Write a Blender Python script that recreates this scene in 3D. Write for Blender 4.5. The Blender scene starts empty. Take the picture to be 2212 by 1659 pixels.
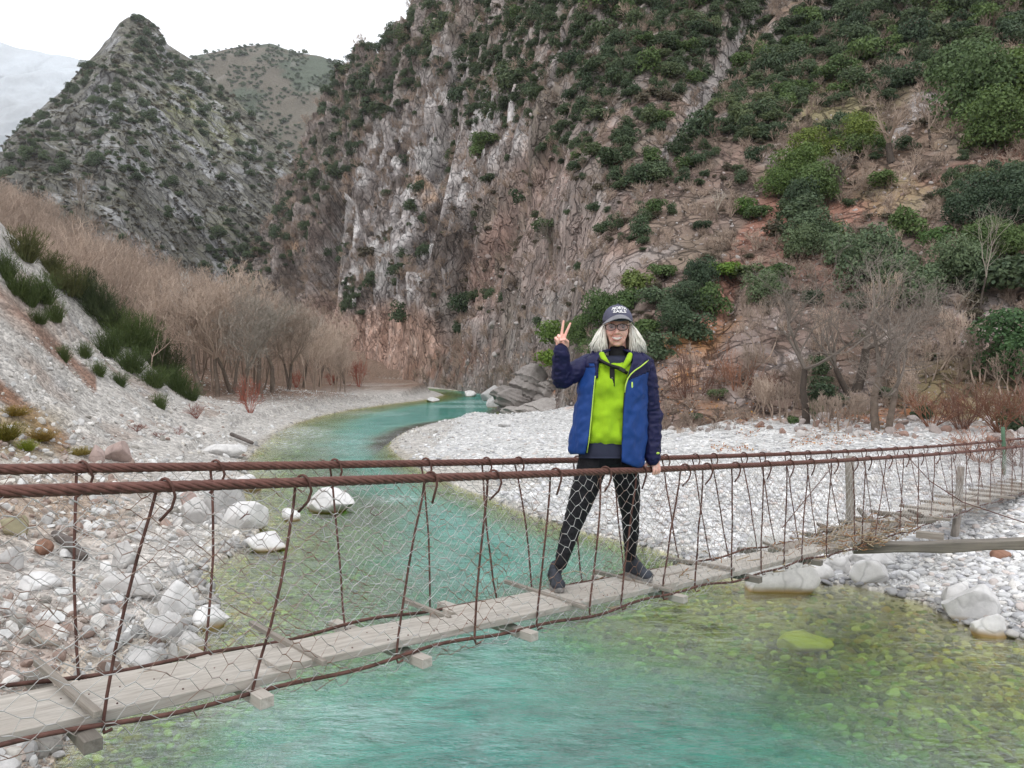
import bpy, bmesh, math, random
import numpy as np
from mathutils import Vector, Matrix, Euler

random.seed(7)
RNG = np.random.default_rng(11)
SC = bpy.context.scene
COL = SC.collection
R = math.radians

# ------------------------------------------------------------ camera
CAMZ = 2.6
PITCH = R(1.02)
F = 1650.0            # focal length in units of a 2212 x 1659 picture
cam = bpy.data.cameras.new('camera'); camo = bpy.data.objects.new('camera', cam); COL.objects.link(camo)
cam.sensor_width = 36; cam.lens = 36 * F / 2212
cam.clip_start = 0.05; cam.clip_end = 12000
camo.location = (0, 0, CAMZ); camo.rotation_euler = (math.pi/2 - PITCH, 0, 0)
SC.camera = camo
# ------------------------------------------------------------ sky, sun, exposure
W = bpy.data.worlds.new('World'); SC.world = W; W.use_nodes = True
wt = W.node_tree; wt.nodes.clear()
SUN_EL, SUN_AZ = R(55), R(200)
sky = wt.nodes.new('ShaderNodeTexSky'); sky.sky_type = 'NISHITA'; sky.sun_disc = False
sky.sun_elevation = SUN_EL; sky.sun_rotation = SUN_AZ
bg = wt.nodes.new('ShaderNodeBackground'); bg.inputs[1].default_value = 0.1
bg2 = wt.nodes.new('ShaderNodeBackground'); bg2.inputs[1].default_value = 1.42
tc = wt.nodes.new('ShaderNodeTexCoord'); nz = wt.nodes.new('ShaderNodeTexNoise')
nz.inputs['Scale'].default_value = 2.2; nz.inputs['Detail'].default_value = 5
cr = wt.nodes.new('ShaderNodeValToRGB')
cr.color_ramp.elements[0].position = 0.3; cr.color_ramp.elements[0].color = (0.93, 0.95, 1.0, 1)
cr.color_ramp.elements[1].position = 0.7; cr.color_ramp.elements[1].color = (1.14, 1.15, 1.17, 1)
mp = wt.nodes.new('ShaderNodeMapping'); mp.inputs['Scale'].default_value = (1, 1, 3)
mx = wt.nodes.new('ShaderNodeMixShader'); mx.inputs[0].default_value = 0.93
out = wt.nodes.new('ShaderNodeOutputWorld')
L = wt.links.new
L(sky.outputs[0], bg.inputs[0]); L(tc.outputs['Generated'], mp.inputs[0]); L(mp.outputs[0], nz.inputs['Vector'])
L(nz.outputs[0], cr.inputs[0]); L(cr.outputs[0], bg2.inputs[0])
L(bg.outputs[0], mx.inputs[1]); L(bg2.outputs[0], mx.inputs[2]); L(mx.outputs[0], out.inputs[0])
sl = bpy.data.lights.new('sun', 'SUN'); sl.energy = 1.2; sl.angle = R(22); sl.color = (1, 0.97, 0.93)
so = bpy.data.objects.new('sun', sl); COL.objects.link(so)
# light comes from behind-left of the camera, high up, through thin cloud
sd = Vector((math.sin(SUN_AZ) * math.cos(SUN_EL), math.cos(SUN_AZ) * math.cos(SUN_EL), math.sin(SUN_EL)))
so.rotation_euler = sd.to_track_quat('Z', 'Y').to_euler()
vs = SC.view_settings; vs.view_transform = 'Standard'; vs.look = 'None'; vs.gamma = 1; vs.use_curve_mapping = False
vs.exposure = 0.12
SC.render.engine = 'CYCLES'
cy = SC.cycles; cy.max_bounces = 6; cy.diffuse_bounces = 3; cy.glossy_bounces = 2; cy.transparent_max_bounces = 12
cy.transmission_bounces = 2; cy.volume_bounces = 1; cy.use_denoising = True
cy.caustics_reflective = False; cy.caustics_refractive = False

# ------------------------------------------------------------ projection helpers (all on 2212-wide measurements)
cp, sp = math.cos(PITCH), math.sin(PITCH)
def ray(px, py):
    a = (np.asarray(px, float) - 1106) / F; b = -(np.asarray(py, float) - 829.5) / F
    return a, cp + b * sp, -sp + b * cp
def P(px, py, Y):
    x, y, z = ray(px, py); k = Y / y
    return np.array([x * k, Y + 0 * k, CAMZ + z * k])
def G(px, py, z0=0.0):
    x, y, z = ray(px, py); k = (z0 - CAMZ) / z
    return np.array([x * k, y * k])
def proj(p):
    p = np.asarray(p, float); d = p - np.array([0, 0, CAMZ])
    f = d[..., 1] * cp - d[..., 2] * sp; u = d[..., 1] * sp + d[..., 2] * cp
    return 1106 + F * d[..., 0] / f, 829.5 - F * u / f

# ------------------------------------------------------------ noise
def _h(ix, iy, iz, s):
    h = (ix * 374761393 + iy * 668265263 + iz * 1440662683 + s * 974711) & 0xffffffff
    h = ((h ^ (h >> 13)) * 1274126177) & 0xffffffff
    h = ((h ^ (h >> 16)) * 2246822519) & 0xffffffff
    return ((h ^ (h >> 15)) & 0xffffff) / 16777215.0
def noise(p, s=0):
    p = np.asarray(p, float); i = np.floor(p).astype(np.int64); f = p - i; f = f * f * (3 - 2 * f)
    r = 0
    for a in (0, 1):
        wa = f[..., 0] if a else 1 - f[..., 0]
        for b in (0, 1):
            wb = f[..., 1] if b else 1 - f[..., 1]
            for c in (0, 1):
                wc = f[..., 2] if c else 1 - f[..., 2]
                r = r + wa * wb * wc * _h(i[..., 0] + a, i[..., 1] + b, i[..., 2] + c, s)
    return r * 2 - 1
def fbm(p, o=4, s=0, g=0.5, ridged=False):
    r = 0; a = 1; t = 0
    for k in range(o):
        n = noise(p * 2 ** k + 17.3 * k, s + k)
        if ridged: n = 1 - 2 * np.abs(n)
        r = r + a * n; t += a; a *= g
    return r / t
def block(p, s=0, e=.22):
    """blocky cell noise: flat facets with narrow steps between, like jointed rock"""
    p = np.asarray(p, float); p = p + .35 * np.stack([noise(p * .9, s + 7), noise(p * .9 + 9, s + 8), noise(p * .9 + 19, s + 9)], -1)
    i = np.floor(p).astype(np.int64); f = np.clip((p - i - .5) / e + .5, 0, 1); f = f * f * (3 - 2 * f); r = 0
    for a in (0, 1):
        wa = f[..., 0] if a else 1 - f[..., 0]
        for b in (0, 1):
            wb = f[..., 1] if b else 1 - f[..., 1]
            for c in (0, 1):
                wc = f[..., 2] if c else 1 - f[..., 2]
                r = r + wa * wb * wc * _h(i[..., 0] + a, i[..., 1] + b, i[..., 2] + c, s)
    return r * 2 - 1
def sstep(a, b, x):
    t = np.clip((x - a) / (b - a), 0, 1); return t * t * (3 - 2 * t)

# ------------------------------------------------------------ mesh + object helpers
def tag(o, label=None, cat=None, group=None, kind=None):
    if label: o['label'] = label
    if cat: o['category'] = cat
    if group: o['group'] = group
    if kind: o['kind'] = kind
    return o
def link(name, me, mats=None, parent=None):
    o = bpy.data.objects.new(name, me); COL.objects.link(o)
    if mats is not None and me is not None:
        for m in (mats if isinstance(mats, (list, tuple)) else [mats]): me.materials.append(m)
    if parent: o.parent = parent
    return o
def empty(name, loc=(0, 0, 0), rz=0):
    o = bpy.data.objects.new(name, None); COL.objects.link(o); o.location = loc; o.rotation_euler = (0, 0, rz)
    o.empty_display_size = 0.1
    return o
def rawmesh(name, V, loops, starts, smooth=True, mati=None):
    me = bpy.data.meshes.new(name)
    V = np.ascontiguousarray(V, np.float32)
    me.vertices.add(len(V)); me.vertices.foreach_set('co', V.ravel())
    me.loops.add(len(loops)); me.loops.foreach_set('vertex_index', np.ascontiguousarray(loops, np.int32))
    me.polygons.add(len(starts)); me.polygons.foreach_set('loop_start', np.ascontiguousarray(starts, np.int32))
    if mati is not None: me.polygons.foreach_set('material_index', np.ascontiguousarray(mati, np.int32))
    me.polygons.foreach_set('use_smooth', np.full(len(starts), smooth))
    me.update(calc_edges=True)
    return me
def quads(name, V, Q, smooth=True, mati=None):
    Q = np.asarray(Q); return rawmesh(name, V, Q.ravel(), np.arange(len(Q)) * Q.shape[1], smooth, mati)
def setcol(me, c, name='Col'):
    a = me.color_attributes.new(name, 'FLOAT_COLOR', 'POINT')
    c = np.concatenate([np.asarray(c, np.float32), np.ones((len(c), 1), np.float32)], 1)
    a.data.foreach_set('color', c.ravel())
def setf(me, v, name):
    a = me.attributes.new(name, 'FLOAT', 'POINT'); a.data.foreach_set('value', np.asarray(v, np.float32))
def gridfaces(nu, nv):
    i, j = np.meshgrid(np.arange(nu - 1), np.arange(nv - 1), indexing='ij'); k = (i * nv + j).ravel()
    return np.stack([k, k + nv, k + nv + 1, k + 1], 1)
def tube_vf(path, rad, sides=6, cap=True, squash=None):
    """vertices and quads of a tube along a polyline; rad scalar or per point"""
    p = np.asarray(path, float); n = len(p); rad = np.broadcast_to(np.asarray(rad, float), (n,))
    t = np.gradient(p, axis=0); t /= np.linalg.norm(t, axis=1)[:, None] + 1e-12
    up = np.array([0.13, 0.21, 0.97]) if abs(t[0] @ np.array([0.13, 0.21, 0.97])) < 0.9 else np.array([1., 0, 0])
    V = []; u = up
    for k in range(n):
        u = u - t[k] * (u @ t[k]); u = u / (np.linalg.norm(u) + 1e-12); v = np.cross(t[k], u)
        a = np.arange(sides) * 2 * math.pi / sides
        V.append(p[k] + rad[k] * (np.cos(a)[:, None] * u + np.sin(a)[:, None] * v))
    V = np.concatenate(V); Q = []
    for k in range(n - 1):
        for s in range(sides):
            s2 = (s + 1) % sides; Q.append((k * sides + s, k * sides + s2, (k + 1) * sides + s2, (k + 1) * sides + s))
    F_ = [tuple(q) for q in Q]
    if cap: F_ += [tuple(range(sides))[::-1], tuple(range((n - 1) * sides, n * sides))]
    return V, F_
class MB:
    def __init__(s): s.V = []; s.F = []; s.M = []; s.n = 0; s.C = []
    def add(s, V, F_, mi=0, col=None):
        V = np.asarray(V, float); s.V.append(V)
        for f in F_: s.F.append(tuple(int(i) + s.n for i in f)); s.M.append(mi)
        if col is not None: s.C.append(np.broadcast_to(np.asarray(col, float), (len(V), 3)))
        s.n += len(V); return s
    def tube(s, path, rad, sides=6, mi=0, cap=True, col=None): return s.add(*tube_vf(path, rad, sides, cap), mi, col)
    def box(s, c, size, rot=None, mi=0, col=None, taper=0):
        x, y, z = np.asarray(size) / 2.; V = np.array([(a * x, b * y, d * z) for d in (-1, 1) for b in (-1, 1) for a in (-1, 1)], float)
        if rot is not None: V = V @ np.asarray(rot).T
        return s.add(V + np.asarray(c), [(0, 2, 3, 1), (4, 5, 7, 6), (0, 1, 5, 4), (2, 6, 7, 3), (0, 4, 6, 2), (1, 3, 7, 5)], mi, col)
    def mesh(s, name, smooth=True):
        V = np.concatenate(s.V); lo = [i for f in s.F for i in f]; st = np.cumsum([0] + [len(f) for f in s.F[:-1]])
        me = rawmesh(name, V, lo, st, smooth, s.M)
        if s.C: setcol(me, np.concatenate(s.C))
        return me
    def build(s, name, mats, parent=None, smooth=True): return link(name, s.mesh(name, smooth), mats, parent)

def prisms(segs, sides=3):
    """vectorised tapered prisms for (p0,p1,r0,r1) segments -> V, Q"""
    p0 = np.array([s[0] for s in segs]); p1 = np.array([s[1] for s in segs]); r0 = np.array([s[2] for s in segs]); r1 = np.array([s[3] for s in segs])
    d = p1 - p0; d /= np.linalg.norm(d, axis=1)[:, None] + 1e-12
    ref = np.where(np.abs(d[:, 2:3]) < 0.9, np.array([[0, 0, 1.]]), np.array([[1., 0, 0]]))
    u = np.cross(d, ref); u /= np.linalg.norm(u, axis=1)[:, None]; v = np.cross(d, u)
    a = np.arange(sides) * 2 * math.pi / sides
    ring = np.cos(a)[None, :, None] * u[:, None] + np.sin(a)[None, :, None] * v[:, None]
    A = p0[:, None] + ring * r0[:, None, None]; B = p1[:, None] + ring * r1[:, None, None]
    V = np.concatenate([A, B], 1).reshape(-1, 3); n = len(segs)
    base = np.arange(n)[:, None] * 2 * sides; s = np.arange(sides); s2 = (s + 1) % sides
    Q = np.stack([base + s, base + s2, base + s2 + sides, base + s + sides], 2).reshape(-1, 4)
    return V, Q

# ------------------------------------------------------------ materials
class NT:
    def __init__(s, name):
        s.m = bpy.data.materials.new(name); s.m.use_nodes = True; s.t = s.m.node_tree; s.t.nodes.clear()
        s.out = s.t.nodes.new('ShaderNodeOutputMaterial')
    def n(s, typ, **kw):
        nd = s.t.nodes.new('ShaderNode' + typ)
        for k, v in kw.items():
            if k.startswith('i_'):
                key = k[2:]; key = int(key) if key.isdigit() else key.replace('_', ' ')
                if isinstance(v, bpy.types.NodeSocket): s.t.links.new(v, nd.inputs[key])
                else: nd.inputs[key].default_value = v
            else: setattr(nd, k, v)
        return nd
    def l(s, a, b): s.t.links.new(a, b)
    def math(s, op, a, b=None, c=None, clamp=False):
        nd = s.t.nodes.new('ShaderNodeMath'); nd.operation = op; nd.use_clamp = clamp
        for i, v in enumerate((a, b, c)):
            if v is None: continue
            if isinstance(v, bpy.types.NodeSocket): s.l(v, nd.inputs[i])
            else: nd.inputs[i].default_value = v
        return nd.outputs[0]
    def mix(s, f, a, b, blend='MIX'):
        nd = s.t.nodes.new('ShaderNodeMix'); nd.data_type = 'RGBA'; nd.blend_type = blend; nd.clamp_factor = True
        for sock, v in ((nd.inputs[0], f), (nd.inputs[6], a), (nd.inputs[7], b)):
            if isinstance(v, bpy.types.NodeSocket): s.l(v, sock)
            else: sock.default_value = v if not isinstance(v, tuple) or len(v) == 4 else (*v, 1)
        return nd.outputs[2]
    def ramp(s, f, stops):
        nd = s.t.nodes.new('ShaderNodeValToRGB'); e = nd.color_ramp.elements
        while len(e) < len(stops): e.new(0.5)
        for el, (p, c) in zip(e, stops): el.position = p; el.color = (c, c, c, 1) if not isinstance(c, tuple) else (*c, 1)
        s.l(f, nd.inputs[0]); return nd.outputs[0]
    def pos(s, scale=1.0, stretch=None, obj=False):
        if obj: v = s.n('TexCoord').outputs['Object']
        else: v = s.n('NewGeometry').outputs['Position']
        mp = s.n('Mapping', i_Scale=tuple(np.array(stretch if stretch else (1, 1, 1), float) * scale)); s.l(v, mp.inputs[0]); return mp.outputs[0]
    def noise(s, vec, scale=1, detail=4, rough=0.55, dist=0):
        return s.n('TexNoise', i_Vector=vec, i_Scale=scale, i_Detail=detail, i_Roughness=rough, i_Distortion=dist).outputs[0]
    def bump(s, h, strength=0.5, dist=0.05, normal=None):
        nd = s.n('Bump', i_Height=h, i_Strength=strength, i_Distance=dist)
        if normal: s.l(normal, nd.inputs['Normal'])
        return nd.outputs[0]
    def principled(s, col, rough=0.8, normal=None, spec=0.3, metal=0):
        nd = s.t.nodes.new('ShaderNodeBsdfPrincipled')
        for k, v in (('Base Color', col), ('Roughness', rough), ('Normal', normal), ('Specular IOR Level', spec), ('Metallic', metal)):
            if v is None: continue
            if isinstance(v, bpy.types.NodeSocket): s.l(v, nd.inputs[k])
            else: nd.inputs[k].default_value = v if not isinstance(v, tuple) or len(v) == 4 else (*v, 1)
        s.l(nd.outputs[0], s.out.inputs[0]); return nd

def mat_terrain(name, scale=1.0, peb=None, rough=0.95, bump=0.5, contrast=0.35, crack=None):
    n = NT(name); c = n.n('Attribute', attribute_name='Col').outputs['Color']
    p = n.pos(1.0)
    a = n.noise(p, 0.9 * scale, 6, 0.65); b = n.noise(n.pos(1, (1, 1, 0.35)), 6 * scale, 5, 0.7)
    f = n.math('ADD', n.math('MULTIPLY', a, 0.55), n.math('MULTIPLY', b, 0.45))
    g = n.ramp(f, [(0.3, 1 - contrast), (0.5, 1.0), (0.68, 1 + contrast)])
    col = n.mix(1.0, c, g, 'MULTIPLY'); h = f
    if peb:
        vo = n.n('TexVoronoi', i_Vector=p, i_Scale=peb)
        v2 = n.n('TexVoronoi', i_Vector=p, i_Scale=peb * 2.3)
        pc = n.ramp(n.n('SeparateColor', i_0=vo.outputs['Color']).outputs[0], [(0, 0.68), (1, 1.22)])
        col = n.mix(1.0, col, pc, 'MULTIPLY')
        ed = n.ramp(n.math('MINIMUM', n.math('SUBTRACT', 1.0, vo.outputs['Distance']), n.math('SUBTRACT', 1.1, v2.outputs['Distance'])), [(0.3, 0.0), (0.75, 1.0)])
        h = n.math('ADD', n.math('MULTIPLY', ed, 0.7), n.math('MULTIPLY', f, 0.6))
        nm = n.bump(h, 0.8, 0.6 / peb)
    elif crack:
        wv = n.mix(.30, p, n.n('TexNoise', i_Vector=p, i_Scale=crack * .8, i_Detail=3.0).outputs[1]) if False else n.n('VectorMath', operation='ADD', i_0=n.n('Mapping', i_0=p, i_Rotation=(.5, .7, .2), i_Scale=(1, 1, .55)).outputs[0], i_1=n.n('VectorMath', operation='SCALE', i_0=n.n('TexNoise', i_Vector=p, i_Scale=crack * .9, i_Detail=4.0).outputs[1], i_Scale=1.3 / crack).outputs[0]).outputs[0]
        e1 = n.n('TexVoronoi', feature='DISTANCE_TO_EDGE', i_Vector=wv, i_Scale=crack).outputs[0]; e2 = n.n('TexVoronoi', feature='DISTANCE_TO_EDGE', i_Vector=wv, i_Scale=crack * 2.7).outputs[0]
        c1 = n.n('SeparateColor', i_0=n.n('TexVoronoi', i_Vector=wv, i_Scale=crack * 2.7).outputs['Color']).outputs[0]
        k = n.math('MULTIPLY', n.ramp(e1, [(0, .45), (.05, 1.0)]), n.ramp(e2, [(0, .68), (.06, 1.0)]))
        k = n.math('MULTIPLY', k, n.ramp(c1, [(0, .80), (1, 1.18)])); col = n.mix(1.0, col, k, 'MULTIPLY')
        h = n.math('ADD', n.math('MULTIPLY', k, .8), f); nm = n.bump(h, 0.9, .35 / crack)
    else: nm = n.bump(h, bump, 0.6 / scale)
    n.principled(col, rough, nm, 0.2); return n.m
def mat_simple(name, col, rough=0.8, var=0.15, nscale=8, bump=0.2, spec=0.3, metal=0, obj=True, bdist=0.01, stretch=None):
    n = NT(name); p = n.pos(1, stretch, obj); f = n.noise(p, nscale, 5, 0.65)
    c = n.mix(1.0, col, n.ramp(f, [(0.3, 1 - var), (0.7, 1 + var)]), 'MULTIPLY')
    n.principled(c, rough, n.bump(f, bump, bdist), spec, metal); return n.m
def mat_stone(name, tint=True):
    n = NT(name)
    at = n.n('Attribute', attribute_type='INSTANCER', attribute_name='tint').outputs['Color']
    p = n.pos(1); f = n.noise(p, 14, 5, 0.7); f2 = n.noise(p, 3, 3, 0.5)
    c = n.mix(1.0, at, n.ramp(f, [(0.3, 0.8), (0.7, 1.15)]), 'MULTIPLY')
    n.principled(c, 0.85, n.bump(f, 0.35, 0.02), 0.25); return n.m
def mat_boulder(name, col, wet=None):
    n = NT(name); p = n.pos(1); f = n.noise(p, 5, 8, 0.7); f2 = n.noise(n.pos(1, (1, 1, 2.2)), 1.6, 5, 0.7)
    c = n.mix(1.0, col, n.ramp(f, [(0.3, 0.78), (0.65, 1.12)]), 'MULTIPLY')
    crk = n.n('TexVoronoi', feature='DISTANCE_TO_EDGE', i_Vector=n.mix(0.25, p, n.n('TexNoise', i_Vector=p, i_Scale=3.0).outputs[1]), i_Scale=2.3).outputs[0]
    ck = n.ramp(crk, [(0.0, 0.55), (0.03, 1.0)])
    c = n.mix(0.5, c, n.mix(1.0, c, ck, 'MULTIPLY'))
    if wet:   # stained band just above and below the waterline
        z = n.n('SeparateXYZ', i_0=n.n('NewGeometry').outputs['Position']).outputs[2]
        z = n.math('ADD', z, n.math('MULTIPLY', f2, 0.05))
        c = n.mix(n.ramp(z, [(0.035, 1.0), (0.10, 0.0)]), c, wet)
    h = n.math('ADD', n.math('MULTIPLY', f, 0.5), n.math('MULTIPLY', ck, 0.3))
    n.principled(c, 0.88, n.bump(h, 0.6, 0.03), 0.2); return n.m
def mat_leaf(name, dark, light, rough=0.6):
    n = NT(name); r = n.n('ObjectInfo'); v = n.n('Attribute', attribute_name='Col').outputs['Color']
    vr = n.n('SeparateColor', i_0=v).outputs[0]
    f = n.math('ADD', n.math('MULTIPLY', vr, 0.6), n.math('MULTIPLY', r.outputs['Random'], 0.4))
    c = n.mix(f, dark, light); c = n.mix(1.0, c, r.outputs['Color'], 'MULTIPLY')
    b = n.principled(c, rough, None, 0.25); b.inputs['Transmission Weight'].default_value = 0
    tr = n.n('BsdfTranslucent', i_Color=c); ms = n.n('MixShader', i_0=0.22); n.l(b.outputs[0], ms.inputs[1]); n.l(tr.outputs[0], ms.inputs[2]); n.l(ms.outputs[0], n.out.inputs[0])
    return n.m
def mat_twig(name, dark, light):
    n = NT(name); r = n.n('ObjectInfo'); v = n.n('Attribute', attribute_name='Col').outputs['Color']
    vr = n.n('SeparateColor', i_0=v).outputs[0]
    c = n.mix(vr, dark, light); c = n.mix(1.0, c, n.ramp(r.outputs['Random'], [(0, 0.62), (1, 1.32)]), 'MULTIPLY')
    c = n.mix(1.0, c, r.outputs['Color'], 'MULTIPLY')
    n.principled(c, 0.9, None, 0.15); return n.m

# ============================================================ THE GROUND: river bed, gravel bars, left scree fan
def gp(lst): return np.array([G(x, y) for x, y in lst])
LEFT = np.concatenate([
    np.array([(-14, -14), (-5.5, -3), (-4.2, 1.2), (-3.35, 3.4)]),
    gp([(40, 1800), (125, 1640), (190, 1560), (330, 1480), (425, 1372), (478, 1335), (470, 1290), (425, 1250), (470, 1215), (530, 1190), (560, 1150),
        (560, 1110), (520, 1075), (548, 1040), (530, 1000), (552, 975), (590, 940), (640, 915), (700, 897), (760, 885), (850, 872), (905, 866), (935, 861),
        (960, 853), (940, 846), (860, 838), (780, 832.5), (700, 829)]) ])
RIGHT = np.concatenate([
    gp([(690, 827), (850, 834), (930, 839), (985, 844), (1030, 846), (1085, 850), (1098, 862), (1085, 880), (1080, 893), (1140, 898), (1240, 903), (1250, 909), (1180, 915), (1120, 914), (1085, 908),
        (1052, 902), (1000, 905), (940, 915), (880, 930), (848, 948), (840, 965), (860, 985), (900, 1010), (1000, 1055), (1150, 1115),
        (1300, 1160), (1400, 1182), (1500, 1215), (1600, 1250), (1690, 1268), (1760, 1262), (1830, 1265), (1900, 1280), (2000, 1305), (2040, 1335),
        (2130, 1365), (2230, 1388), (2400, 1440), (2700, 1520)]),
    np.array([(8.5, 4.2), (12, 0), (18, -14)]) ])
RIVER = np.concatenate([LEFT, RIGHT])
def pdist(X, Y, poly, closed=False):
    d = np.full(X.shape, 1e9); n = len(poly)
    for i in range(n if closed else n - 1):
        a = poly[i]; b = poly[(i + 1) % n]; ab = b - a; L2 = ab @ ab + 1e-12
        t = np.clip(((X - a[0]) * ab[0] + (Y - a[1]) * ab[1]) / L2, 0, 1)
        d = np.minimum(d, (X - a[0] - t * ab[0]) ** 2 + (Y - a[1] - t * ab[1]) ** 2)
    return np.sqrt(d)
def inside(X, Y, poly):
    c = np.zeros(X.shape, bool); n = len(poly); j = n - 1
    for i in range(n):
        xi, yi = poly[i]; xj, yj = poly[j]
        if yi != yj: c ^= ((yi > Y) != (yj > Y)) & (X < (xj - xi) * (Y - yi) / (yj - yi) + xi)
        j = i
    return c
def cpx(px, py, Y): q = P(px, py, Y); return (q[0], q[1], q[2])
CTRL = np.array([
    # right gravel bar
    (2, 12, .22), (4, 14, .33), (6, 10, .36), (8, 9, .4), (5.5, 8.5, .22), (10, 15, .55), (6, 20, .45), (0, 25, .28), (3, 30, .45), (12, 11, .5), (9, 6.5, .35), (13, 3, .5),
    (18, 14, .9), (22, 10, 1.3), (10, 22, .9), (18, 21, 1.1), (26, 18, 2.2), (5, 27, .8), (-3, 28, .12), (2, 36, .8), (5, 40, 1.5), (14, 30, 3), (25, 30, 6), (40, 30, 12), (40, 5, 7), (60, 20, 14), (30, -10, 3),
    # where the photographer stands
    (0, 0, .95), (-3, 0, 1.5), (3, -3, .8), (0, -10, 2), (-1.5, 2, .75), (-6, -2, 3), (-10, -6, 6),
    # left bank, rubble flat by the water
    (-4.6, 4.6, .62), (-5, 8, .32), (-4.7, 6.2, .4), (-6.5, 13, .38), (-7.5, 18, .4), (-8.6, 25, .4), (-9.3, 31, .5), (-9.5, 40, .6), (-10, 55, .7), (-9, 65, .6), (-12, 85, .8), (-20, 110, 1.2), (-18, 75, 1.2), (-14, 50, 1.1), (-30, 130, 2.5),
    cpx(0, 1300, 8.0), cpx(0, 1120, 10.5), cpx(0, 1500, 5.9), cpx(150, 1250, 8.2), cpx(200, 1050, 13.5), cpx(0, 960, 14), cpx(300, 1000, 18), cpx(390, 925, 27), cpx(100, 960, 16),
    cpx(200, 900, 20), cpx(0, 800, 18), cpx(100, 850, 18.5), cpx(300, 900, 24), cpx(0, 650, 23), cpx(150, 740, 26), cpx(250, 800, 28), cpx(-200, 700, 17), cpx(-200, 500, 22), cpx(-300, 900, 11), cpx(-300, 1200, 6),
    cpx(405, 868, 34), cpx(300, 768, 33), cpx(200, 680, 32), cpx(100, 590, 31), cpx(0, 505, 30), cpx(-200, 330, 28), cpx(-500, 100, 26),
    # behind the fan the terrace with the bare wood, rising to the left
    cpx(430, 862, 42), cpx(300, 830, 42), cpx(200, 770, 42), cpx(100, 700, 42), cpx(0, 620, 42), cpx(-200, 480, 42),
    cpx(0, 600, 75), cpx(-300, 460, 75), cpx(200, 705, 80), cpx(400, 790, 75), cpx(550, 822, 75), cpx(650, 822, 90), cpx(0, 500, 130), cpx(300, 635, 135), cpx(500, 712, 150), cpx(620, 775, 160), cpx(-250, 380, 130),
    (-45, 160, 8), (-80, 190, 19), (-120, 160, 42), (-30, 190, 5), (-100, 100, 33), (-60, 60, 17), (-60, 20, 20), (-30, -20, 20), (10, 150, 6), (60, 100, 30), (60, 60, 25),
], float)
_D = np.sqrt((CTRL[:, None, 0] - CTRL[None, :, 0]) ** 2 + (CTRL[:, None, 1] - CTRL[None, :, 1]) ** 2 + 1.0)
_A = np.zeros((len(CTRL) + 1,) * 2); _A[:-1, :-1] = -_D; _A[-1, :-1] = 1; _A[:-1, -1] = 1
_W = np.linalg.solve(_A + np.diag([.15] * len(CTRL) + [0]), np.append(CTRL[:, 2], 0))
def rbf(X, Y):
    r = np.full(X.shape, _W[-1])
    for (cx, cy_, _), w in zip(CTRL, _W[:-1]): r = r - w * np.sqrt((X - cx) ** 2 + (Y - cy_) ** 2 + 1.0)
    return r
def ground(X, Y, fine=True):
    X = np.asarray(X, float); Y = np.asarray(Y, float)
    dl = pdist(X, Y, LEFT); dr = pdist(X, Y, RIGHT); ins = inside(X, Y, RIVER); d = np.minimum(dl, dr)
    p3 = np.stack([X, Y, 0 * X], -1); R_ = np.hypot(X, Y)
    n1 = fbm(p3 * 0.45, 3, 3); n2 = fbm(p3 * 1.7, 3, 5)
    h = rbf(X, Y)
    rough = np.clip((h - .6) / 3, 0, 1)
    h = h + n1 * (.05 + rough * .9) + n2 * (.03 + rough * .16) + fbm(p3 * .12, 2, 8) * np.clip((h - 4) / 8, 0, 1) * 3
    dd = d + n2 * .12 + n1 * .2
    land = np.minimum(h, .012 + np.maximum(dd, 0) * .22 + np.maximum(dd - 1.5, 0) * 1.2)
    land = np.maximum(land, .006)
    wob_ = fbm(p3 * np.array([.55, .55, 1]), 3, 13)
    bed_r = .03 + dr * (.13 + .75 * sstep(8.5, 11.5, Y)) + np.maximum(dr - 2.5, 0) * .36
    bed_l = .05 + dl * (.26 + .38 * sstep(7.0, 5.6, Y)) + np.maximum(dl - 2.2, 0) * .3
    dep = np.minimum(np.minimum(bed_r, bed_l), 1.9) * (1 + .30 * wob_) + n2 * .05
    dep = np.maximum(dep, .02)
    farshal = sstep(26, 34, Y) * (1 - sstep(48, 60, Y)) * .0
    return np.where(ins, -dep * (1 - farshal), land)
def normal_at(X, Y, e=.25):
    gx = (ground(X + e, Y) - ground(X - e, Y)) / (2 * e); gy = (ground(X, Y + e) - ground(X, Y - e)) / (2 * e)
    n = np.stack([-gx, -gy, np.ones_like(gx)], -1); return n / np.linalg.norm(n, axis=-1)[..., None]
def ghit(px, py, y0=1.5, y1=200, n=900):
    """first hit of a sight line on the ground"""
    Y = np.geomspace(y0, y1, n); q = P(px, py, Y).T if False else np.stack(P(px, py, Y), -1)
    g = ground(q[:, 0], q[:, 1]); k = np.argmax(g > q[:, 2])
    if not (g > q[:, 2]).any(): k = n - 1
    return Vector((q[k, 0], q[k, 1], g[k]))

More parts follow.
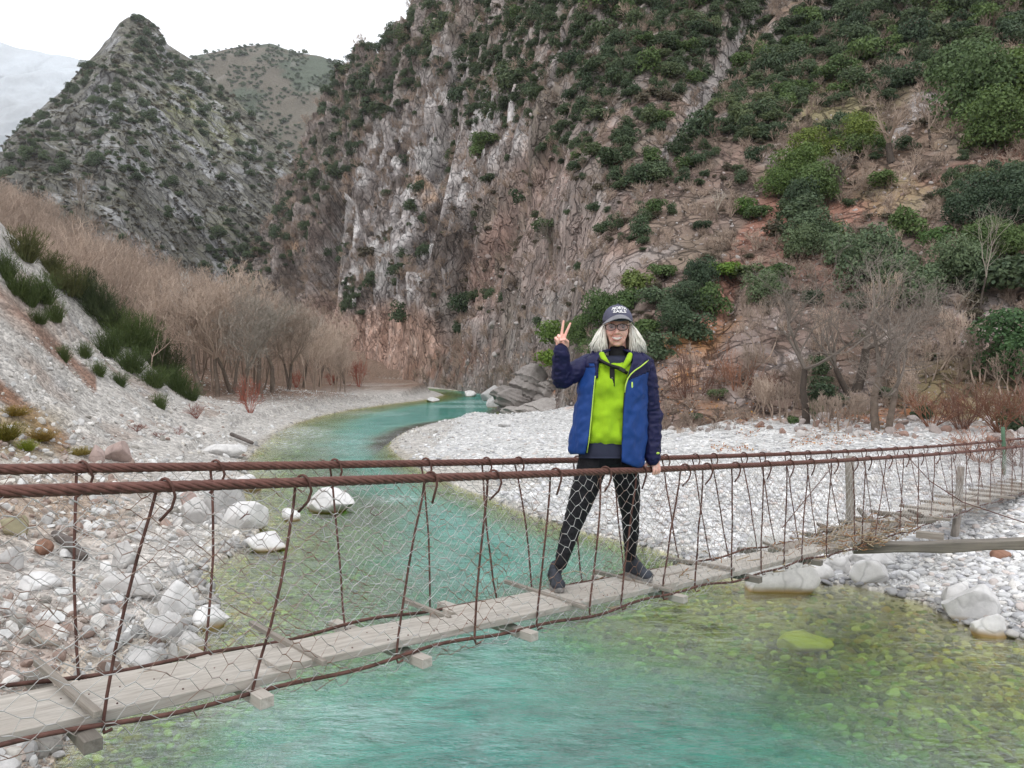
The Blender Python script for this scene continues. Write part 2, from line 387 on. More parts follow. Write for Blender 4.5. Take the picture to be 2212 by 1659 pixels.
def ground_col(X, Y, Z, px, py):
    p3 = np.stack([X, Y, Z], -1)
    n1 = fbm(p3 * .5, 4, 21); n2 = fbm(p3 * 2.3, 3, 22); n3 = fbm(p3 * np.array([.35, .35, 1.5]), 3, 25)
    white = np.where((X < -2.5)[..., None], np.array([.50, .475, .445]), np.array([.60, .595, .585])); warm = np.array([.36, .29, .245]); red = np.array([.24, .12, .08]); olive = np.array([.18, .15, .075]); brown = np.array([.20, .125, .085])
    c = np.broadcast_to(white, X.shape + (3,)).copy()
    def mixin(c, col, m): m = np.clip(m, 0, 1)[..., None]; return c * (1 - m) + col * m
    left = (X < -2.5)
    # rubble near the bridge is mixed with reddish soil
    m = sstep(1150, 1500, py) * sstep(430, 60, px) * (.75 + 1.0 * n1) * left; c = mixin(c, warm * np.array([1, .9, .85]), m)
    m = sstep(420, 150, px) * sstep(960, 1060, py) * sstep(1230, 1120, py) * (.75 + .8 * n1) * left; c = mixin(c, np.array([.36, .27, .20]), m)
    # red earth streaks on the scree and greyer rubble
    band = np.abs((py - 640) - (px - 0) * .92) ; m = sstep(34, 8, band + 14 * n2) * (px < 210) * (px > -400) * left; c = mixin(c, np.array([.27, .175, .135]), m)
    band = np.abs((py - 845) - (px - 0) * .86); m = sstep(38, 8, band + 18 * n2) * (px < 150) * left; c = mixin(c, np.array([.27, .16, .11]), m)
    m = sstep(.0, .35, n1 + .3 * n3) * left * (Z > .8) * .7; c = mixin(c, warm, m)
    m = sstep(.2, .5, n3) * left * (Z > 1.0) * .5; c = mixin(c, np.array([.42, .43, .44]), m)
    m = sstep(190, 60, px) * sstep(860, 910, py) * sstep(1010, 970, py) * left; c = mixin(c, np.array([.30, .22, .11]), m * .8)
    # wood floor, leaf litter
    m = sstep(36, 44, Y + 2 * n1) * sstep(.5, 1.2, Z) * left; c = mixin(c, brown, m * .9)
    m = sstep(70, 100, Y) * sstep(1.0, 2, Z); c = mixin(c, np.array([.23, .16, .12]), m)
    # right side: behind the gravel the slope's foot
    rt = (X > -2.5)
    m = sstep(.85, 1.25, Z + .18 * n1) * rt; c = mixin(c, np.array([.27, .19, .145]), m)
    m = sstep(.75, 1.05, Z + .15 * n1) * sstep(.1, .4, n2) * rt * (Y > 14); c = mixin(c, np.array([.42, .16, .06]), m * .75)
    # bed
    u = Z < .0
    m = u * np.clip(-Z * 6 + .35, 0, 1); c = mixin(c, np.array([.30, .26, .10]), m * .85)
    m = u * sstep(.05, .4, n2); c = mixin(c, np.array([.30, .24, .08]), m * .45)
    m = (np.abs(Z - .02) < .05); c = mixin(c, np.array([.42, .37, .28]), m * .4)
    return c * (1 + .12 * n2[..., None])

rad = np.concatenate([np.geomspace(1.2, 30, 330), np.geomspace(30.2, 230, 170)]); ang = np.concatenate([np.linspace(-115, -42, 40)[:-1], np.linspace(-42, 42, 560), np.linspace(42, 115, 40)[1:]]) * math.pi / 180
AA, RR = np.meshgrid(ang, rad, indexing='ij'); GX = np.sin(AA) * RR; GY = np.cos(AA) * RR; GZ = ground(GX, GY)
GY2 = np.maximum(GY, .5); gpx, gpy = proj(np.stack([GX, GY2, GZ], -1))
V = np.stack([GX, GY, GZ], -1).reshape(-1, 3)
me = quads('ground', V, gridfaces(len(ang), len(rad))[:, ::-1])
setcol(me, ground_col(GX, GY, GZ, gpx, gpy).reshape(-1, 3))
M_ground = mat_terrain('gravel_and_earth', 1.6, peb=9.0)
tag(link('ground', me, M_ground), kind='structure')

# ------------------------------------------------------------ the river surface
def mat_water():
    n = NT('river_water')
    dep = n.n('Attribute', attribute_name='depth').outputs['Fac']; foam = n.n('Attribute', attribute_name='foam').outputs['Fac']
    p = n.pos(1)
    sw = n.noise(p, .5, 4, .6, 1.0)
    dj = n.math('ADD', dep, n.math('MULTIPLY', n.math('SUBTRACT', sw, .5), .35))
    opq = n.ramp(n.math('MULTIPLY', dj, .5), [(0.0, 0.0), (0.14, .01), (0.24, 0.09), (0.36, 0.46), (0.60, .93)])
    deepc = n.ramp(n.math('MULTIPLY', dj, .5), [(0.0, (.22, .23, .13)), (.20, (.11, .22, .09)), (.40, (.045, .25, .175)), (.8, (.022, .205, .165))])
    deepc = n.mix(1.0, deepc, n.ramp(n.noise(n.pos(1, (1, 1.5, 1)), 2.2, 6, .7, 1.2), [(.33, .58), (.66, 1.35)]), 'MULTIPLY')
    tint = n.ramp(n.math('MULTIPLY', dep, .5), [(0, (.95, .92, .80)), (.08, (.66, .76, .34)), (.2, (.40, .66, .24)), (.5, (.35, .75, .55))])
    tr = n.n('BsdfTransparent', i_Color=tint)
    df = n.n('BsdfDiffuse', i_Color=deepc)
    m1 = n.n('MixShader', i_0=opq); n.l(tr.outputs[0], m1.inputs[1]); n.l(df.outputs[0], m1.inputs[2])
    # ripples: long crests across the current, finer chop on top
    w1 = n.noise(n.pos(1, (1.0, 2.6, 1)), 3.2, 5, .62, .6); w2 = n.noise(n.pos(1, (1.0, 1.9, 1)), 13, 4, .65, .4); w3 = n.noise(p, .8, 3, .5)
    h = n.math('ADD', n.math('MULTIPLY', w1, 1.0), n.math('MULTIPLY', w2, .42))
    amp = n.ramp(w3, [(.35, .35), (.65, 1.0)])
    nb = n.n('Bump', i_Height=h, i_Distance=.06, i_Strength=amp).outputs[0]
    fr = n.n('Fresnel', i_IOR=1.30, i_Normal=nb)
    gl = n.n('BsdfGlossy', i_Color=(.95, .97, 1, 1), i_Roughness=.06, i_Normal=nb)
    m2 = n.n('MixShader', i_0=n.math('MULTIPLY', fr.outputs[0], .36)); n.l(m1.outputs[0], m2.inputs[1]); n.l(gl.outputs[0], m2.inputs[2])
    ff = n.math('MULTIPLY', foam, n.ramp(n.noise(n.pos(1, (1, 2.2, 1)), 5, 6, .75, .5), [(.5, 0), (.64, 1)]))
    fo = n.n('BsdfDiffuse', i_Color=(.8, .85, .87, 1))
    m3 = n.n('MixShader', i_0=ff); n.l(m2.outputs[0], m3.inputs[1]); n.l(fo.outputs[0], m3.inputs[2])
    n.l(m3.outputs[0], n.out.inputs[0]); return n.m
rad2 = np.concatenate([np.geomspace(1.0, 20, 170), np.geomspace(20.3, 220, 140)]); ang2 = np.radians(np.linspace(-100, 110, 420))
AA, RR = np.meshgrid(ang2, rad2, indexing='ij'); WX = np.sin(AA) * RR; WY = np.cos(AA) * RR
bedz = ground(WX, WY)
p3 = np.stack([WX, WY, 0 * WX], -1)
keep = ((bedz < .09) & (pdist(WX, WY, RIVER, True) < 3)) | inside(WX, WY, RIVER)
Q = gridfaces(len(ang2), len(rad2))[:, ::-1]; kf = keep.ravel()[Q].any(1)
Q = Q[kf]; used = np.unique(Q); remap = np.zeros(WX.size, int); remap[used] = np.arange(len(used)); Q = remap[Q]
wz = .006 * fbm(p3 * np.array([2, 3.5, 1]), 3, 31) * sstep(60, 10, RR)
V = np.stack([WX, WY, wz], -1).reshape(-1, 3)[used]
me = quads('river', V, Q); setf(me, np.maximum(-bedz, 0).ravel()[used], 'depth')
wpx, wpy = proj(np.stack([WX, np.maximum(WY, .6), 0 * WX], -1))
fo = np.zeros(WX.shape)
for cx, cy_, rx, ry, a in [(650, 935, 75, 16, 1.0), (610, 960, 60, 12, .8), (800, 893, 90, 6, .4), (1040, 868, 90, 4, .9), (1000, 878, 90, 4, .8), (860, 1078, 60, 8, .7), (700, 1055, 80, 14, .35), (560, 1010, 60, 20, .6), (740, 960, 80, 30, .35), (1050, 850, 50, 4, .7), (500, 1350, 90, 60, .12), (900, 846, 100, 3, .5)]:
    fo = np.maximum(fo, a * sstep(1.3, .4, np.hypot((wpx - cx) / rx, (wpy - cy_) / ry)))
fo[WY < .6] = 0
setf(me, fo.ravel()[used], 'foam')
tag(link('river', me, mat_water()), kind='structure')

# ============================================================ MOUNTAINS (ruled slopes from foot to crest, then rock relief)
def lerp(x, xs, ys): return np.interp(x, xs, ys)
def rotA(a):
    a = np.array(a, float); return a / np.linalg.norm(a)
def stretch(p, a, k):
    a = rotA(a); return p - (p @ a)[..., None] * a * (1 - k)
def mountain(name, px, toeY, toez, crPY, crY, pw, nt, disp, colf, mat, back=True, tpow=1.5):
    px = np.asarray(px, float); nx = len(px)
    t = np.linspace(0, 1, nt) ** tpow
    rx, _, _ = ray(px, 0 * px); rx = rx / ray(0, 829.5)[1]
    crz = P(px, crPY, crY)[2]
    T = t[None, :]
    Y = toeY[:, None] + (crY - toeY)[:, None] * T
    X = rx[:, None] * Y
    Z = toez[:, None] + (crz - toez)[:, None] * T ** pw[:, None]
    if back:
        nb = 14; tb = np.linspace(.04, 1, nb)[None, :]
        Yb = crY[:, None] * (1 + .5 * tb); Xb = rx[:, None] * Yb; Zb = crz[:, None] - (crz - toez)[:, None] * tb ** 1.1 * .8
        X = np.concatenate([X, Xb], 1); Y = np.concatenate([Y, Yb], 1); Z = np.concatenate([Z, Zb], 1)
    Pm = np.stack([X, Y, Z], -1)
    Pm = disp(Pm, np.concatenate([np.broadcast_to(T, (nx, nt)), np.full((nx, 14), 1.)], 1) if back else np.broadcast_to(T, (nx, nt)), px[:, None])
    Pm[:, 0, 2] -= 6.0
    # slope for colouring
    du = np.gradient(Pm, axis=0); dv = np.gradient(Pm, axis=1); nn = np.cross(du, dv); nn /= np.linalg.norm(nn, axis=-1)[..., None] + 1e-9
    nn *= np.sign(nn[..., 2:3] + 1e-9)
    qx, qy = proj(Pm)
    c = colf(Pm, nn, qx, qy)
    me = quads(name, Pm.reshape(-1, 3), gridfaces(Pm.shape[0], Pm.shape[1]))
    setcol(me, c.reshape(-1, 3)); o = link(name, me, mat); tag(o, kind='structure')
    return Pm[:, :nt], nn[:, :nt], qx[:, :nt], qy[:, :nt]
def mixin(c, col, m):
    m = np.clip(m, 0, 1)[..., None]; return c * (1 - m) + np.asarray(col) * m
def ell(qx, qy, cx, cy_, rx, ry, rot=0, soft=.35):
    a = R(rot); dx = qx - cx; dy = qy - cy_; u = dx * math.cos(a) + dy * math.sin(a); v = -dx * math.sin(a) + dy * math.cos(a)
    return sstep(1 + soft, 1 - soft, np.hypot(u / rx, v / ry))

# --- right mountain
def dispR(p, t, px):
    s = np.clip(p[..., 1] / 90, .25, 2.6)          # relief grows with distance up the valley
    cl = sstep(1130, 980, px) * (1 - .0 * t)         # the grey cliff end
    cl = np.broadcast_to(cl, t.shape)
    a_near = (.70, .35, .62); a_cl = (.15, .35, .92)
    q1 = stretch(p, a_near, .45); q2 = stretch(p, a_cl, .6)
    r1 = fbm(q1 / 26, 5, 41, .52, True); r2 = fbm(q2 / 34, 6, 43, .55, True)
    r = r1 * (1 - cl) + r2 * cl
    b = fbm(p / 60, 2, 45)
    strata = fbm(stretch(p, a_near, .08) / 7, 4, 47, .6, True)
    det = fbm(stretch(p, a_near, .4) / 2.6, 4, 49, .62, True) * .55 + fbm(p / 8, 3, 48, .6, True) * .9
    amp = (sstep(0, .10, t) * .9 + .1)
    quiet = np.broadcast_to(sstep(1250, 1500, px), t.shape) * sstep(.35, .05, t)   # smooth scree above the trees
    amp = amp * (1 - .75 * quiet)
    h = (r * 3.4 + b * 3.0 * sstep(0, .2, t) + strata * (.8 + cl * 1.4) + det * .8) * s * amp
    dirv = np.array([-.35, -.62, .70])
    crest = sstep(1.0, .9, t)
    bk = block(stretch(p, a_cl, .45) / 9, 101) * 2.3 + block(stretch(p, a_cl, .5) / 3.6, 103) * 1.1
    bn_ = block(stretch(p, a_near, .45) / 5.5, 105) * .9 + block(stretch(p, a_near, .4) / 2.0, 107) * .42
    rd = fbm(stretch(p, (.62, .30, .72), .10) / 17, 3, 109, .45, True)
    h = h + rd * 3.6 * s * amp * (1 - .75 * cl) * sstep(.04, .2, t) + (bk * cl + bn_ * (1 - cl) * (1 - .7 * quiet)) * s * amp * .8
    out = p + dirv * (h * (.15 + .85 * crest))[..., None] * 1.0
    # gullies running down the face
    qx, qy = proj(out)
    g = 0
    for (x0, y0, x1, y1, w, d) in [(1680, -60, 1530, 200, 26, 2.6), (1530, 200, 1450, 330, 26, 2.4), (1450, 330, 1200, 560, 40, 1.6), (1210, 80, 1180, 330, 20, 2.2), (1180, 330, 1000, 640, 34, 3.0), (960, 300, 900, 560, 16, 3.5), (2140, 120, 2020, 230, 22, 1.2), (1590, 600, 1540, 760, 26, 1.0), (1010, 470, 960, 720, 18, 2.5), (720, 420, 700, 650, 16, 4)]:
        ax, ay = x1 - x0, y1 - y0; L2 = ax * ax + ay * ay
        tt = np.clip(((qx - x0) * ax + (qy - y0) * ay) / L2, 0, 1); dd = np.hypot(qx - x0 - tt * ax, qy - y0 - tt * ay)
        g = np.maximum(g, d * np.exp(-(dd / w) ** 2))
    out = out - dirv * (g * s)[..., None]
    return out
GULLY = [(1690, -80, 1530, 200, 24), (1530, 200, 1445, 335, 20), (1445, 335, 1370, 420, 16), (1215, 80, 1190, 180, 10), (2160, 95, 2030, 210, 22), (1995, 215, 1930, 300, 26)]
# clusters of evergreen growth read off the photograph: cx, cy, rx, ry, rotation, density
DEN = [(1290, 40, 370, 75, 0, .95), (1010, 60, 90, 60, -20, .9), (860, 140, 130, 60, -18, 1), (790, 200, 90, 75, -10, 1), (735, 290, 45, 90, 0, .9), (690, 360, 40, 60, 0, .8), (650, 420, 30, 50, 0, .5),
       (1070, 170, 110, 80, 10, .95), (1010, 250, 60, 30, 0, .7), (1110, 230, 60, 50, 0, .6), (1270, 130, 90, 70, 0, .5), (1370, 160, 150, 75, -25, 1), (1260, 270, 80, 50, -40, .8), (1200, 330, 50, 40, -40, .5), (1380, 280, 80, 40, -35, .85), (1430, 340, 45, 30, 0, .5),
       (1310, 340, 80, 40, -20, .6), (1360, 390, 60, 30, 0, .5), (1060, 330, 40, 30, 0, .4), (1500, 60, 110, 60, -25, .95), (1470, 150, 70, 60, -40, .9), (1630, 250, 95, 58, -5, 1.2), (1690, 130, 120, 70, -25, .95), (1600, 170, 40, 50, -50, .7), (1780, 60, 130, 60, -15, .9), (1850, 130, 90, 45, -20, .8),
       (1930, 60, 90, 50, -20, .7), (1760, 225, 40, 22, 0, .6), (1890, 190, 100, 35, -15, .6), (1960, 160, 60, 40, -25, .7), (2060, 110, 100, 80, -10, .8), (2150, 60, 90, 60, 0, .8), (1520, 340, 45, 35, 0, .8), (1460, 360, 40, 30, 0, .5), (1290, 400, 50, 40, 0, .35),
       (1780, 300, 50, 30, -20, .5), (1650, 335, 30, 16, 0, .5), (1590, 385, 18, 22, 0, .6), (1280, 480, 60, 50, -20, .35), (1180, 480, 40, 60, 0, .25), (1100, 380, 60, 50, 0, .25), (950, 330, 50, 60, 0, .16), (900, 470, 60, 100, 0, .10), (860, 590, 22, 35, 0, .9), (760, 645, 24, 40, 10, .9), (1000, 540, 14, 40, 0, .5),
       (560, 590, 30, 60, 30, .5), (620, 520, 40, 70, 0, .35), (660, 480, 40, 50, 0, .35), (720, 540, 30, 50, 0, .25), (2130, 440, 90, 70, 0, .9), (1810, 540, 60, 30, -15, .0), (1700, 480, 22, 22, 0, .4), (1350, 540, 60, 30, -25, .25), (1060, 640, 60, 40, 0, .12), (1400, 470, 40, 22, 0, .5), (1230, 610, 70, 60, 0, .12), (1520, 410, 60, 40, 0, .3), (1620, 440, 40, 20, 0, .3), (1700, 350, 70, 30, 0, .25), (1880, 300, 120, 60, 0, .12), (1950, 350, 60, 40, 0, .2)]
def density0(qx, qy):
    d = 0 * qx
    for cx, cy_, rx, ry, a, k in DEN: d = np.maximum(d, min(k, 1) * ell(qx, qy, cx, cy_, rx, ry, a, .3))
    return sstep(.45, .9, d)
def colR(p, nn, qx, qy):
    n1 = fbm(p / 9, 4, 51); n2 = fbm(stretch(p, (.7, .35, .62), .18) / 3.0, 4, 53); n3 = fbm(p / 2.2, 3, 55); n4 = fbm(p / 30, 3, 57)
    base = np.array([.195, .134, .098])        # dry grass and earth
    c = np.broadcast_to(base, p.shape).copy()
    c = mixin(c, (.19, .165, .10), sstep(.0, .35, n1) * .7)              # olive grass
    c = mixin(c, (.30, .225, .185), sstep(.05, .42, n2) * .8)
    c = mixin(c, (.085, .06, .045), sstep(.12, .45, -n2 - .2 * n3) * .6)
    c = mixin(c, (.055, .065, .035), np.clip(density0(qx, qy), 0, 1) * sstep(-.5, .1, n3 + n1) * .75)
    c = mixin(c, (.22, .16, .145), sstep(.05, .4, n4) * .5)               # bare scrub
    # rock outcrops, by steepness
    st = sstep(.78, .5, nn[..., 2] + .15 * n3)
    c = mixin(c, (.33, .29, .27), st * (.45 + .5 * sstep(-.3, .3, n2)))
    # grey cliffs at the end of the spur
    cl = np.maximum.reduce([ell(qx, qy, 870, 470, 150, 220, 12), ell(qx, qy, 830, 580, 100, 130, 8), ell(qx, qy, 1060, 270, 70, 80, 20) * .8, ell(qx, qy, 960, 180, 60, 90) * .7])
    c = mixin(c, (.43, .40, .395), cl * sstep(-.45, .15, n2 + .4 * n1) * .9)
    c = mixin(c, (.60, .58, .57), cl * sstep(.05, .35, n2 + .3 * n3) * .85)
    c = mixin(c, (.13, .11, .10), cl * sstep(.05, .35, -n2 - .2 * n1) * .85)
    for e in [(925, 425, 22, 45, -20), (750, 375, 10, 35, 10), (630, 530, 16, 25, 0), (905, 395, 12, 20, 0), (800, 560, 10, 18, 0)]:
        c = mixin(c, (.42, .27, .17), ell(qx, qy, *e) * sstep(-.3, .3, n3 + n2) * .8)
    # pink scree apron under the cliff, pink rock band above the water
    ap = np.maximum(ell(qx, qy, 835, 750, 120, 90, -8, .25), ell(qx, qy, 700, 700, 60, 60, 0, .4) * .7)
    c = mixin(c, (.50, .33, .26), ap * (.9 + .2 * n3)); c = mixin(c, (.60, .48, .42), ap * sstep(.0, .5, n3) * .7)
    for e, k in [((1060, 570, 45, 110, 12), .8), ((1150, 420, 60, 120, 25), .55), ((1240, 540, 140, 70, -25), .35), ((1330, 600, 60, 90, 30), .35)]:
        c = mixin(c, (.36, .24, .20), ell(qx, qy, *e) * k * sstep(-.4, .2, n2))
    c = mixin(c, (.25, .13, .085), ell(qx, qy, 960, 790, 110, 40, -25) * .7 * sstep(-.3, .3, n1 + n3))
    # red landslip scars
    for e, k in [((1680, 470, 55, 60, -50), 1), ((1640, 500, 60, 30, -40), .9), ((1560, 640, 26, 100, 20), .75), ((1600, 560, 30, 60, 20), .8), ((1830, 460, 110, 30, -12), .7), ((1990, 400, 120, 22, -22), .55), ((2170, 350, 50, 40, -15), .9), ((1500, 700, 50, 40, -30), .7), ((1720, 560, 120, 60, -30), .5), ((1850, 590, 90, 50, -20), .4), ((2100, 700, 60, 60, 0), .3)]:
        c = mixin(c, (.30, .155, .115), ell(qx, qy, *e) * min(1, k * 1.2) * sstep(-.6, .0, n3 + n2 * .6))
    # orange leaf litter and rust-brown scrub at the foot
    for e, k in [((1480, 765, 85, 55, -28), 1), ((1550, 720, 60, 30, -25), .8), ((1450, 820, 60, 50, 0), .6), ((1500, 890, 120, 22, 0), .6)]:
        c = mixin(c, (.31, .165, .08), ell(qx, qy, *e) * k * sstep(-.35, .25, n3 + n1))
    # grey scree between the trees, stony lower slope
    for e, k in [((1660, 800, 90, 110, 20), .8), ((1800, 860, 140, 60, 0), .6), ((1990, 720, 110, 120, -50), .7), ((2130, 700, 70, 60, -40), .7), ((1330, 620, 60, 70, -50), .5), ((2060, 180, 60, 50, -40), .7), ((1700, 330, 60, 30, -25), .6), ((1410, 550, 60, 20, -20), .6)]:
        c = mixin(c, (.42, .375, .36), ell(qx, qy, *e) * k * sstep(-.25, .25, n3 + .5 * n2))
    c = mixin(c, (.21, .17, .09), ell(qx, qy, 2080, 860, 150, 90, 0) * .8)
    # olive meadow patches high up
    for e, k in [((1500, 130, 120, 60, -30), .0), ((1800, 250, 100, 60, -20), .8), ((1750, 180, 90, 40, -25), .7), ((1950, 420, 110, 60, -20), .6), ((2060, 300, 60, 40, 0), .5), ((1700, 380, 60, 30, 0), .5)]:
        c = mixin(c, (.235, .205, .115), ell(qx, qy, *e) * k * sstep(-.5, .2, n1 + n3))
    for (x0, y0, x1, y1, w) in GULLY:                                      # pale debris in the gullies
        ax, ay = x1 - x0, y1 - y0; tt = np.clip(((qx - x0) * ax + (qy - y0) * ay) / (ax * ax + ay * ay), 0, 1)
        dd = np.hypot(qx - x0 - tt * ax, qy - y0 - tt * ay) + n3 * 12
        c = mixin(c, (.38, .345, .33), sstep(w, w * .4, dd) * .95)
    return 1.22 * c * (1 + .28 * n3[..., None] + .20 * n2[..., None])
pxR = np.concatenate([np.arange(470, 1010, 1.35), np.arange(1011.5, 2260, 3.0), np.arange(2263, 3300, 14)])
def sm(a, w=22):
    g = np.arange(pxR[0], pxR[-1], 2.0); b = np.interp(g, pxR, a); return np.interp(pxR, g, sm_(b, w))
def sm_(a, w=22):
    k = np.exp(-(np.arange(-3 * w, 3 * w + 1) / w) ** 2 / 2); return np.convolve(np.pad(a, 3 * w, mode='edge'), k / k.sum(), 'valid')
XS = [470, 560, 600, 640, 690, 720, 750, 800, 880, 950, 1050, 1150, 1250, 1400, 1600, 1800, 2000, 2212, 2600, 3300]
toeY = lerp(pxR, XS, [250, 250, 245, 235, 220, 205, 190, 150, 125, 108, 84, 55, 34, 24, 22.6, 22, 21, 20, 17, 14])
toeY = np.exp(sm(np.log(toeY), 20))
toez = lerp(pxR, XS, [2, 2, 2, 2, 2, 2, 1.5, 1.2, 1, .9, .8, .7, .75, .85, .85, .85, .9, 1.0, 1.2, 1.2])
crPY = lerp(pxR, XS, [760, 640, 575, 420, 285, 235, 185, 150, 112, 62, -50, -200, -300, -420, -460, -480, -500, -520, -560, -600])
crY = lerp(pxR, XS, [290, 300, 310, 315, 310, 305, 300, 290, 250, 225, 215, 200, 185, 170, 160, 152, 146, 140, 125, 110])
pwR = lerp(pxR, XS, [.9, .9, .85, .85, .9, .9, .9, .95, 1.0, 1.0, 1.0, 1.0, 1.05, 1.2, 1.25, 1.25, 1.22, 1.2, 1.15, 1.1])
crY = sm(crY, 16); pwR = sm(pwR, 12)
M_rock = mat_terrain('mountain_rock', .5, contrast=.30, crack=.42)
RM = mountain('mountainside', pxR, toeY, toez - .5, crPY, crY, pwR, 600, dispR, colR, M_rock, tpow=1.35)

# --- the pyramid peak on the left
def dispP(p, t, px):
    r = fbm(stretch(p, (.25, .2, .9), .6) / 60, 6, 61, .58, True); r2 = fbm(p / 26, 5, 63, .6, True)
    bk = block(stretch(p, (-.5, 0, .85), .7) / 14, 111) * 2.8 + block(stretch(p, (-.5, 0, .85), .8) / 6, 113) * 1.5
    h = (r * 13 + r2 * 7 + bk) * (sstep(0, .1, t) * (.10 + .90 * sstep(1.0, .60, t)))
    return p + np.array([-.15, -.75, .30]) * h[..., None]
def colP(p, nn, qx, qy):
    n1 = fbm(p / 30, 4, 71); n2 = fbm(p / 13, 5, 73, .65); n3 = fbm(p / 6, 3, 75)
    c = np.broadcast_to(np.array([.195, .188, .150]), p.shape).copy()
    c = mixin(c, (.20, .205, .105), ell(qx, qy, 420, 260, 90, 60, 35, .6) * .8 + sstep(.1, .5, n1) * .4)
    st = sstep(.72, .45, nn[..., 2] + .12 * n3)
    c = mixin(c, (.37, .37, .375), np.clip(st * .4 + sstep(.0, .35, n2) * .8, 0, 1))
    c = mixin(c, (.52, .52, .52), sstep(.2, .45, n2 + .3 * n3) * .8)
    c = mixin(c, (.12, .115, .10), sstep(.08, .38, -n2 - .25 * n3) * .8)
    return c * (1 + .15 * n3[..., None])
pxP = np.concatenate([np.arange(-420, -60, 6), np.arange(-60, 760, 1.9), np.arange(760, 900, 6)])
XP = [-420, -200, -100, 0, 20, 50, 80, 110, 140, 175, 205, 225, 250, 268, 285, 315, 330, 345, 358, 370, 400, 440, 480, 520, 560, 600, 640, 700, 800, 900]
YP = [640, 500, 420, 347, 332, 285, 248, 225, 203, 165, 132, 112, 80, 52, 40, 36, 44, 58, 76, 98, 118, 142, 185, 222, 268, 300, 345, 420, 520, 600]
crPYp = lerp(pxP, XP, YP)
toeYp = lerp(pxP, [-420, 0, 300, 500, 900], [170, 185, 215, 260, 330]); crYp = lerp(pxP, [-420, 0, 200, 315, 450, 600, 900], [260, 330, 400, 430, 430, 420, 420])
MP_ = mountain('rocky_peak', pxP, toeYp, lerp(pxP, [-420, 200, 500, 900], [55, 22, 6, 3.]), crPYp, crYp, lerp(pxP, [-420, 300, 900], [1.0, 1.05, 1.0]), 420, dispP, colP, mat_terrain('peak_rock', .16, contrast=.18, crack=.09), tpow=1.1)

# --- rounded hill behind
def dispB(p, t, px): return p + np.array([0, -.6, .6]) * (fbm(stretch(p, (.4, .2, .8), .4) / 150, 6, 81, .5, True) * 32 * sstep(0, .1, t) * (.3 + .7 * sstep(1, .85, t)))[..., None]
def colB(p, nn, qx, qy):
    n1 = fbm(p / 55, 5, 83); n2 = fbm(p / 20, 4, 85)
    c = np.broadcast_to(np.array([.135, .12, .095]), p.shape).copy()
    c = mixin(c, (.075, .10, .07), sstep(-.12, .15, n1 + .5 * n2 + .2 * (qy < 150)) * .85)
    c = mixin(c, (.28, .26, .24), sstep(.3, .5, n2) * .5); return c
pxB = np.arange(100, 1100, 4.)
MBk = mountain('far_hill', pxB, 0 * pxB + 560, 0 * pxB + 20, lerp(pxB, [100, 380, 430, 470, 520, 545, 590, 620, 660, 700, 740, 800, 900, 1100], [330, 165, 130, 124, 114, 110, 104, 116, 128, 135, 150, 175, 230, 300]), 0 * pxB + 900, 0 * pxB + 1.0, 160, dispB, colB, mat_terrain('hill_scrub', .05, bump=.5, contrast=.2))
# --- snow-covered mountain, lost in cloud
def dispS(p, t, px): return p + np.array([0, -.6, .6]) * (fbm(stretch(p, (.5, .1, .8), .4) / 420, 6, 91, .55, True) * 110 * sstep(0, .1, t) * (.3 + .7 * sstep(1, .8, t)))[..., None]
def colS(p, nn, qx, qy):
    n1 = fbm(stretch(p, (.5, 0, .8), .3) / 120, 5, 93, .6); snow = sstep(250, 120, qy + 150 * n1 - .25 * qx)
    c = np.broadcast_to(np.array([.36, .38, .40]), p.shape).copy(); c = mixin(c, (.50, .54, .58), snow * (.6 + .4 * sstep(-.4, .1, n1)))
    return mixin(c, (.25, .275, .30), sstep(.08, .35, n1) * .7)
pxS = np.arange(-700, 420, 4.)
mountain('snowy_mountain', pxS, 0 * pxS + 1500, 0 * pxS + 60, lerp(pxS, [-700, -200, -60, 0, 50, 120, 200, 260, 300, 420], [-60, 20, 60, 92, 104, 118, 134, 150, 190, 300]), 0 * pxS + 2600, 0 * pxS + 1.05, 200, dispS, colS, mat_terrain('snow_and_rock', .02, bump=.4, contrast=.12))

# --- valley floor sheet beyond everything, to the horizon
me = quads('valley_floor', [(-9000, -3000, -2.4), (9000, -3000, -2.4), (9000, 9000, -2.4), (-9000, 9000, -2.4)], [(0, 1, 2, 3)]); setcol(me, [(.22, .18, .14)] * 4)
tag(link('valley_floor', me, mat_terrain('valley_earth', .1)), kind='structure')

# --- the air
me = bpy.data.meshes.new('haze'); bm = bmesh.new(); bmesh.ops.create_cube(bm, size=1)
bmesh.ops.scale(bm, vec=(6800, 6800, 1500), verts=bm.verts); bmesh.ops.translate(bm, vec=(0, 1700, 746), verts=bm.verts); bm.to_mesh(me); bm.free()
hz = NT('thin_haze'); pv = hz.n('VolumePrincipled'); pv.inputs['Color'].default_value = (.93, .96, 1, 1); pv.inputs['Density'].default_value = .00013; pv.inputs['Anisotropy'].default_value = 0.2
hz.l(pv.outputs[0], hz.out.inputs['Volume'])
tag(link('haze', me, hz.m), kind='stuff')

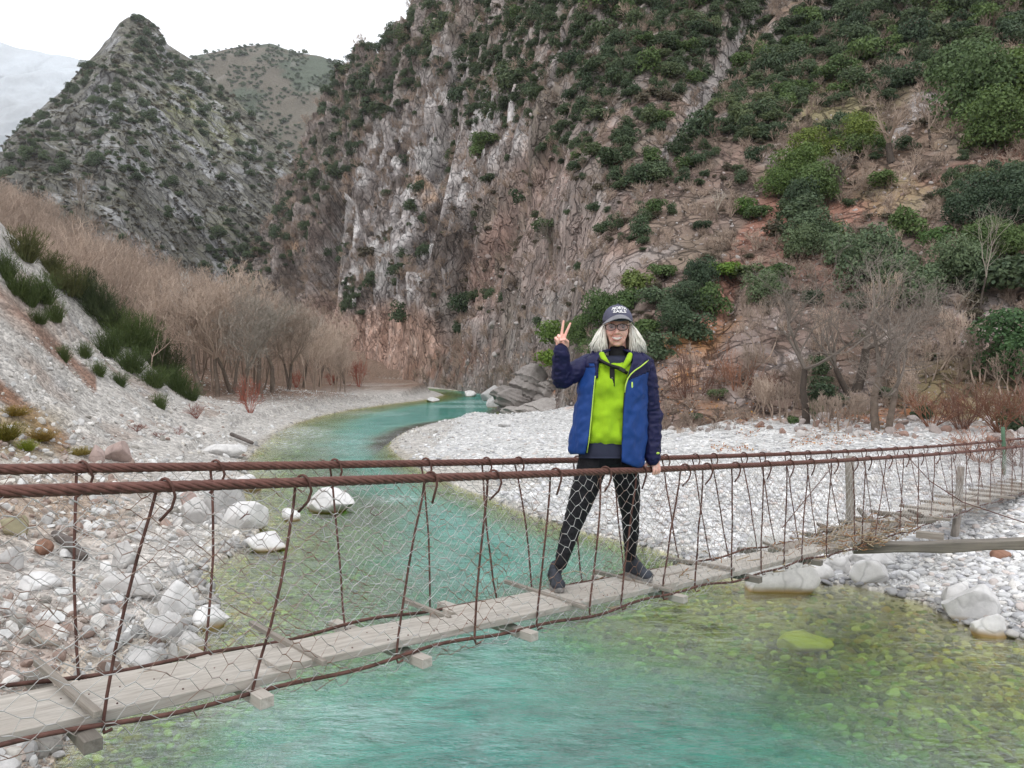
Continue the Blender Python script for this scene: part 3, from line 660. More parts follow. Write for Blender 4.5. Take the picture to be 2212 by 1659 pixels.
# ============================================================ PROTOTYPES (stones, foliage, bare trees) kept in collections outside the scene
def protocol(name, objs):
    c = bpy.data.collections.new(name)
    for o in objs: c.objects.link(o)
    return c
def scatter(name, pts, rot, scl, coll, idx=None, tint=None, kind='stuff', label=None):
    """one object of loose material: prototype meshes placed on points by geometry nodes"""
    pts = np.asarray(pts, float); n = len(pts)
    me = bpy.data.meshes.new(name); me.vertices.add(n); me.vertices.foreach_set('co', pts.astype(np.float32).ravel())
    def va(nm, v):
        a = me.attributes.new(nm, 'FLOAT_VECTOR', 'POINT'); a.data.foreach_set('vector', np.asarray(v, np.float32).ravel())
    scl = np.asarray(scl, float)
    if scl.ndim == 1: scl = np.repeat(scl[:, None], 3, 1)
    va('rot', rot); va('scl', scl)
    a = me.attributes.new('idx', 'INT', 'POINT'); a.data.foreach_set('value', np.asarray(idx if idx is not None else RNG.integers(0, len(coll.objects), n), np.int32))
    if tint is not None:
        a = me.attributes.new('tint', 'FLOAT_COLOR', 'POINT'); a.data.foreach_set('color', np.concatenate([tint, np.ones((n, 1))], 1).astype(np.float32).ravel())
    o = link(name, me)
    g = bpy.data.node_groups.new(name, 'GeometryNodeTree')
    g.interface.new_socket('Geometry', in_out='INPUT', socket_type='NodeSocketGeometry'); g.interface.new_socket('Geometry', in_out='OUTPUT', socket_type='NodeSocketGeometry')
    N = g.nodes.new; gi = N('NodeGroupInput'); go = N('NodeGroupOutput')
    m2p = N('GeometryNodeMeshToPoints'); iop = N('GeometryNodeInstanceOnPoints'); ci = N('GeometryNodeCollectionInfo')
    ci.inputs['Collection'].default_value = coll; ci.inputs['Separate Children'].default_value = True; ci.inputs['Reset Children'].default_value = True
    def na(nm, ty):
        x = N('GeometryNodeInputNamedAttribute'); x.data_type = ty; x.inputs['Name'].default_value = nm
        return [s for s in x.outputs if s.enabled and s.name == 'Attribute'][0]
    lk = g.links.new
    lk(gi.outputs[0], m2p.inputs[0]); lk(m2p.outputs[0], iop.inputs['Points']); lk(ci.outputs[0], iop.inputs['Instance']); iop.inputs['Pick Instance'].default_value = True
    lk(na('idx', 'INT'), iop.inputs['Instance Index']); lk(na('rot', 'FLOAT_VECTOR'), iop.inputs['Rotation']); lk(na('scl', 'FLOAT_VECTOR'), iop.inputs['Scale'])
    lk(iop.outputs[0], go.inputs[0])
    md = o.modifiers.new('scatter', 'NODES'); md.node_group = g
    tag(o, label=label, kind=kind); return o

# ---- stones
def rock_mesh(name, sub, cuts, seed, squash=(1, 1, 1), nz=.08, smooth=True, bev=0):
    r = np.random.default_rng(seed); bm = bmesh.new(); bmesh.ops.create_icosphere(bm, subdivisions=sub, radius=1)
    v = np.array([x.co[:] for x in bm.verts]); me = bpy.data.meshes.new(name)
    v = v * (1 + .16 * fbm(v * 1.1 + seed * 3.1, 2, seed)[:, None])
    for k in range(cuts):
        d = r.normal(size=3); d /= np.linalg.norm(d); off = r.uniform(.50, .82)
        s = v @ d; ex = np.maximum(s - off, 0); v = v - d * (ex * .93)[:, None]
    if nz: v = v * (1 + nz * fbm(v * 3.2 + seed, 4, seed + 5)[:, None])
    v = v * np.array(squash)
    for x, c in zip(bm.verts, v): x.co = c
    bm.to_mesh(me); bm.free(); me.polygons.foreach_set('use_smooth', np.full(len(me.polygons), smooth)); me.update(); return me
M_stone = mat_stone('gravel_stone')
peb = [bpy.data.objects.new('pebble', rock_mesh('pebble', 2, 3, 100 + k, (1, .78, .5), .04)) for k in range(5)]
ang_ = [bpy.data.objects.new('rubble', rock_mesh('rubble', 2, 9, 200 + k, (1, .8, .62), .05, False)) for k in range(6)]
for o in peb + ang_: o.data.materials.append(M_stone)
C_PEB = protocol('pebble_kinds', peb); C_RUB = protocol('rubble_kinds', ang_)

def stone_field(name, n, coll, accept, smin, smax, palette, pw=2.6, y1=60, xr=(-1.1, 1.1), sink=.15, minpx=1.15, flat=True, under=False):
    """stones with a density falling with distance, sizes with a long tail"""
    Y = np.exp(RNG.uniform(math.log(3.2), math.log(y1), n)); X = Y * RNG.uniform(xr[0], xr[1], n)
    z = ground(X, Y); ok = accept(X, Y, z)
    X, Y, z = X[ok], Y[ok], z[ok]; n = len(X)
    u = RNG.random(n); s = smin + (smax - smin) * u ** pw
    s = np.maximum(s, minpx / F * Y)                           # nothing below what the distance lets one see
    if under: s = np.minimum(s, -z * .9); k_ = s > .02; X, Y, z, s = X[k_], Y[k_], z[k_], s[k_]; n = len(X)
    if callable(palette): t = palette(X, Y, z, n)
    else:
        pal = np.array(palette); t = pal[RNG.integers(0, len(pal), n)] * RNG.uniform(.8, 1.15, (n, 1))
    t = t * np.where(z < .05, .66, 1.)[:, None] * (1 + .13 * noi(X, Y, 87, .5))[:, None] if not under else t      # damp at the water's edge
    rot = np.stack([RNG.normal(0, .25 if flat else .8, n), RNG.normal(0, .25 if flat else .8, n), RNG.uniform(0, 6.28, n)], 1)
    sc = s[:, None] * RNG.uniform(.75, 1.2, (n, 3))
    return scatter(name, np.stack([X, Y, z + s * (.5 - sink) * .45], 1), rot, sc, coll, tint=t)
WHITE = [(.70, .70, .69), (.74, .74, .74), (.62, .62, .62), (.52, .52, .53), (.68, .66, .63), (.78, .78, .78), (.57, .56, .55), (.42, .42, .43), (.60, .54, .51), (.5, .5, .52), (.66, .66, .67)]
riv = lambda X, Y: inside(X, Y, RIVER)
noi = lambda X, Y, s, k: fbm(np.stack([X, Y, 0 * X], -1) * k, 2, s)
def acc_bar(X, Y, z): return (~riv(X, Y)) & (X > -3) & (z < 1.15) & (z > -.02) & ((X > -.5) | (Y > 20))
def acc_left(X, Y, z): return (~riv(X, Y)) & (X < -2) & (z < 3.5) & (Y < 60) & ((z < 1.3) | (RNG.random(len(X)) < .5)) & (RNG.random(len(X)) < np.clip(.75 + 1.6 * noi(X, Y, 91, .6), .15, 1))
def acc_bed(X, Y, z): return riv(X, Y) & (z > -1.3)
def pal_left(X, Y, z, n):
    pal = np.array([(.66, .655, .64), (.72, .72, .71), (.52, .51, .50), (.60, .57, .52), (.44, .37, .33), (.35, .26, .22), (.50, .49, .48), (.70, .68, .65), (.35, .33, .30)])
    px, py = proj(np.stack([X, np.maximum(Y, 1), z], -1)); red = sstep(430, 60, px) * sstep(850, 1010, py)
    pal = pal * .93; p = np.array([.20, .2, .13, .1, .03, .02, .12, .15, .05]); q = np.array([.12, .1, .12, .16, .18, .16, .06, .05, .05]); u = RNG.random(n)
    i1 = np.searchsorted(np.cumsum(p) / p.sum(), u); i2 = np.searchsorted(np.cumsum(q) / q.sum(), u)
    i = np.where(RNG.random(n) < red, i2, i1); return pal[np.minimum(i, 8)] * RNG.uniform(.82, 1.12, (n, 1))
def pal_bed(X, Y, z, n):
    pal = np.array([(.52, .42, .05), (.24, .30, .05), (.56, .54, .14), (.16, .14, .02), (.66, .66, .34), (.24, .40, .12), (.05, .06, .02), (.75, .72, .46), (.42, .26, .04), (.10, .13, .03)])
    m_ = np.array([.27, .26, .085]); return (m_ + (pal[RNG.integers(0, len(pal), n)] - m_) * .66) * RNG.uniform(.75, 1.2, (n, 1))
stone_field('gravel', 120000, C_PEB, acc_bar, .016, .085, WHITE, 5, 46, (-.4, 1.0))
stone_field('gravel', 14000, C_PEB, lambda X, Y, z: acc_bar(X, Y, z) & (Y < 16), .018, .085, WHITE, 4.2, 16, (.2, 1.0))
stone_field('rubble', 140000, C_RUB, acc_left, .010, .13, pal_left, 15, 60, (-1.1, -.05), flat=False)
stone_field('riverbed_stones', 52000, C_PEB, acc_bed, (.02), .074, pal_bed, 2.1, 40, (-.75, .85), sink=.3, under=True)
def acc_slope(X, Y, z): return (X > 0) & (z > .7) & (Y > 17) & (Y < 24)
stone_field('slope_rubble', 9000, C_RUB, acc_slope, .04, .22, [(.42, .37, .35), (.36, .31, .29), (.30, .24, .21), (.48, .45, .43), (.33, .22, .18)], 2.5, 30, (0, 1.1), flat=False)

# ---- boulders one can point at
MB_W = mat_boulder('white_limestone', (.66, .65, .64), (.34, .24, .11)); MB_G = mat_boulder('grey_limestone', (.45, .44, .43), (.27, .21, .13)); MB_P = mat_boulder('pinkish_stone', (.43, .33, .30))
MB_L = mat_boulder('dusty_limestone', (.52, .505, .49), (.30, .24, .16)); MB_Y = mat_boulder('ochre_stone', (.36, .33, .22)); MB_R = mat_boulder('red_stone', (.30, .17, .12)); MB_B = mat_boulder('sunken_stone', (.85, .72, .22))
def boulder(px, py, Y, wpx, hpx, label, mat=None, seed=0, dep=.8, rz=None, cuts=10, group='boulders along the river', tilt=0, name='boulder', ww=None):
    """boulder whose picture is wpx wide and hpx high with its foot at (px, py)"""
    q = P(px, py, Y); w = wpx / F * Y / 2; h = hpx / F * Y
    me = rock_mesh(name, 4, cuts, seed, (1, 1, 1), .07, True)
    V_ = np.array([v.co[:] for v in me.vertices]); lo, hi = V_.min(0), V_.max(0); V_ = (V_ - (lo + hi) / 2) / ((hi - lo) / 2)
    V_ *= np.array([w, w * dep, h * .78]); V_[:, 2] += h * .36
    me.vertices.foreach_set('co', V_.astype(np.float32).ravel()); me.update()
    try: me.set_sharp_from_angle(angle=R(38))
    except Exception: pass
    o = link(name, me, mat or MB_W); o.location = (q[0], q[1] + w * dep * .6, q[2]); o.rotation_euler = (0, tilt, rz if rz is not None else 0)
    tag(o, label, 'boulder', group); return o
def wb(px, py, *a, **k):       # foot on the water plane
    Yw = G(px, py)[1]; return boulder(px, py, Yw, *a, **k)
def gb(px, py, *a, **k):       # foot on the ground
    h = ghit(px, py); return boulder(px, py, h.y, *a, **k)
wb(1690, 1276, 158, 112, 'big white slab boulder at the water edge under the bridge', seed=301, cuts=12, dep=.7)
wb(2105, 1345, 120, 72, 'large pale grey boulder with a dark crack on the right shore', MB_W, seed=302, cuts=9, dep=.75)
wb(2075, 1318, 70, 52, 'white boulder tucked behind the large cracked one on the shore', seed=303)
wb(2142, 1376, 68, 42, 'split white block leaning against the large cracked boulder', seed=304, dep=.7)
gb(1885, 1265, 82, 48, 'pointed lilac grey boulder among the pebbles below the beam', MB_W, seed=305)
gb(1900, 1222, 110, 32, 'long flat pale boulder just below the log beam', MB_W, seed=306, dep=.5)
gb(1782, 1255, 52, 30, 'rounded white boulder right of the big white slab', seed=307, cuts=4)
gb(1815, 1238, 60, 32, 'pale boulder with cracks above the rounded one', seed=308)
gb(1838, 1210, 45, 26, 'small white boulder touching the underside of the beam', seed=309)
gb(2150, 1160, 46, 24, 'dull red boulder beside the far end of the beam', MB_R, seed=310) if False else gb(2170, 1212, 44, 20, 'dusky red stone lying below the beam', MB_R, seed=310, cuts=5)
gb(2005, 1115, 50, 26, 'white boulder beside the leaning post', seed=311, cuts=6)
gb(1860, 1140, 62, 22, 'wide whitish boulder behind the near planks', seed=312, cuts=6)
wb(708, 1108, 108, 46, 'lone white boulder standing in the river', seed=313, cuts=11, dep=.6)
wb(625, 1125, 44, 22, 'small pale rock in the water between shore and lone boulder', seed=314)
wb(520, 1150, 100, 56, 'sloping white boulder at the water edge on the rubble bank', seed=315, cuts=9)
wb(572, 1190, 92, 30, 'low white rock wet with brown at the rubble shore', seed=316)
gb(475, 1105, 96, 62, 'tall pale boulder in the rubble bank', MB_G, seed=317)
gb(420, 1130, 70, 48, 'white angular boulder behind the sloping one', MB_L, seed=318)
gb(405, 1100, 40, 34, 'pinkish boulder in the rubble bank', MB_P, seed=319)
wb(448, 1360, 76, 40, 'white triangular boulder beside the hanger at the shoreline', seed=320)
gb(372, 1330, 78, 62, 'upright white boulder on the near bank', seed=321)
gb(335, 1390, 92, 60, 'bluish white slab leaning on the near bank', MB_G, seed=322, tilt=.4)
gb(305, 1450, 70, 40, 'grey mossy boulder close above the deck', MB_G, seed=323)
gb(405, 1425, 78, 46, 'whitish boulder touching the deck from behind', MB_L, seed=324)
gb(75, 1275, 84, 28, 'flat white slab on the reddish bank', seed=325)
gb(15, 1232, 52, 44, 'grey white boulder at the frame edge on the bank', MB_G, seed=326)
gb(22, 1160, 56, 40, 'dull ochre boulder high on the bank', MB_Y, seed=327)
gb(85, 1200, 44, 30, 'red brown boulder beside the dark driftwood', MB_R, seed=328)
gb(270, 1290, 140, 44, 'long pale boulder across the rubble bank', MB_L, seed=329, dep=.5)
gb(262, 1228, 60, 50, 'pale boulder above the long one in rubble', MB_L, seed=330)
gb(225, 1250, 34, 32, 'small white round boulder by the long one', seed=331, cuts=4)
gb(530, 1060, 60, 30, 'whitish flat rock near the waterline beneath the far cable', seed=332)
gb(480, 985, 100, 22, 'bright white flat boulder just above the far cable', seed=333, dep=.5)
gb(205, 1000, 36, 34, 'rose grey boulder at the scree foot', MB_P, seed=334)
gb(250, 998, 56, 40, 'pale pink boulder at the scree foot beside the rose one', MB_P, seed=335)
wb(1016, 857, 26, 12, 'round white boulder far up the river', seed=336, cuts=4)
wb(1070, 880, 40, 22, 'pointed grey boulder in the river by the layered rocks', MB_G, seed=337)
wb(1062, 866, 50, 30, 'big grey rock at the far river bend', MB_G, seed=338)
wb(935, 868, 30, 9, 'low white rock at the tip of the far gravel bank', seed=339)
gb(1090, 922, 30, 12, 'bright white rock beside the still pool', seed=340)
o = boulder(1590, 1605, 1, 10, 10, 'pale yellow boulder lying under water in the shallows', MB_B, seed=341, name='boulder')
q = G(1590, 1630, -.35); q = G(1738, 1398, -.2); o.location = (q[0], q[1], -.21); o.scale = (1, 1, 1)
me = o.data; V_ = np.array([v.co[:] for v in me.vertices]); V_ = V_ / np.abs(V_).max(0) * np.array([.27, .20, .15]); me.vertices.foreach_set('co', V_.astype(np.float32).ravel())
gb(2150, 770, 10, 10, 'x', seed=1) if False else None

# layered rock outcrop at the bend: tilted slabs
def outcrop():
    t = empty('rock_outcrop'); q = P(1165, 880, 47)
    t.location = (0, 0, 0)
    tag(t, 'layered grey rock outcrop jutting into the river bend', 'rock')
    ml = mat_boulder('layered_schist', (.26, .235, .22), (.22, .19, .15)); ml2 = mat_boulder('pale_schist', (.38, .35, .33), (.28, .25, .20)); rr = np.random.default_rng(5)
    for k, (px, py, w, h) in enumerate([(1105, 872, 62, 60), (1150, 850, 90, 110), (1200, 862, 90, 95), (1180, 888, 110, 46), (1110, 892, 70, 34), (1228, 885, 60, 60), (1140, 818, 60, 60), (1240, 850, 50, 80), (1085, 850, 50, 40)]):
        Y = 47 - (py - 850) * .05; W_, H_ = w / F * Y * .6, h / F * Y * .6; me = rock_mesh('slab', 5, 12, 470 + k, (1, 1, 1), .10, True)
        V_ = np.array([v.co[:] for v in me.vertices]); V_ = V_ / np.abs(V_).max(0) * np.array([W_, W_ * .9, H_])
        st = V_ @ np.array([.42, .1, .9]); lay = noise(np.stack([st * 4.2 + k, 0 * st, st * 0 + k], 1), 7) + .6 * noise(np.stack([st * 9 + k, V_[:, 0] * .4, V_[:, 1] * .4], 1), 9)
        V_[:, :2] *= (1 + .17 * lay)[:, None]; V_ += (.10 * fbm(V_ * 1.3 + k, 3, 3))[:, None]
        me.vertices.foreach_set('co', V_.astype(np.float32).ravel()); me.update()
        try: me.set_sharp_from_angle(angle=R(40))
        except Exception: pass
        o = link('rock_bed', me, ml2 if k in (3, 4) else ml, t); o.location = P(px, py, Y); o.rotation_euler = (0, rr.normal(0, .1), rr.normal(0, .2))
outcrop()

# ---- foliage prototypes
def crown_mesh(name, nleaf, seed, shape=(1, 1, .85), lobes=9, leaf=.075, shell=.75):
    r = np.random.default_rng(seed)
    L_ = []
    for k in range(lobes):
        a = r.uniform(0, 6.28); rr = r.uniform(.15, .62) if k else 0; z = r.uniform(-.25, .55) if k else .1
        L_.append((math.cos(a) * rr, math.sin(a) * rr, z, r.uniform(.34, .55)))
    L_ = np.array(L_); w = L_[:, 3] ** 2; w /= w.sum()
    i = r.choice(lobes, nleaf, p=w); d = r.normal(size=(nleaf, 3)); d /= np.linalg.norm(d, axis=1)[:, None]; d[:, 2] = np.where(d[:, 2] < -.35, -d[:, 2], d[:, 2])
    rad_ = L_[i, 3] * (shell + (1.08 - shell) * r.random(nleaf) ** .7) * (1 + .2 * noise(d * 2.5 + i[:, None], seed))
    c = L_[i, :3] + d * rad_[:, None]
    nrm = d + r.normal(0, .55, (nleaf, 3)); nrm /= np.linalg.norm(nrm, axis=1)[:, None]
    u = np.cross(nrm, r.normal(size=(nleaf, 3))); u /= np.linalg.norm(u, axis=1)[:, None]; v = np.cross(nrm, u)
    s = leaf * r.uniform(.55, 1.35, nleaf)[:, None]
    V = np.stack([c + u * s, c + v * s * .6, c - u * s * .8, c - v * s * .6 + nrm * s * .2], 1)
    V = V.reshape(-1, 3) * np.array(shape); V[:, 2] += .38
    Q = np.arange(nleaf * 4).reshape(-1, 4)
    me = quads(name, V, Q, False); cv = np.repeat(np.clip(r.normal(.5, .25, nleaf), 0, 1), 4); setcol(me, np.stack([cv] * 3, 1)); return me
M_OAK = mat_leaf('oak_foliage', (.044, .075, .043), (.125, .168, .080))
M_BROOM = mat_leaf('broom_foliage', (.052, .078, .034), (.135, .165, .068))
CR = [crown_mesh('crown', 1500, 500 + k, (1, 1, r_), 9 + k % 4, .085) for k, r_ in enumerate([.8, .95, .7, 1.1, .85, .75, 1.0, .9])]
for m in CR: m.materials.append(M_OAK)
CRS = [crown_mesh('crown', 420, 540 + k, (1, 1, r_), 7, .15) for k, r_ in enumerate([.8, .95, .7, .9])]
for m in CRS: m.materials.append(M_OAK)
CRB = [crown_mesh('crown', 7000, 560 + k, (1, 1, r_), 15, .042) for k, r_ in enumerate([.95, 1.15, .85])]
for m in CRB: m.materials.append(M_OAK)
C_CR = protocol('bush_kinds', [bpy.data.objects.new('bush_kind', m) for m in CR]); C_CRS = protocol('small_bush_kinds', [bpy.data.objects.new('small_bush_kind', m) for m in CRS])

def brush_mesh(name, n, seed, h=1.0, spread=.55, wid=.018, nodes=3):
    """broom-like bush of upright green stems"""
    r = np.random.default_rng(seed); segs = []
    for k in range(n):
        a = r.uniform(0, 6.28); rr = r.uniform(0, .5) ** .8 * spread; p = np.array([math.cos(a) * rr, math.sin(a) * rr, r.uniform(0, .1)])
        d = np.array([math.cos(a) * rr * 1.3, math.sin(a) * rr * 1.3, 1.0]) + r.normal(0, .26, 3); d /= np.linalg.norm(d); l = h * r.uniform(.35, 1.08) / nodes
        for j in range(nodes):
            q = p + d * l; segs.append((p, q, wid * (1 - j / (nodes + .5)), wid * (1 - (j + 1) / (nodes + .5)))); p = q; d = d + r.normal(0, .14, 3); d /= np.linalg.norm(d)
            for _ in range(2):
                e = d + r.normal(0, .45, 3); e /= np.linalg.norm(e); segs.append((p, p + e * l * .7, wid * .5, wid * .15))
    V, Q = prisms(segs, 3); me = quads(name, V, Q, False); cv = np.repeat(np.clip(r.normal(.5, .28, len(segs)), 0, 1), 6); setcol(me, np.stack([cv] * 3, 1)); return me
BR = [brush_mesh('broom', 260, 600 + k, 1.0, .6 + .1 * k) for k in range(4)]
for m in BR: m.materials.append(M_BROOM)

# ---- bare trees
def bare_tree(seed, H=6.0, r0=.16, lean=(0, 0), nl=6, forks=3, up=.35, stems=1, twig=.012, spread=.62, first=.28):
    rr = np.random.default_rng(seed); T, B = [], []
    def grow(p, d, l, r, lev):
        n = 3 if lev < 3 else 2; tgt = B if lev >= 1 else T
        for k in range(n):
            nd = d + rr.normal(0, .12 + .03 * lev, 3); nd[2] += up * .12; nd /= np.linalg.norm(nd); q = p + nd * l / n
            r2 = max(r * (1 - .22 / n * 1.5), twig * .6); tgt.append((p, q, r, r2)); p, d, r = q, nd, r2
            if lev >= 1 and lev < nl and rr.random() < .55:
                e = d + rr.normal(0, spread, 3); e /= np.linalg.norm(e); grow(p, e, l * rr.uniform(.45, .7), max(r * .5, twig * .6), lev + (1 if lev < nl - 1 else 1))
        if lev < nl:
            for _ in range(forks if lev < 2 else 2):
                e = d + rr.normal(0, spread, 3); e[2] += up * .5; e /= np.linalg.norm(e); grow(p, e, l * rr.uniform(.58, .82), max(r * rr.uniform(.5, .72), twig * .6), lev + 1)
    for s in range(stems):
        a = rr.uniform(0, 6.28); d = np.array([lean[0] + (stems > 1) * .3 * math.cos(a), lean[1] + (stems > 1) * .3 * math.sin(a), 1.]); d /= np.linalg.norm(d)
        grow(np.array([.1 * s, 0, -.15]), d, H * first, r0 * (.8 if s else 1), 0)
    return T, B
def tree_meshes(name, T, B, mt, mb, seed=0):
    rr = np.random.default_rng(seed)
    V, Q = prisms(T, 9); a = quads('trunk', V, Q, True); setcol(a, np.stack([np.repeat(rr.uniform(.2, .5, len(T)), 18)] * 3, 1)); a.materials.append(mt)
    thick = [s for s in B if s[2] > .02]; thin = [s for s in B if s[2] <= .02]
    V1, Q1 = prisms(thick or B[:1], 5); V2, Q2 = prisms(thin or B[:1], 3)
    me = quads('branches', np.concatenate([V1, V2]), np.concatenate([Q1, Q2 + len(V1)]), False)
    hz_ = np.concatenate([V1, V2])[:, 2]; cv = np.clip(.35 + .5 * (hz_ / (hz_.max() + .1)) + rr.normal(0, .12, len(hz_)), 0, 1)
    setcol(me, np.stack([cv] * 3, 1)); me.materials.append(mb); return a, me
M_BARK = mat_simple('plane_bark', (.16, .125, .10), .9, .35, 5, .6, bdist=.03); M_PALE = mat_twig('pale_twigs', (.20, .165, .135), (.47, .42, .36))
M_BROWNT = mat_twig('brown_twigs', (.22, .165, .13), (.47, .375, .305)); M_PLT = mat_twig('plane_twigs', (.11, .088, .072), (.31, .27, .235)); M_RED = mat_twig('red_brown_twigs', (.14, .07, .055), (.26, .15, .11)); M_DARKB = mat_simple('dark_bark', (.075, .06, .05), .95, .3, 6, .6, bdist=.03)

# ============================================================ VEGETATION
PM, NM, QX, QY = RM
def mhit(px, py, M=None, xs=None):
    """point of a mountain face seen at a picture position"""
    Pm, _, qx, qy = M or RM; d = (qx - px) ** 2 + (qy - py) ** 2; k = np.argmin(np.where(d < 60, Pm[..., 1] * 1e-3 + d, d + 1e6)); return Vector(Pm.reshape(-1, 3)[k])
# clusters read off the photograph: cx, cy, rx, ry, rotation, density
def density(qx, qy, L_):
    d = 0 * qx
    for cx, cy_, rx, ry, a, k in L_: d = np.maximum(d, k * ell(qx, qy, cx, cy_, rx, ry, a, .22))
    return d
def pick(M, n, dens, rpx, sep=.8, seed=1, rmax=9):
    """Poisson-like choice of surface points, denser where dens says; returns points, radii in metres, picture radii, normals"""
    Pm, Nm, qx, qy = M; r = np.random.default_rng(seed)
    J = r.integers(0, Pm.shape[0] * Pm.shape[1], n); p = Pm.reshape(-1, 3)[J]; x, y = qx.ravel()[J], qy.ravel()[J]
    ok = (x > -260) & (x < 2480) & (y > -130) & (y < 950); J, p, x, y = J[ok], p[ok], x[ok], y[ok]
    d = dens(x, y); ok = r.random(len(d)) < d; J, p, x, y = J[ok], p[ok], x[ok], y[ok]
    rp = rpx(x, y, r); rm = np.minimum(rp / F * p[:, 1], rmax)
    out = []; cell = {}
    for k in range(len(J)):
        c = (int(x[k] // 40), int(y[k] // 40)); good = True
        for a in (-1, 0, 1):
            for b in (-1, 0, 1):
                for q in cell.get((c[0] + a, c[1] + b), ()):
                    if (x[q] - x[k]) ** 2 + (y[q] - y[k]) ** 2 < (sep * (rp[q] + rp[k]) * .5 * 1.25) ** 2: good = False; break
                if not good: break
            if not good: break
        if good: cell.setdefault(c, []).append(k); out.append(k)
    o = np.array(out); return p[o], rm[o], rp[o], Nm.reshape(-1, 3)[J[o]], x[o], y[o]
def rpxR(x, y, r):
    base = np.interp(x, [600, 900, 1200, 1700, 2200], [12, 14, 17, 21, 27]) * np.interp(y, [0, 300, 600], [.95, 1, .95]); return base * np.exp(r.normal(-.12, .38, len(x)))
bp, brm, brp, bn, bx, by = pick(RM, 70000, lambda x, y: np.maximum(density(x, y, DEN) ** 1.5 * np.where((x > 1180), (.30 + .5 * (y < 190) * (x < 1560)) + .34 * (fbm(np.stack([x / 70, y / 50, 0 * x], 1), 3, 29) > 0), .55 + .6 * (y < 300)), .003 + .004 * (x > 1200)), rpxR, .58, 3)
def rpxP(x, y, r): return 6.6 * np.exp(r.normal(0, .45, len(x)))
DENP = [(85, 300, 50, 50, 0, .8), (165, 320, 60, 40, 0, .7), (270, 270, 90, 50, 20, .9), (230, 180, 50, 35, -30, .8), (190, 170, 30, 30, 0, .7), (320, 110, 35, 30, 0, .6), (350, 120, 40, 25, 30, .8), (230, 380, 60, 45, 10, 1.0), (300, 160, 60, 40, 0, .5), (400, 190, 50, 60, 40, .6), (450, 220, 40, 40, 40, .5), (360, 390, 22, 20, 0, .8), (356, 460, 22, 26, 0, .9), (500, 540, 50, 75, 20, 1.2), (480, 580, 50, 30, 0, 1.2), (310, 350, 30, 25, 0, .7), (510, 260, 30, 30, 0, .5), (560, 330, 50, 60, 0, .4), (140, 210, 30, 20, -40, .6), (40, 350, 30, 25, 0, .5), (590, 260, 30, 30, 0, .3)]
pp, prm, prp, pn, ppx, ppy = pick(MP_, 16000, lambda x, y: np.maximum(density(x, y, DENP) * .22, .035) * (x < 640), rpxP, .7, 5, 8)

def put(me, name, loc, rz, s, col=None, parent=None):
    o = link(name, me, None, parent); o.location = loc; o.rotation_euler = (0, 0, rz); o.scale = s if hasattr(s, '__len__') else (s, s, s)
    if col: o.color = (*col, 1)
    return o
YG = (1.9, 1.75, .75); GG = (1.25, 1.35, .9); GR = (1.5, 1.45, 1.5); DK = (.85, .9, .95)
# hand-placed bushes: px, py (foot), radius px, tint, label
HAND = [(1565, 590, 26, (1.6, 1.9, .6), 'bright green oak at the top of the clump behind the person'), (1520, 610, 32, DK, 'dark oak just left of the bright green one'), (1490, 660, 36, DK, 'broad dark oak in the middle of the clump behind the person'), (1540, 670, 30, GG, 'mid green oak at the right edge of the clump behind the person'),
        (1450, 705, 34, DK, 'dark oak low in the clump beside the cap'), (1420, 650, 28, GR, 'dull grey green oak above the cap'), (1380, 620, 26, (1.5, 1.4, .8), 'olive oak high over the cap'), (1500, 720, 30, DK, 'lowest dark oak at the right of the hair'), (1430, 590, 22, GG, 'small green oak above the clump behind the person'), (1350, 660, 26, GG, 'green bush straight behind the cap'), (1290, 690, 36, GG, 'mid green bush between raised hand and cap'),
        (1255, 730, 34, GG, 'green bush right behind the raised forearm'), (1205, 735, 30, (1.5, 1.7, .8), 'lighter green bush left of the raised fingers'), (1200, 790, 30, (1.7, 1.9, .6), 'yellowish green bush below left of the raised hand'), (1300, 760, 34, GG, 'green bush behind the shoulder with the raised arm'), (1420, 760, 30, DK, 'dark bush behind the hair on the rail hand side'), (1395, 720, 30, GG, 'green bush beside the hair'),
        (1760, 340, 42, YG, 'yellow green oak on the red scar, upper one'), (1720, 385, 44, (1.5, 1.55, .8), 'large olive green oak on the slope above the red scar'), (1855, 305, 34, YG, 'yellowish oak right of the olive one'), (1850, 330, 30, (1.3, 1.3, .8), 'olive bush under the yellowish oak'), (1770, 420, 44, GG, 'big green oak beside the bare white tree'), (1740, 445, 34, DK, 'dark oak at the foot of the group on the red scar'), (1680, 410, 34, (1.4, 1.5, .8), 'bushy oak left of the group on the red scar'), (1640, 465, 22, GG, 'small oak at the left end of the red scar'), (1610, 455, 18, (1.3, 1.6, .7), 'small bright bush at the landslip edge'),
        (1910, 395, 24, GG, 'lone round green bush in the meadow'), (1962, 500, 28, GG, 'green bush left of the thin bare pole tree'), (2018, 525, 26, (1.2, 1.5, .9), 'darker bush right of the thin bare pole tree'), (1770, 520, 44, GR, 'grey green bush behind the bare twigs'), (1730, 545, 34, GR, 'dull bush under the grey green one'), (1650, 640, 32, GR, 'grey green bush left of the plane tree crown'), (1680, 595, 28, GG, 'green bush just above the plane tree'), (1800, 505, 16, YG, 'little yellow green bush on the slope'), (1880, 600, 60, GR, 'wide grey green thicket behind the twin plane tree'), (1960, 640, 60, GR, 'wide grey green thicket right of the twin plane tree'), (1820, 560, 36, GR, 'dull green bush above the wide thicket'),
        (2060, 600, 50, GR, 'dull green scrub below the pole tree'), (2095, 470, 46, DK, 'dark oak at the left of the right edge group'), (2150, 450, 56, DK, 'big dark oak in the right edge group'), (2205, 480, 50, DK, 'dark oak cut by the right edge'), (2120, 530, 40, GG, 'green oak below the right edge group'), (2190, 540, 36, GG, 'lower green oak at the right edge')]
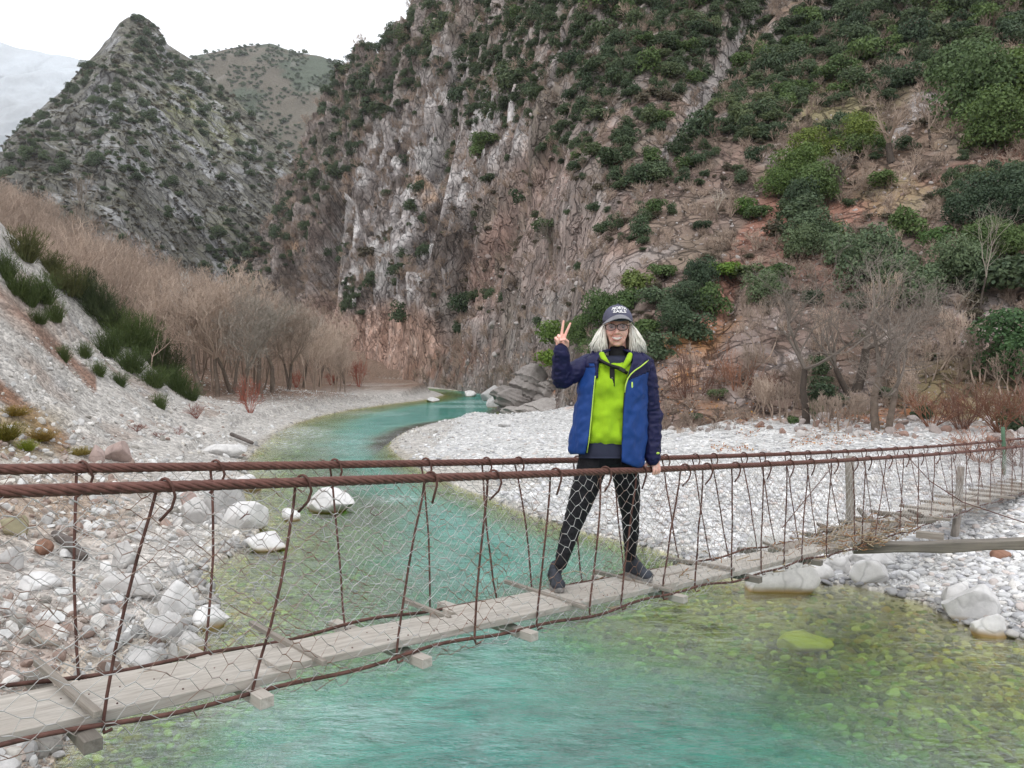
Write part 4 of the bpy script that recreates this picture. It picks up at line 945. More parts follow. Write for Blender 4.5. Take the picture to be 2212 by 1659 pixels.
BIG = [(2110, 230, 70, (1.05, 1.15, .85), 'huge oak high at the right edge, left crown'), (2190, 210, 75, (1.25, 1.35, .75), 'huge oak high at the right edge, right crown'), (2150, 300, 60, (1.2, 1.3, .8), 'huge oak high at the right edge, lowest crown'), (2080, 175, 50, (1., 1.1, .9), 'oak beside the debris gully at the upper right'),
       (2205, 780, 78, (.9, 1.2, .9), 'dense dark green tree cut by the right edge')]
M_TR = M_DARKB
Tk = MB(); Tk.tube([(0, 0, -.3), (.03, .02, .15), (0, .05, .45)], [.06, .045, .03], 7); trunkme = Tk.mesh('trunk'); trunkme.materials.append(M_TR)
rs = random.Random(9); used_hand = []
for i, (px, py, rp, tint, lab) in enumerate(HAND + BIG):
    h = mhit(px, py + rp * .55); r = rp / F * h.y
    if i >= len(HAND): me = CRB[i % 3]
    else: me = CRB[i % 3] if rp > 30 else CR[i % 8]
    t = empty('oak_bush' if i < len(HAND) else 'oak_tree', h); t.scale = (r * 1.5, r * 1.5, r * 1.6); t.rotation_euler = (0, 0, rs.uniform(0, 6.28))
    tag(t, lab, 'bush' if i < len(HAND) else 'tree', 'evergreen oaks on the slope')
    c = put(me, 'crown', (0, 0, 0), 0, 1, tint, t); put(trunkme, 'trunk', (0, 0, 0), 0, 1, None, t); used_hand.append((px, py, rp))
def zone(x, y, peak=False):
    if peak:
        if x < 130: return 'dark evergreen bush low on the outer flank of the rocky peak'
        if x < 300 and y > 330: return 'dark evergreen bush at the foot of the rocky peak'
        if x < 300: return 'dark evergreen bush on the shaded flank of the rocky peak'
        if y < 140: return 'evergreen bush near the very top of the rocky peak'
        if x > 450 and y > 480: return 'dark evergreen bush in the ravine below the rocky peak'
        if x > 460: return 'small evergreen bush on the ridge falling from the rocky peak to the ravine'
        return 'small evergreen bush scattered on the grassy face of the rocky peak'
    if x < 760 and y < 230: return 'evergreen oak crowding the skyline above the grey cliff'
    if x < 760: return 'evergreen oak clinging to the outer edge of the grey cliff'
    if x < 960 and y < 210: return 'evergreen oak on the ridge line above the grey cliff'
    if x < 1000: return 'small evergreen bush growing on the bare grey cliff'
    if x < 1200 and y < 260: return 'evergreen oak in the band above the cliff shoulder'
    if x < 1200: return 'evergreen bush on the reddish face beside the cliff'
    if x < 1560 and y < 90: return 'evergreen oak at the upper picture edge left of the debris gully'
    if x < 1540 and y < 260: return 'evergreen oak in the dense stand beside the debris gully'
    if x < 1540: return 'evergreen bush on the ribs below the dense stand'
    if x < 1740 and y > 190 and y < 320: return 'evergreen oak in the round dense clump right of the debris gully'
    if y < 120: return 'evergreen oak on the upper slope right of the debris gully'
    if y < 330: return 'evergreen oak on the middle slope among dry meadow'
    if x > 2030: return 'evergreen oak on the lower slope near the right picture edge'
    return 'small evergreen bush on the lower slope among bare scrub'
allb = [(brp[i], bp[i], brm[i], bx[i], by[i], False) for i in range(len(bp)) if not any((bx[i] - a) ** 2 + (by[i] - b) ** 2 < (c * 1.0) ** 2 for a, b, c in used_hand)] + [(prp[i], pp[i], prm[i], ppx[i], ppy[i], True) for i in range(len(pp))]
vis = lambda a: -20 < a[3] < 2232 and a[4] > -20
allb.sort(key=lambda a: -(a[0] if vis(a) else 0))
NB_ = 245
for k, (rp, p, r, x, y, pk) in enumerate(allb[:NB_]):
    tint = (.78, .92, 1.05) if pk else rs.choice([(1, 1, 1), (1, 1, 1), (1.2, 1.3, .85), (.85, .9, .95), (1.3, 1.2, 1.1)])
    z = zone(x, y, pk); tw = {1: '', .85: 'darker ', 1.2: 'olive tinted ', 1.3: 'greyer ', .78: ''}[tint[0]]; z = tw + z if (pk or tw) else ('broad ' if rp > 24 else 'modest ') + z
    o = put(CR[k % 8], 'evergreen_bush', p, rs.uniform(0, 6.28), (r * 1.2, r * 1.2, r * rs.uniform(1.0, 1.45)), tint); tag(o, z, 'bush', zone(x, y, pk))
rest = allb[NB_:]; n_ = len(rest)
rp_ = np.array([a[1] for a in rest]); rr_ = np.array([a[2] for a in rest]) * 1.2
scatter('small_evergreen_bushes', rp_, np.stack([np.zeros(n_), np.zeros(n_), RNG.uniform(0, 6.28, n_)], 1), rr_[:, None] * np.stack([np.ones(n_), np.ones(n_), RNG.uniform(.8, 1.3, n_)], 1), C_CR)
# skyline tree with the flat crown
q = P(762, 150, 292); t = empty('skyline_oak', (q[0], q[1], q[2] - 1)); tag(t, 'lone flat-topped oak standing out on the skyline of the ridge', 'tree')
put(CR[2], 'crown', (0, 0, 3.6), 0, (3.6, 3.6, 2.6), DK, t)
tk = MB(); tk.tube([(0, 0, -2), (.2, 0, 1.5), (-.4, 0, 3), (-1.2, 0, 4.6)], [.35, .28, .2, .12], 7); tk.tube([(.15, 0, 1.3), (.8, 0, 3), (1.5, 0, 4.6)], [.2, .15, .1], 6); tk.build('trunk', M_TR, t)

# dry scrub and leafless bushes all over the slopes
def shrub_mesh(name, seed, n=46, h=1.0, wid=.014, lv=3):
    r = np.random.default_rng(seed); segs = []
    def g(p, d, l, w, k):
        q = p + d * l; segs.append((p, q, w, w * .7))
        if k < lv:
            for _ in range(r.integers(2, 4)):
                e = d + r.normal(0, .42, 3); e[2] += .1; e /= np.linalg.norm(e); g(q, e, l * r.uniform(.6, .9), w * .7, k + 1)
    for k in range(n):
        a = r.uniform(0, 6.28); d = np.array([math.cos(a) * .7, math.sin(a) * .7, 1.0]) + r.normal(0, .2, 3); d /= np.linalg.norm(d)
        g(np.array([math.cos(a), math.sin(a), 0]) * r.uniform(0, .12), d, h * r.uniform(.25, .42), wid, 0)
    V, Q = prisms(segs, 3); me = quads(name, V, Q, False); cv = np.repeat(np.clip(r.normal(.5, .25, len(segs)), 0, 1), 6); setcol(me, np.stack([cv] * 3, 1)); return me
SH = [shrub_mesh('shrub', 700 + k, 12, 1, .022) for k in range(4)]; SHR = [shrub_mesh('shrub', 710 + k, 20, 1, .012) for k in range(3)]
for m in SH: m.materials.append(M_BROWNT)
for m in SHR: m.materials.append(M_RED)
C_SH = protocol('scrub_kinds', [bpy.data.objects.new('scrub_kind', m) for m in SH]); C_SHR = protocol('red_scrub_kinds', [bpy.data.objects.new('red_scrub_kind', m) for m in SHR])
def rscr(x, y, r): return np.interp(x, [600, 1200, 2200], [8, 11, 15]) * r.uniform(.6, 1.5, len(x))
dn = lambda x, y: .34 * (1 - .75 * ell(x, y, 1490, 760, 100, 70, -28)) * (1 - ell(x, y, 1660, 820, 110, 110) * .6) * (1 - ell(x, y, 835, 750, 130, 95)) * (1 - .5 * ell(x, y, 870, 470, 130, 220)) * np.clip(1.1 - density(x, y, [(1680, 470, 70, 60, -40, 1), (1560, 640, 40, 100, 20, 1)]), .15, 1)
sp_, srm, srp, sn, sx, sy = pick(RM, 24000, dn, rscr, .5, 8); n_ = len(sp_)
scatter('dry_scrub', sp_, np.stack([RNG.normal(0, .2, n_), RNG.normal(0, .2, n_), RNG.uniform(0, 6.28, n_)], 1), srm * 1.9, C_SH)
rub = pick(RM, 60000, lambda x, y: .5 * (y > 380) * (x > 1000) + .25 * (x > 1000) * (y > 60), lambda x, y, r: 2.2 * np.exp(r.normal(0, .55, len(x))), .5, 9)
n_ = len(rub[0]); t_ = np.array([(.40, .35, .33), (.34, .28, .26), (.46, .42, .40), (.30, .22, .19)])[RNG.integers(0, 4, n_)] * RNG.uniform(.8, 1.15, (n_, 1))
scatter('slope_rubble', rub[0], RNG.uniform(0, 6.28, (n_, 3)), rub[1][:, None] * RNG.uniform(.7, 1.3, (n_, 3)), C_RUB, tint=t_)

# dull low scrub between the evergreens, greyer and browner than them
M_DULL = mat_leaf('dull_scrub_leaves', (.075, .070, .045), (.17, .145, .10))
DUL = [crown_mesh('crown', 420, 640 + k, (1, 1, r_), 7, .13) for k, r_ in enumerate([.7, .8, .6])]
for m in DUL: m.materials.append(M_DULL)
C_DUL = protocol('dull_scrub_kinds', [bpy.data.objects.new('dull_scrub_kind', m) for m in DUL])
a_ = pick(RM, 26000, lambda x, y: np.where(x > 1000, .13, .05) * (fbm(np.stack([x / 60, y / 45, 0 * x], 1), 3, 15) > -.1) * (1 - ell(x, y, 835, 750, 130, 95)) * (y < 700) * (1 - .8 * density(x, y, [(1680, 470, 70, 60, -40, 1), (1560, 640, 40, 100, 20, 1), (1530, 200, 60, 160, 25, 1)])), lambda x, y, r: np.interp(x, [600, 2200], [6, 13]) * np.exp(r.normal(0, .4, len(x))), .6, 18)
b_ = pick(MP_, 26000, lambda x, y: .22 * (fbm(np.stack([x / 30, y / 30, 0 * x], 1), 3, 16) > -.05), lambda x, y, r: 3.6 * np.exp(r.normal(0, .4, len(x))), .6, 19)
for nm, k_ in (('dull_scrub', a_), ('peak_scrub', b_)):
    n_ = len(k_[0]); scatter(nm, k_[0], np.stack([np.zeros(n_), np.zeros(n_), RNG.uniform(0, 6.28, n_)], 1), k_[1] * 1.1, C_DUL)
# ---- orange leaf litter on the foot of the slope
ll = pick(RM, 60000, lambda x, y: density(x, y, [(1490, 760, 90, 60, -28, 1), (1450, 830, 70, 60, 0, .8), (1560, 700, 50, 30, -30, .8), (1520, 890, 130, 25, 0, .9), (1900, 900, 120, 18, 0, .5)]), lambda x, y, r: 2.0 + 0 * x, .35, 12); n_ = len(ll[0])
lm = quads('leaf', [(-1, 0, 0), (0, -.6, .1), (1.1, 0, .25), (0, .6, .1)], [(0, 1, 2, 3)], False); lt = NT('fallen_leaf'); lt.principled(lt.n('Attribute', attribute_type='INSTANCER', attribute_name='tint').outputs['Color'], .8); lm.materials.append(lt.m)
C_LF = protocol('leaf_kinds', [bpy.data.objects.new('leaf_kind', lm)]); lc = np.array([(.42, .17, .05), (.35, .12, .045), (.45, .25, .08), (.28, .14, .07)])
scatter('fallen_leaves', ll[0] + np.array([0, -.05, .06]), np.stack([RNG.normal(0, .6, n_), RNG.normal(0, .6, n_), RNG.uniform(0, 6, n_)], 1), RNG.uniform(.03, .065, n_), C_LF, tint=lc[RNG.integers(0, 4, n_)])
yx = RNG.uniform(1400, 2000, 5000); yy = RNG.uniform(898, 945, 5000)
k_ = fbm(np.stack([yx / 60, yy / 18, 0 * yx], 1), 3, 77) > .08; yx, yy = yx[k_], yy[k_]; gg = np.stack(list(G(yx, yy, .85)) + [0 * yx], 1); gg[:, 2] = ground(gg[:, 0], gg[:, 1]) + .04; n_ = len(gg)
scatter('fallen_leaves', gg, np.stack([RNG.normal(0, .5, n_), RNG.normal(0, .5, n_), RNG.uniform(0, 6, n_)], 1), RNG.uniform(.018, .042, n_), C_LF, tint=lc[RNG.integers(0, 4, n_)])

# ---- the bare wood on the left terrace: a mass of thin trees, with the front row as individuals
def wood_tree(seed, H, mt=None, mb=None, **k):
    T, B = bare_tree(seed, H, **k); return tree_meshes('wood', T, B, mt or M_BARK, mb or M_BROWNT, seed)
WT = [wood_tree(800 + k, 8, r0=.08, nl=5, stems=1, twig=.014, spread=.52, first=.34, up=1.0, forks=3) for k in range(4)]
wobj = []
for k, (a, b) in enumerate(WT):
    bm = bmesh.new(); bm.from_mesh(a); n1 = len(bm.faces); bm.from_mesh(b); me = bpy.data.meshes.new('wood_tree'); bm.to_mesh(me); bm.free(); me.materials.append(M_BROWNT); wobj.append(bpy.data.objects.new('wood_kind', me))
C_WD = protocol('wood_kinds', wobj)
ys = RNG.uniform(43, 150, 5200); xs = RNG.uniform(-.95, -.16, 5200) * ys; zz = ground(xs, ys); qx, qy = proj(np.stack([xs, ys, zz], 1))
ok = (~riv(xs, ys)) & (pdist(xs, ys, LEFT) > 3.5) & (zz > .75) & (qx < 790) & (qy > 380) & (RNG.random(5200) < .17); xs, ys, zz = xs[ok], ys[ok], zz[ok]; n_ = len(xs)
q1x, q1y = proj(np.stack([xs, ys, zz], 1)); top = np.interp(q1x, [-300, 0, 150, 300, 420, 520, 600, 650, 700, 760, 800], [250, 375, 425, 505, 565, 598, 628, 652, 698, 768, 815])
hs = np.minimum(RNG.uniform(.62, 1.05, n_) * np.interp(ys, [43, 60, 150], [.8, 1.0, 1.2]), np.maximum((q1y - top), 6) / F * ys / 8.6 * RNG.uniform(.9, 1.06, n_))
scatter('bare_wood', np.stack([xs, ys, zz], 1), np.stack([RNG.normal(0, .05, n_), RNG.normal(0, .05, n_), RNG.uniform(0, 6.28, n_)], 1), hs, C_WD)
def tree(px, py, Hpx, label, seed, pair=None, Y=None, group='bare plane trees', cat='tree', name='bare_tree', mt=None, mb=None, hit=ghit, **k):
    h = hit(px, py) if Y is None else Vector(P(px, py, Y)); H = Hpx / F * h.y
    T, B = bare_tree(seed, H * 1.0, **k); S = np.array([s[1] for s in T + B]); sc = H / S[:, 2].max()
    a, b = tree_meshes(name, T, B, mt or M_BARK, mb or M_PALE, seed)
    t = empty(name, h); t.scale = (sc, sc, sc); tag(t, label, cat, group); link('trunk', a, None, t); link('branches', b, None, t); return t
FR = [(520, 866, 270, 'pale'), (560, 850, 235, 'pale'), (588, 848, 255, 'pale'), (622, 842, 210, 'b'), (655, 838, 190, 'pale'), (690, 836, 165, 'b'), (722, 832, 150, 'b'), (745, 831, 110, 'pale'), (470, 858, 270, 'b'), (500, 850, 300, 'b'), (440, 855, 290, 'b')]
LBL = ['bare plane tree standing farthest out on the gravel of the left bank', 'bare tree with forked pale limbs behind the red shrub', 'tall pale bare tree in the front row of the wood', 'dark stemmed bare tree in the front row', 'low branching bare tree with dark leaning trunk', 'slender bare tree near the end of the wood', 'small bare tree by the far gravel bank', 'last little bare tree before the red bush', 'brown bare tree at the edge of the scree', 'tall brown bare tree behind the scree edge', 'brown bare tree right at the tip of the scree fan']
for k, ((px, py, Hh, c), lab) in enumerate(zip(FR, LBL)):
    tree(px, py, Hh, lab, 900 + k, group='bare trees along the left bank', mb=M_PALE if c == 'pale' else M_BROWNT, r0=.13, nl=6, twig=.014, spread=.5, up=.8, stems=2 if k % 3 == 0 else 1, lean=(rs.uniform(-.25, .25), 0), first=.3)
tree(408, 720, 140, 'white barked bare tree rising from the brown wood', 931, Y=62, mb=mat_twig('white_twigs', (.42, .40, .37), (.60, .58, .54)), mt=mat_simple('white_bark', (.5, .48, .45), .9), r0=.16, nl=4, spread=.45, up=1, group='bare trees along the left bank')
tree(197, 560, 190, 'tall dark bare tree with white limbs above the scree shrubs', 932, Y=60, mb=M_PALE, r0=.14, nl=5, spread=.45, up=1, group='bare trees along the left bank')
# plane trees on the right
tree(1742, 915, 400, 'tall bare plane tree with knobbly dark trunk, leftmost of the right bank group', 940, r0=.16, nl=6, mb=M_PLT, spread=.5, first=.42, lean=(-.18, 0), twig=.0065, mt=M_DARKB)
tree(1835, 852, 190, 'leaning dark plane trunk with few upright shoots', 941, hit=mhit, mb=M_PLT, r0=.16, nl=4, spread=.4, first=.5, lean=(-.7, 0), mt=M_DARKB, twig=.0065, up=1.4)
tree(1848, 842, 330, 'bare plane tree with thick curved mossy trunk, middle of the group', 942, hit=mhit, r0=.20, nl=6, mb=M_PLT, spread=.52, first=.34, lean=(.3, 0), twig=.0065, mt=M_DARKB)
tree(1893, 930, 400, 'twin stemmed plane tree, stem leaning toward the person', 943, r0=.17, nl=6, mb=M_PLT, spread=.5, first=.42, lean=(-.06, 0), twig=.0065)
tree(1918, 935, 330, 'twin stemmed plane tree, lighter stem leaning away', 944, r0=.15, nl=6, mb=M_PLT, spread=.6, first=.45, lean=(.30, 0), twig=.0065)
tree(2115, 692, 260, 'thin pole-like bare tree with pale top high on the stony slope', 945, hit=mhit, r0=.09, nl=4, spread=.45, first=.75, twig=.0065, mt=M_DARKB)
tree(2062, 742, 150, 'thin dark bare tree on the stony slope under the pole tree', 946, hit=mhit, r0=.08, nl=4, spread=.45, first=.6, twig=.0065, mt=M_DARKB)
tree(1808, 430, 110, 'small white bare tree beside the oaks on the red scar', 947, hit=mhit, r0=.28, nl=5, spread=.6, first=.35)
tree(1928, 350, 120, 'dark dead tree with broken top on the middle slope', 948, hit=mhit, r0=.26, nl=4, spread=.5, first=.45, mt=M_DARKB, mb=M_BROWNT)
tree(2008, 318, 90, 'dark bare pole on the grey scree of the middle slope', 949, hit=mhit, r0=.12, nl=2, spread=.3, first=.7, mt=M_DARKB, mb=M_BROWNT)
tree(1550, 480, 70, 'thin bare snag on the slope above the green clump', 950, hit=mhit, r0=.12, nl=3, spread=.3, first=.6)
tree(1195, 560, 100, 'little bare white tree on the red rocky face', 951, hit=mhit, r0=.2, nl=4, spread=.5)
for k, (px, py, Hh) in enumerate([(1620, 900, 95), (1655, 905, 85), (1690, 915, 95), (1765, 925, 70), (1800, 930, 90), (1835, 915, 70), (1730, 880, 120), (1780, 780, 130), (1900, 720, 140), (1990, 830, 120), (2030, 800, 140), (1960, 900, 110), (2110, 830, 130), (2170, 860, 110), (1640, 780, 150), (1600, 840, 110)]):
    o = tree(px, py, Hh, ['thin sapling clump between the person and the leftmost plane tree', 'sapling shoots left of the tall plane tree', 'saplings touching the tall plane tree', 'low shoots right of the tall plane tree', 'shoots at the gravel edge between the plane trees', 'shoots below the mossy trunk', 'sapling growing beside the dark plane trunk', 'sapling behind the leaning trunk', 'sapling rising above the twin stemmed tree', 'sapling on the stones right of the twin stemmed tree', 'taller sapling further right of the twin stemmed tree', 'sapling in the brown thicket by the twin tree', 'sapling over the right brown thicket', 'sapling at the right frame side above the netting', 'tall thin sapling high left of the plane trees', 'thin sapling by the orange leaf patch'][k], 960 + k % 5, group='leafless saplings on the right slope', cat='sapling', name='sapling', hit=mhit if py < 895 else ghit, r0=.03, nl=4, stems=3, twig=.006, spread=.4, up=1, mb=M_BROWNT, mt=M_BROWNT)
# leafless shrubs at the foot of the right slope and on the left bank
SHL = [(1500, 905, 75, 150, 'round brown leafless shrub beside the hem of the jacket'), (1590, 885, 70, 150, 'fine twigged brown shrub right of the person'), (1450, 880, 45, 110, 'reddish leafless shrub touching the sleeve'), (1545, 860, 55, 120, 'tall brown leafless shrub behind the round one'), (1650, 880, 45, 90, 'thin reddish shrub left of the plane trees'),
       (2010, 925, 80, 90, 'low brown thicket right of the twin plane tree'), (2080, 930, 90, 110, 'broad brown thicket behind the far end of the bridge'), (2160, 935, 90, 120, 'brown thicket at the right edge behind the bridge'), (2225, 930, 90, 130, 'brown thicket cut by the right edge'), (2120, 1000, 100, 70, 'russet thicket directly behind the netting at the right'), (2200, 1010, 100, 80, 'russet thicket behind the netting cut by the edge'), (1255, 870, 30, 70, 'red brown shrub by the layered rocks')]
for k, (px, py, w, h_, lab) in enumerate(SHL):
    h = ghit(px, py); s = w / F * h.y
    for_ = put(SHR[k % 3], 'leafless_shrub', h, k * 1.3, (s * 1.1, s * 1.1, h_ / F * h.y * .95), (1.25, 1.15, 1.0) if k % 2 else None); tag(for_, lab, 'shrub', 'leafless shrubs at the slope foot')
for k, (px, py, w, h_, lab) in enumerate([(540, 893, 38, 80, 'dark red leafless shrub on the left gravel bank'), (775, 836, 30, 78, 'dense red leafless bush at the river bend'), (640, 838, 24, 40, 'low red shrub under the bare trees'), (385, 942, 14, 22, 'tiny red shrub in the rubble by the driftwood'), (295, 932, 30, 22, 'small rusty shrub at the tip of the scree'), (715, 832, 20, 30, 'small russet shrub on the gravel bank'), (425, 905, 30, 34, 'rust coloured tuft at the foot of the green broom'), (345, 946, 20, 16, 'rusty plant tuft low on the scree')]):
    h = ghit(px, py); s = w / F * h.y
    tag(put(SHR[k % 3], 'leafless_shrub', h, k * 1.3, (s * 1.1, s * 1.1, h_ / F * h.y * .95), (1.3, .75, .7)), lab, 'shrub', 'red leafless shrubs on the left bank')
# green broom on the scree fan
BRL = [(55, 560, 48, 66, 'olive round broom bush on the upper crest of the scree'), (110, 590, 40, 46, 'dull broom bush just below the round one'), (10, 600, 30, 60, 'green broom bush cut by the left edge'), (35, 640, 32, 56, 'second green broom bush by the left edge'), (62, 660, 34, 56, 'bright green broom bush in the scree row'), (95, 650, 34, 60, 'tall green broom bush in the scree row'), (118, 690, 26, 46, 'small broom bush ending the scree row'), (82, 700, 24, 30, 'little broom tuft below the row'),
       (135, 775, 22, 34, 'small broom bush in the middle of the scree'), (182, 770, 20, 36, 'upright little broom bush on the scree'), (210, 810, 26, 32, 'green broom tuft low on the scree'), (150, 640, 40, 60, 'dull broom at the upper end of the crest hedge'), (180, 650, 42, 66, 'dark broom in the crest hedge near its top'), (205, 685, 40, 66, 'dark broom in the crest hedge'), (235, 710, 44, 66, 'tall dark broom in the crest hedge'), (270, 745, 44, 70, 'green broom in the middle of the crest hedge'), (235, 770, 40, 56, 'bright green broom in front of the crest hedge'), (300, 760, 46, 78, 'high broom in the crest hedge over the bright one'), (330, 790, 46, 80, 'broad broom in the lower crest hedge'), (355, 815, 42, 72, 'dark broom toward the lower end of the crest hedge'), (285, 800, 44, 52, 'vivid green broom at the hedge foot'), (330, 835, 38, 44, 'vivid green broom near the hedge end'), (380, 845, 36, 56, 'last broom of the crest hedge'), (405, 860, 30, 36, 'small broom at the tip of the crest hedge'), (345, 880, 22, 34, 'lone broom tuft below the crest hedge'), (255, 830, 26, 30, 'low broom tuft under the hedge'), (120, 620, 26, 40, 'dull little broom on the crest'), (80, 545, 30, 34, 'small olive broom on the crest')]
for k, (px, py, w, h_, lab) in enumerate(BRL):
    h = ghit(px, py); s = w / F * h.y
    t_ = (1.2, 1.0, .9) if ('olive' in lab or 'dull' in lab) else ((.8, .8, .8) if 'dark' in lab else (1., 1.1, .8))
    tag(put(BR[k % 4], 'broom_bush', (h.x, h.y, h.z - .15), k * 1.7, (s * 1.12, s * 1.12, h_ / F * h.y * 1.0), t_), lab, 'bush', 'green broom bushes on the scree')
for k, (px, py, w, h_, lab, tn) in enumerate([(12, 955, 50, 34, 'yellow green grass tussock at the left edge above the cables', (2.4, 1.6, .6)), (60, 975, 26, 22, 'bright lime coloured plant above the far cable', (2.6, 2.4, .6)), (30, 905, 40, 20, 'dry golden tussock on the scree', (3.0, 1.7, .9)), (170, 985, 40, 16, 'straw coloured tussock beside the rose boulder', (3.2, 2.0, 1.2)), (90, 955, 44, 22, 'brown gold tussock on the earthy slope', (2.8, 1.5, .9)), (225, 650, 16, 12, 'ochre tuft on the crest', (3, 1.8, .8))]):
    h = ghit(px, py); s = w / F * h.y; tag(put(BR[k % 4], 'tussock', h, k, (s, s, h_ / F * h.y), tn), lab, 'grass tussock', 'tussocks on the left bank')
# driftwood
def log(pts, r, name, lab, mat, cat='driftwood', group='driftwood on the banks'):
    m = MB(); m.tube(pts, r, 8); return tag(m.build(name, mat), lab, cat, group)
M_DRIFT = mat_simple('wet_driftwood', (.13, .11, .10), .85, .35, 6, .6, bdist=.02, stretch=(1, 1, 4))
h1, h2 = ghit(118, 1165), ghit(180, 1215); h3 = ghit(560, 945)
log([h1 + Vector((0, 0, .06)), (h1 + h2) / 2 + Vector((0, 0, .1)), h2 + Vector((0, 0, .07))], [.05, .075, .06], 'driftwood', 'dark driftwood log lying in the rubble on the left', M_DRIFT)
log([ghit(575 - 75, 948) + Vector((0, 0, .15)), ghit(545, 965) + Vector((0, 0, .12))], [.07, .06], 'driftwood', 'dark floating stick at the left waterline beyond the cables', M_DRIFT)
log([ghit(75, 1395) + Vector((0, 0, .05)), ghit(130, 1408) + Vector((0, 0, .06))], [.03, .02], 'driftwood', 'short grey branch on the earthy bank behind the deck', mat_simple('grey_driftwood', (.3, .26, .22), .9, .3, 5, .5))

hp, hrm, hrp, hn, hx, hy = pick(MBk, 16000, lambda x, y: 1. * (fbm(np.stack([x / 30, y / 22, 0 * x], 1), 3, 5) > -.15) * (x > 400) * (x < 800), lambda x, y, r: 4.0 * np.exp(r.normal(0, .35, len(x))), .75, 15, 9); n_ = len(hp)
scatter('far_hill_bushes', hp, np.stack([np.zeros(n_), np.zeros(n_), RNG.uniform(0, 6.28, n_)], 1), hrm, C_CRS)

# ============================================================ THE BRIDGE
BD = np.array([.6947, .7193]); BN = np.array([-.7193, .6947])           # along it, across it (away from the camera)
C0 = 2.64
def splan(px, c):                                                       # sight column px meets the vertical sheet at offset c
    rx = (np.asarray(px, float) - 1106) / (F * cp + 0 * px); Y = c / (BN[0] * rx + BN[1]); X = rx * Y
    return X * BD[0] + Y * BD[1], X, Y
def sz(px, py, c):
    s, X, Y = splan(px, c); return s, P(px, py, Y)[2]
def curve(pts, c):
    a = np.array([sz(x, y, c) for x, y in pts]); return a[:, 0], a[:, 1]
def B(s, z, c): return np.array([s * BD[0] + c * BN[0], s * BD[1] + c * BN[1], z])
CF = 3.27; CD0, CD1 = 2.665, 3.0
nt_s, nt_z = curve([(0, 1064), (350, 1049), (640, 1042), (930, 1032), (1106, 1027), (1306, 1019), (1476, 1012), (1656, 1004), (1846, 992), (2081, 977), (2212, 964)], C0)
ft_s, ft_z = curve([(0, 1013), (450, 1008), (720, 1004), (1106, 998), (1456, 989), (1771, 977), (2056, 962), (2212, 947)], CF)
nl_s, nl_z = curve([(0, 1614), (215, 1569), (540, 1502), (850, 1424), (1025, 1384), (1161, 1347), (1276, 1327), (1346, 1307), (1506, 1269), (1738, 1217), (1856, 1179), (2016, 1129), (2181, 1074)], C0)
def fit(s_, z_, deg=3):
    k = np.polyfit(s_, z_, deg); e0, e1 = s_.min(), s_.max()
    def f(s):
        s = np.asarray(s, float); q = np.clip(s, e0, e1); d = np.polyder(k); return np.polyval(k, q) + np.polyval(d, e0) * np.minimum(s - e0, 0) + np.polyval(d, e1) * np.maximum(s - e1, 0)
    return f
NT_, FT, NL = fit(nt_s, nt_z), fit(ft_s, ft_z), fit(nl_s, nl_z, 4)
S0, S1 = -1.9, 19.0
DK_Z = lambda s: NL(s) + .043 + .0 * s
FL = lambda s: NL(s) + .01
M_RUST = mat_simple('rusted_steel', (.155, .072, .058), .62, .35, 30, .4, .4, .35, bdist=.002)
M_RUSTD = mat_simple('dark_rusted_rod', (.125, .062, .05), .7, .5, 14, .6, .35, .3, bdist=.003)
def mat_wire():
    n = NT('galvanised_wire'); p = n.pos(1); f = n.noise(p, 3.5, 4, .7)
    c = n.mix(n.ramp(f, [(.46, 0), (.60, 1)]), (.50, .49, .48), (.22, .12, .08)); n.principled(c, .55, None, .5, .25); return n.m
M_WIRE = mat_wire()
def mat_wood(name, col, dark, sc=1.0, contrast=.5):
    n = NT(name); p = n.pos(1, (1, 1, 1), True)
    g = n.noise(n.pos(1, (1.2, 26, 26), True), 1.6 * sc, 7, .72, .3); kn = n.n('TexVoronoi', i_Vector=n.pos(1, (1.5, 7, 7), True), i_Scale=1.3).outputs['Distance']
    g2 = n.noise(n.pos(1, (.8, 90, 90), True), 1.5, 4, .8)
    f = n.math('ADD', n.math('MULTIPLY', g, .7), n.math('MULTIPLY', g2, .3))
    c = n.mix(n.ramp(f, [(.36, 0), (.66, 1)]), dark, col); c = n.mix(n.ramp(kn, [(.03, .8), (.09, 0)]), c, (.12, .08, .05))
    st = n.noise(p, 2.2, 4, .6); c = n.mix(n.ramp(st, [(.42, 0), (.72, .3)]), c, (.40, .34, .28))
    n.principled(c, .85, n.bump(f, contrast, .004), .2); return n.m
M_PLANK = mat_wood('weathered_board', (.60, .565, .515), (.31, .28, .245)); M_GREYW = mat_wood('grey_old_wood', (.25, .23, .20), (.11, .098, .085), 1, .8); M_BAT = mat_wood('batten_wood', (.38, .35, .31), (.19, .165, .14)); M_DKW = mat_wood('dark_rotten_wood', (.20, .17, .14), (.08, .065, .055), 1, 1)
br = empty('suspension_footbridge', B(0, 0, C0)); O = np.array(br.location)
tag(br, 'narrow hanging footbridge of rusty cables, rods, netting and weathered boards', 'footbridge')
def part(name, mb, mats, parent=br, smooth=True):
    o = mb.build(name, mats, None, smooth)
    o.parent = parent
    off = O if parent is not None else np.zeros(3)
    V_ = np.empty(len(o.data.vertices) * 3, np.float32); o.data.vertices.foreach_get('co', V_); V_ = V_.reshape(-1, 3) - off.astype(np.float32); o.data.vertices.foreach_set('co', V_.ravel()); o.data.update(); return o
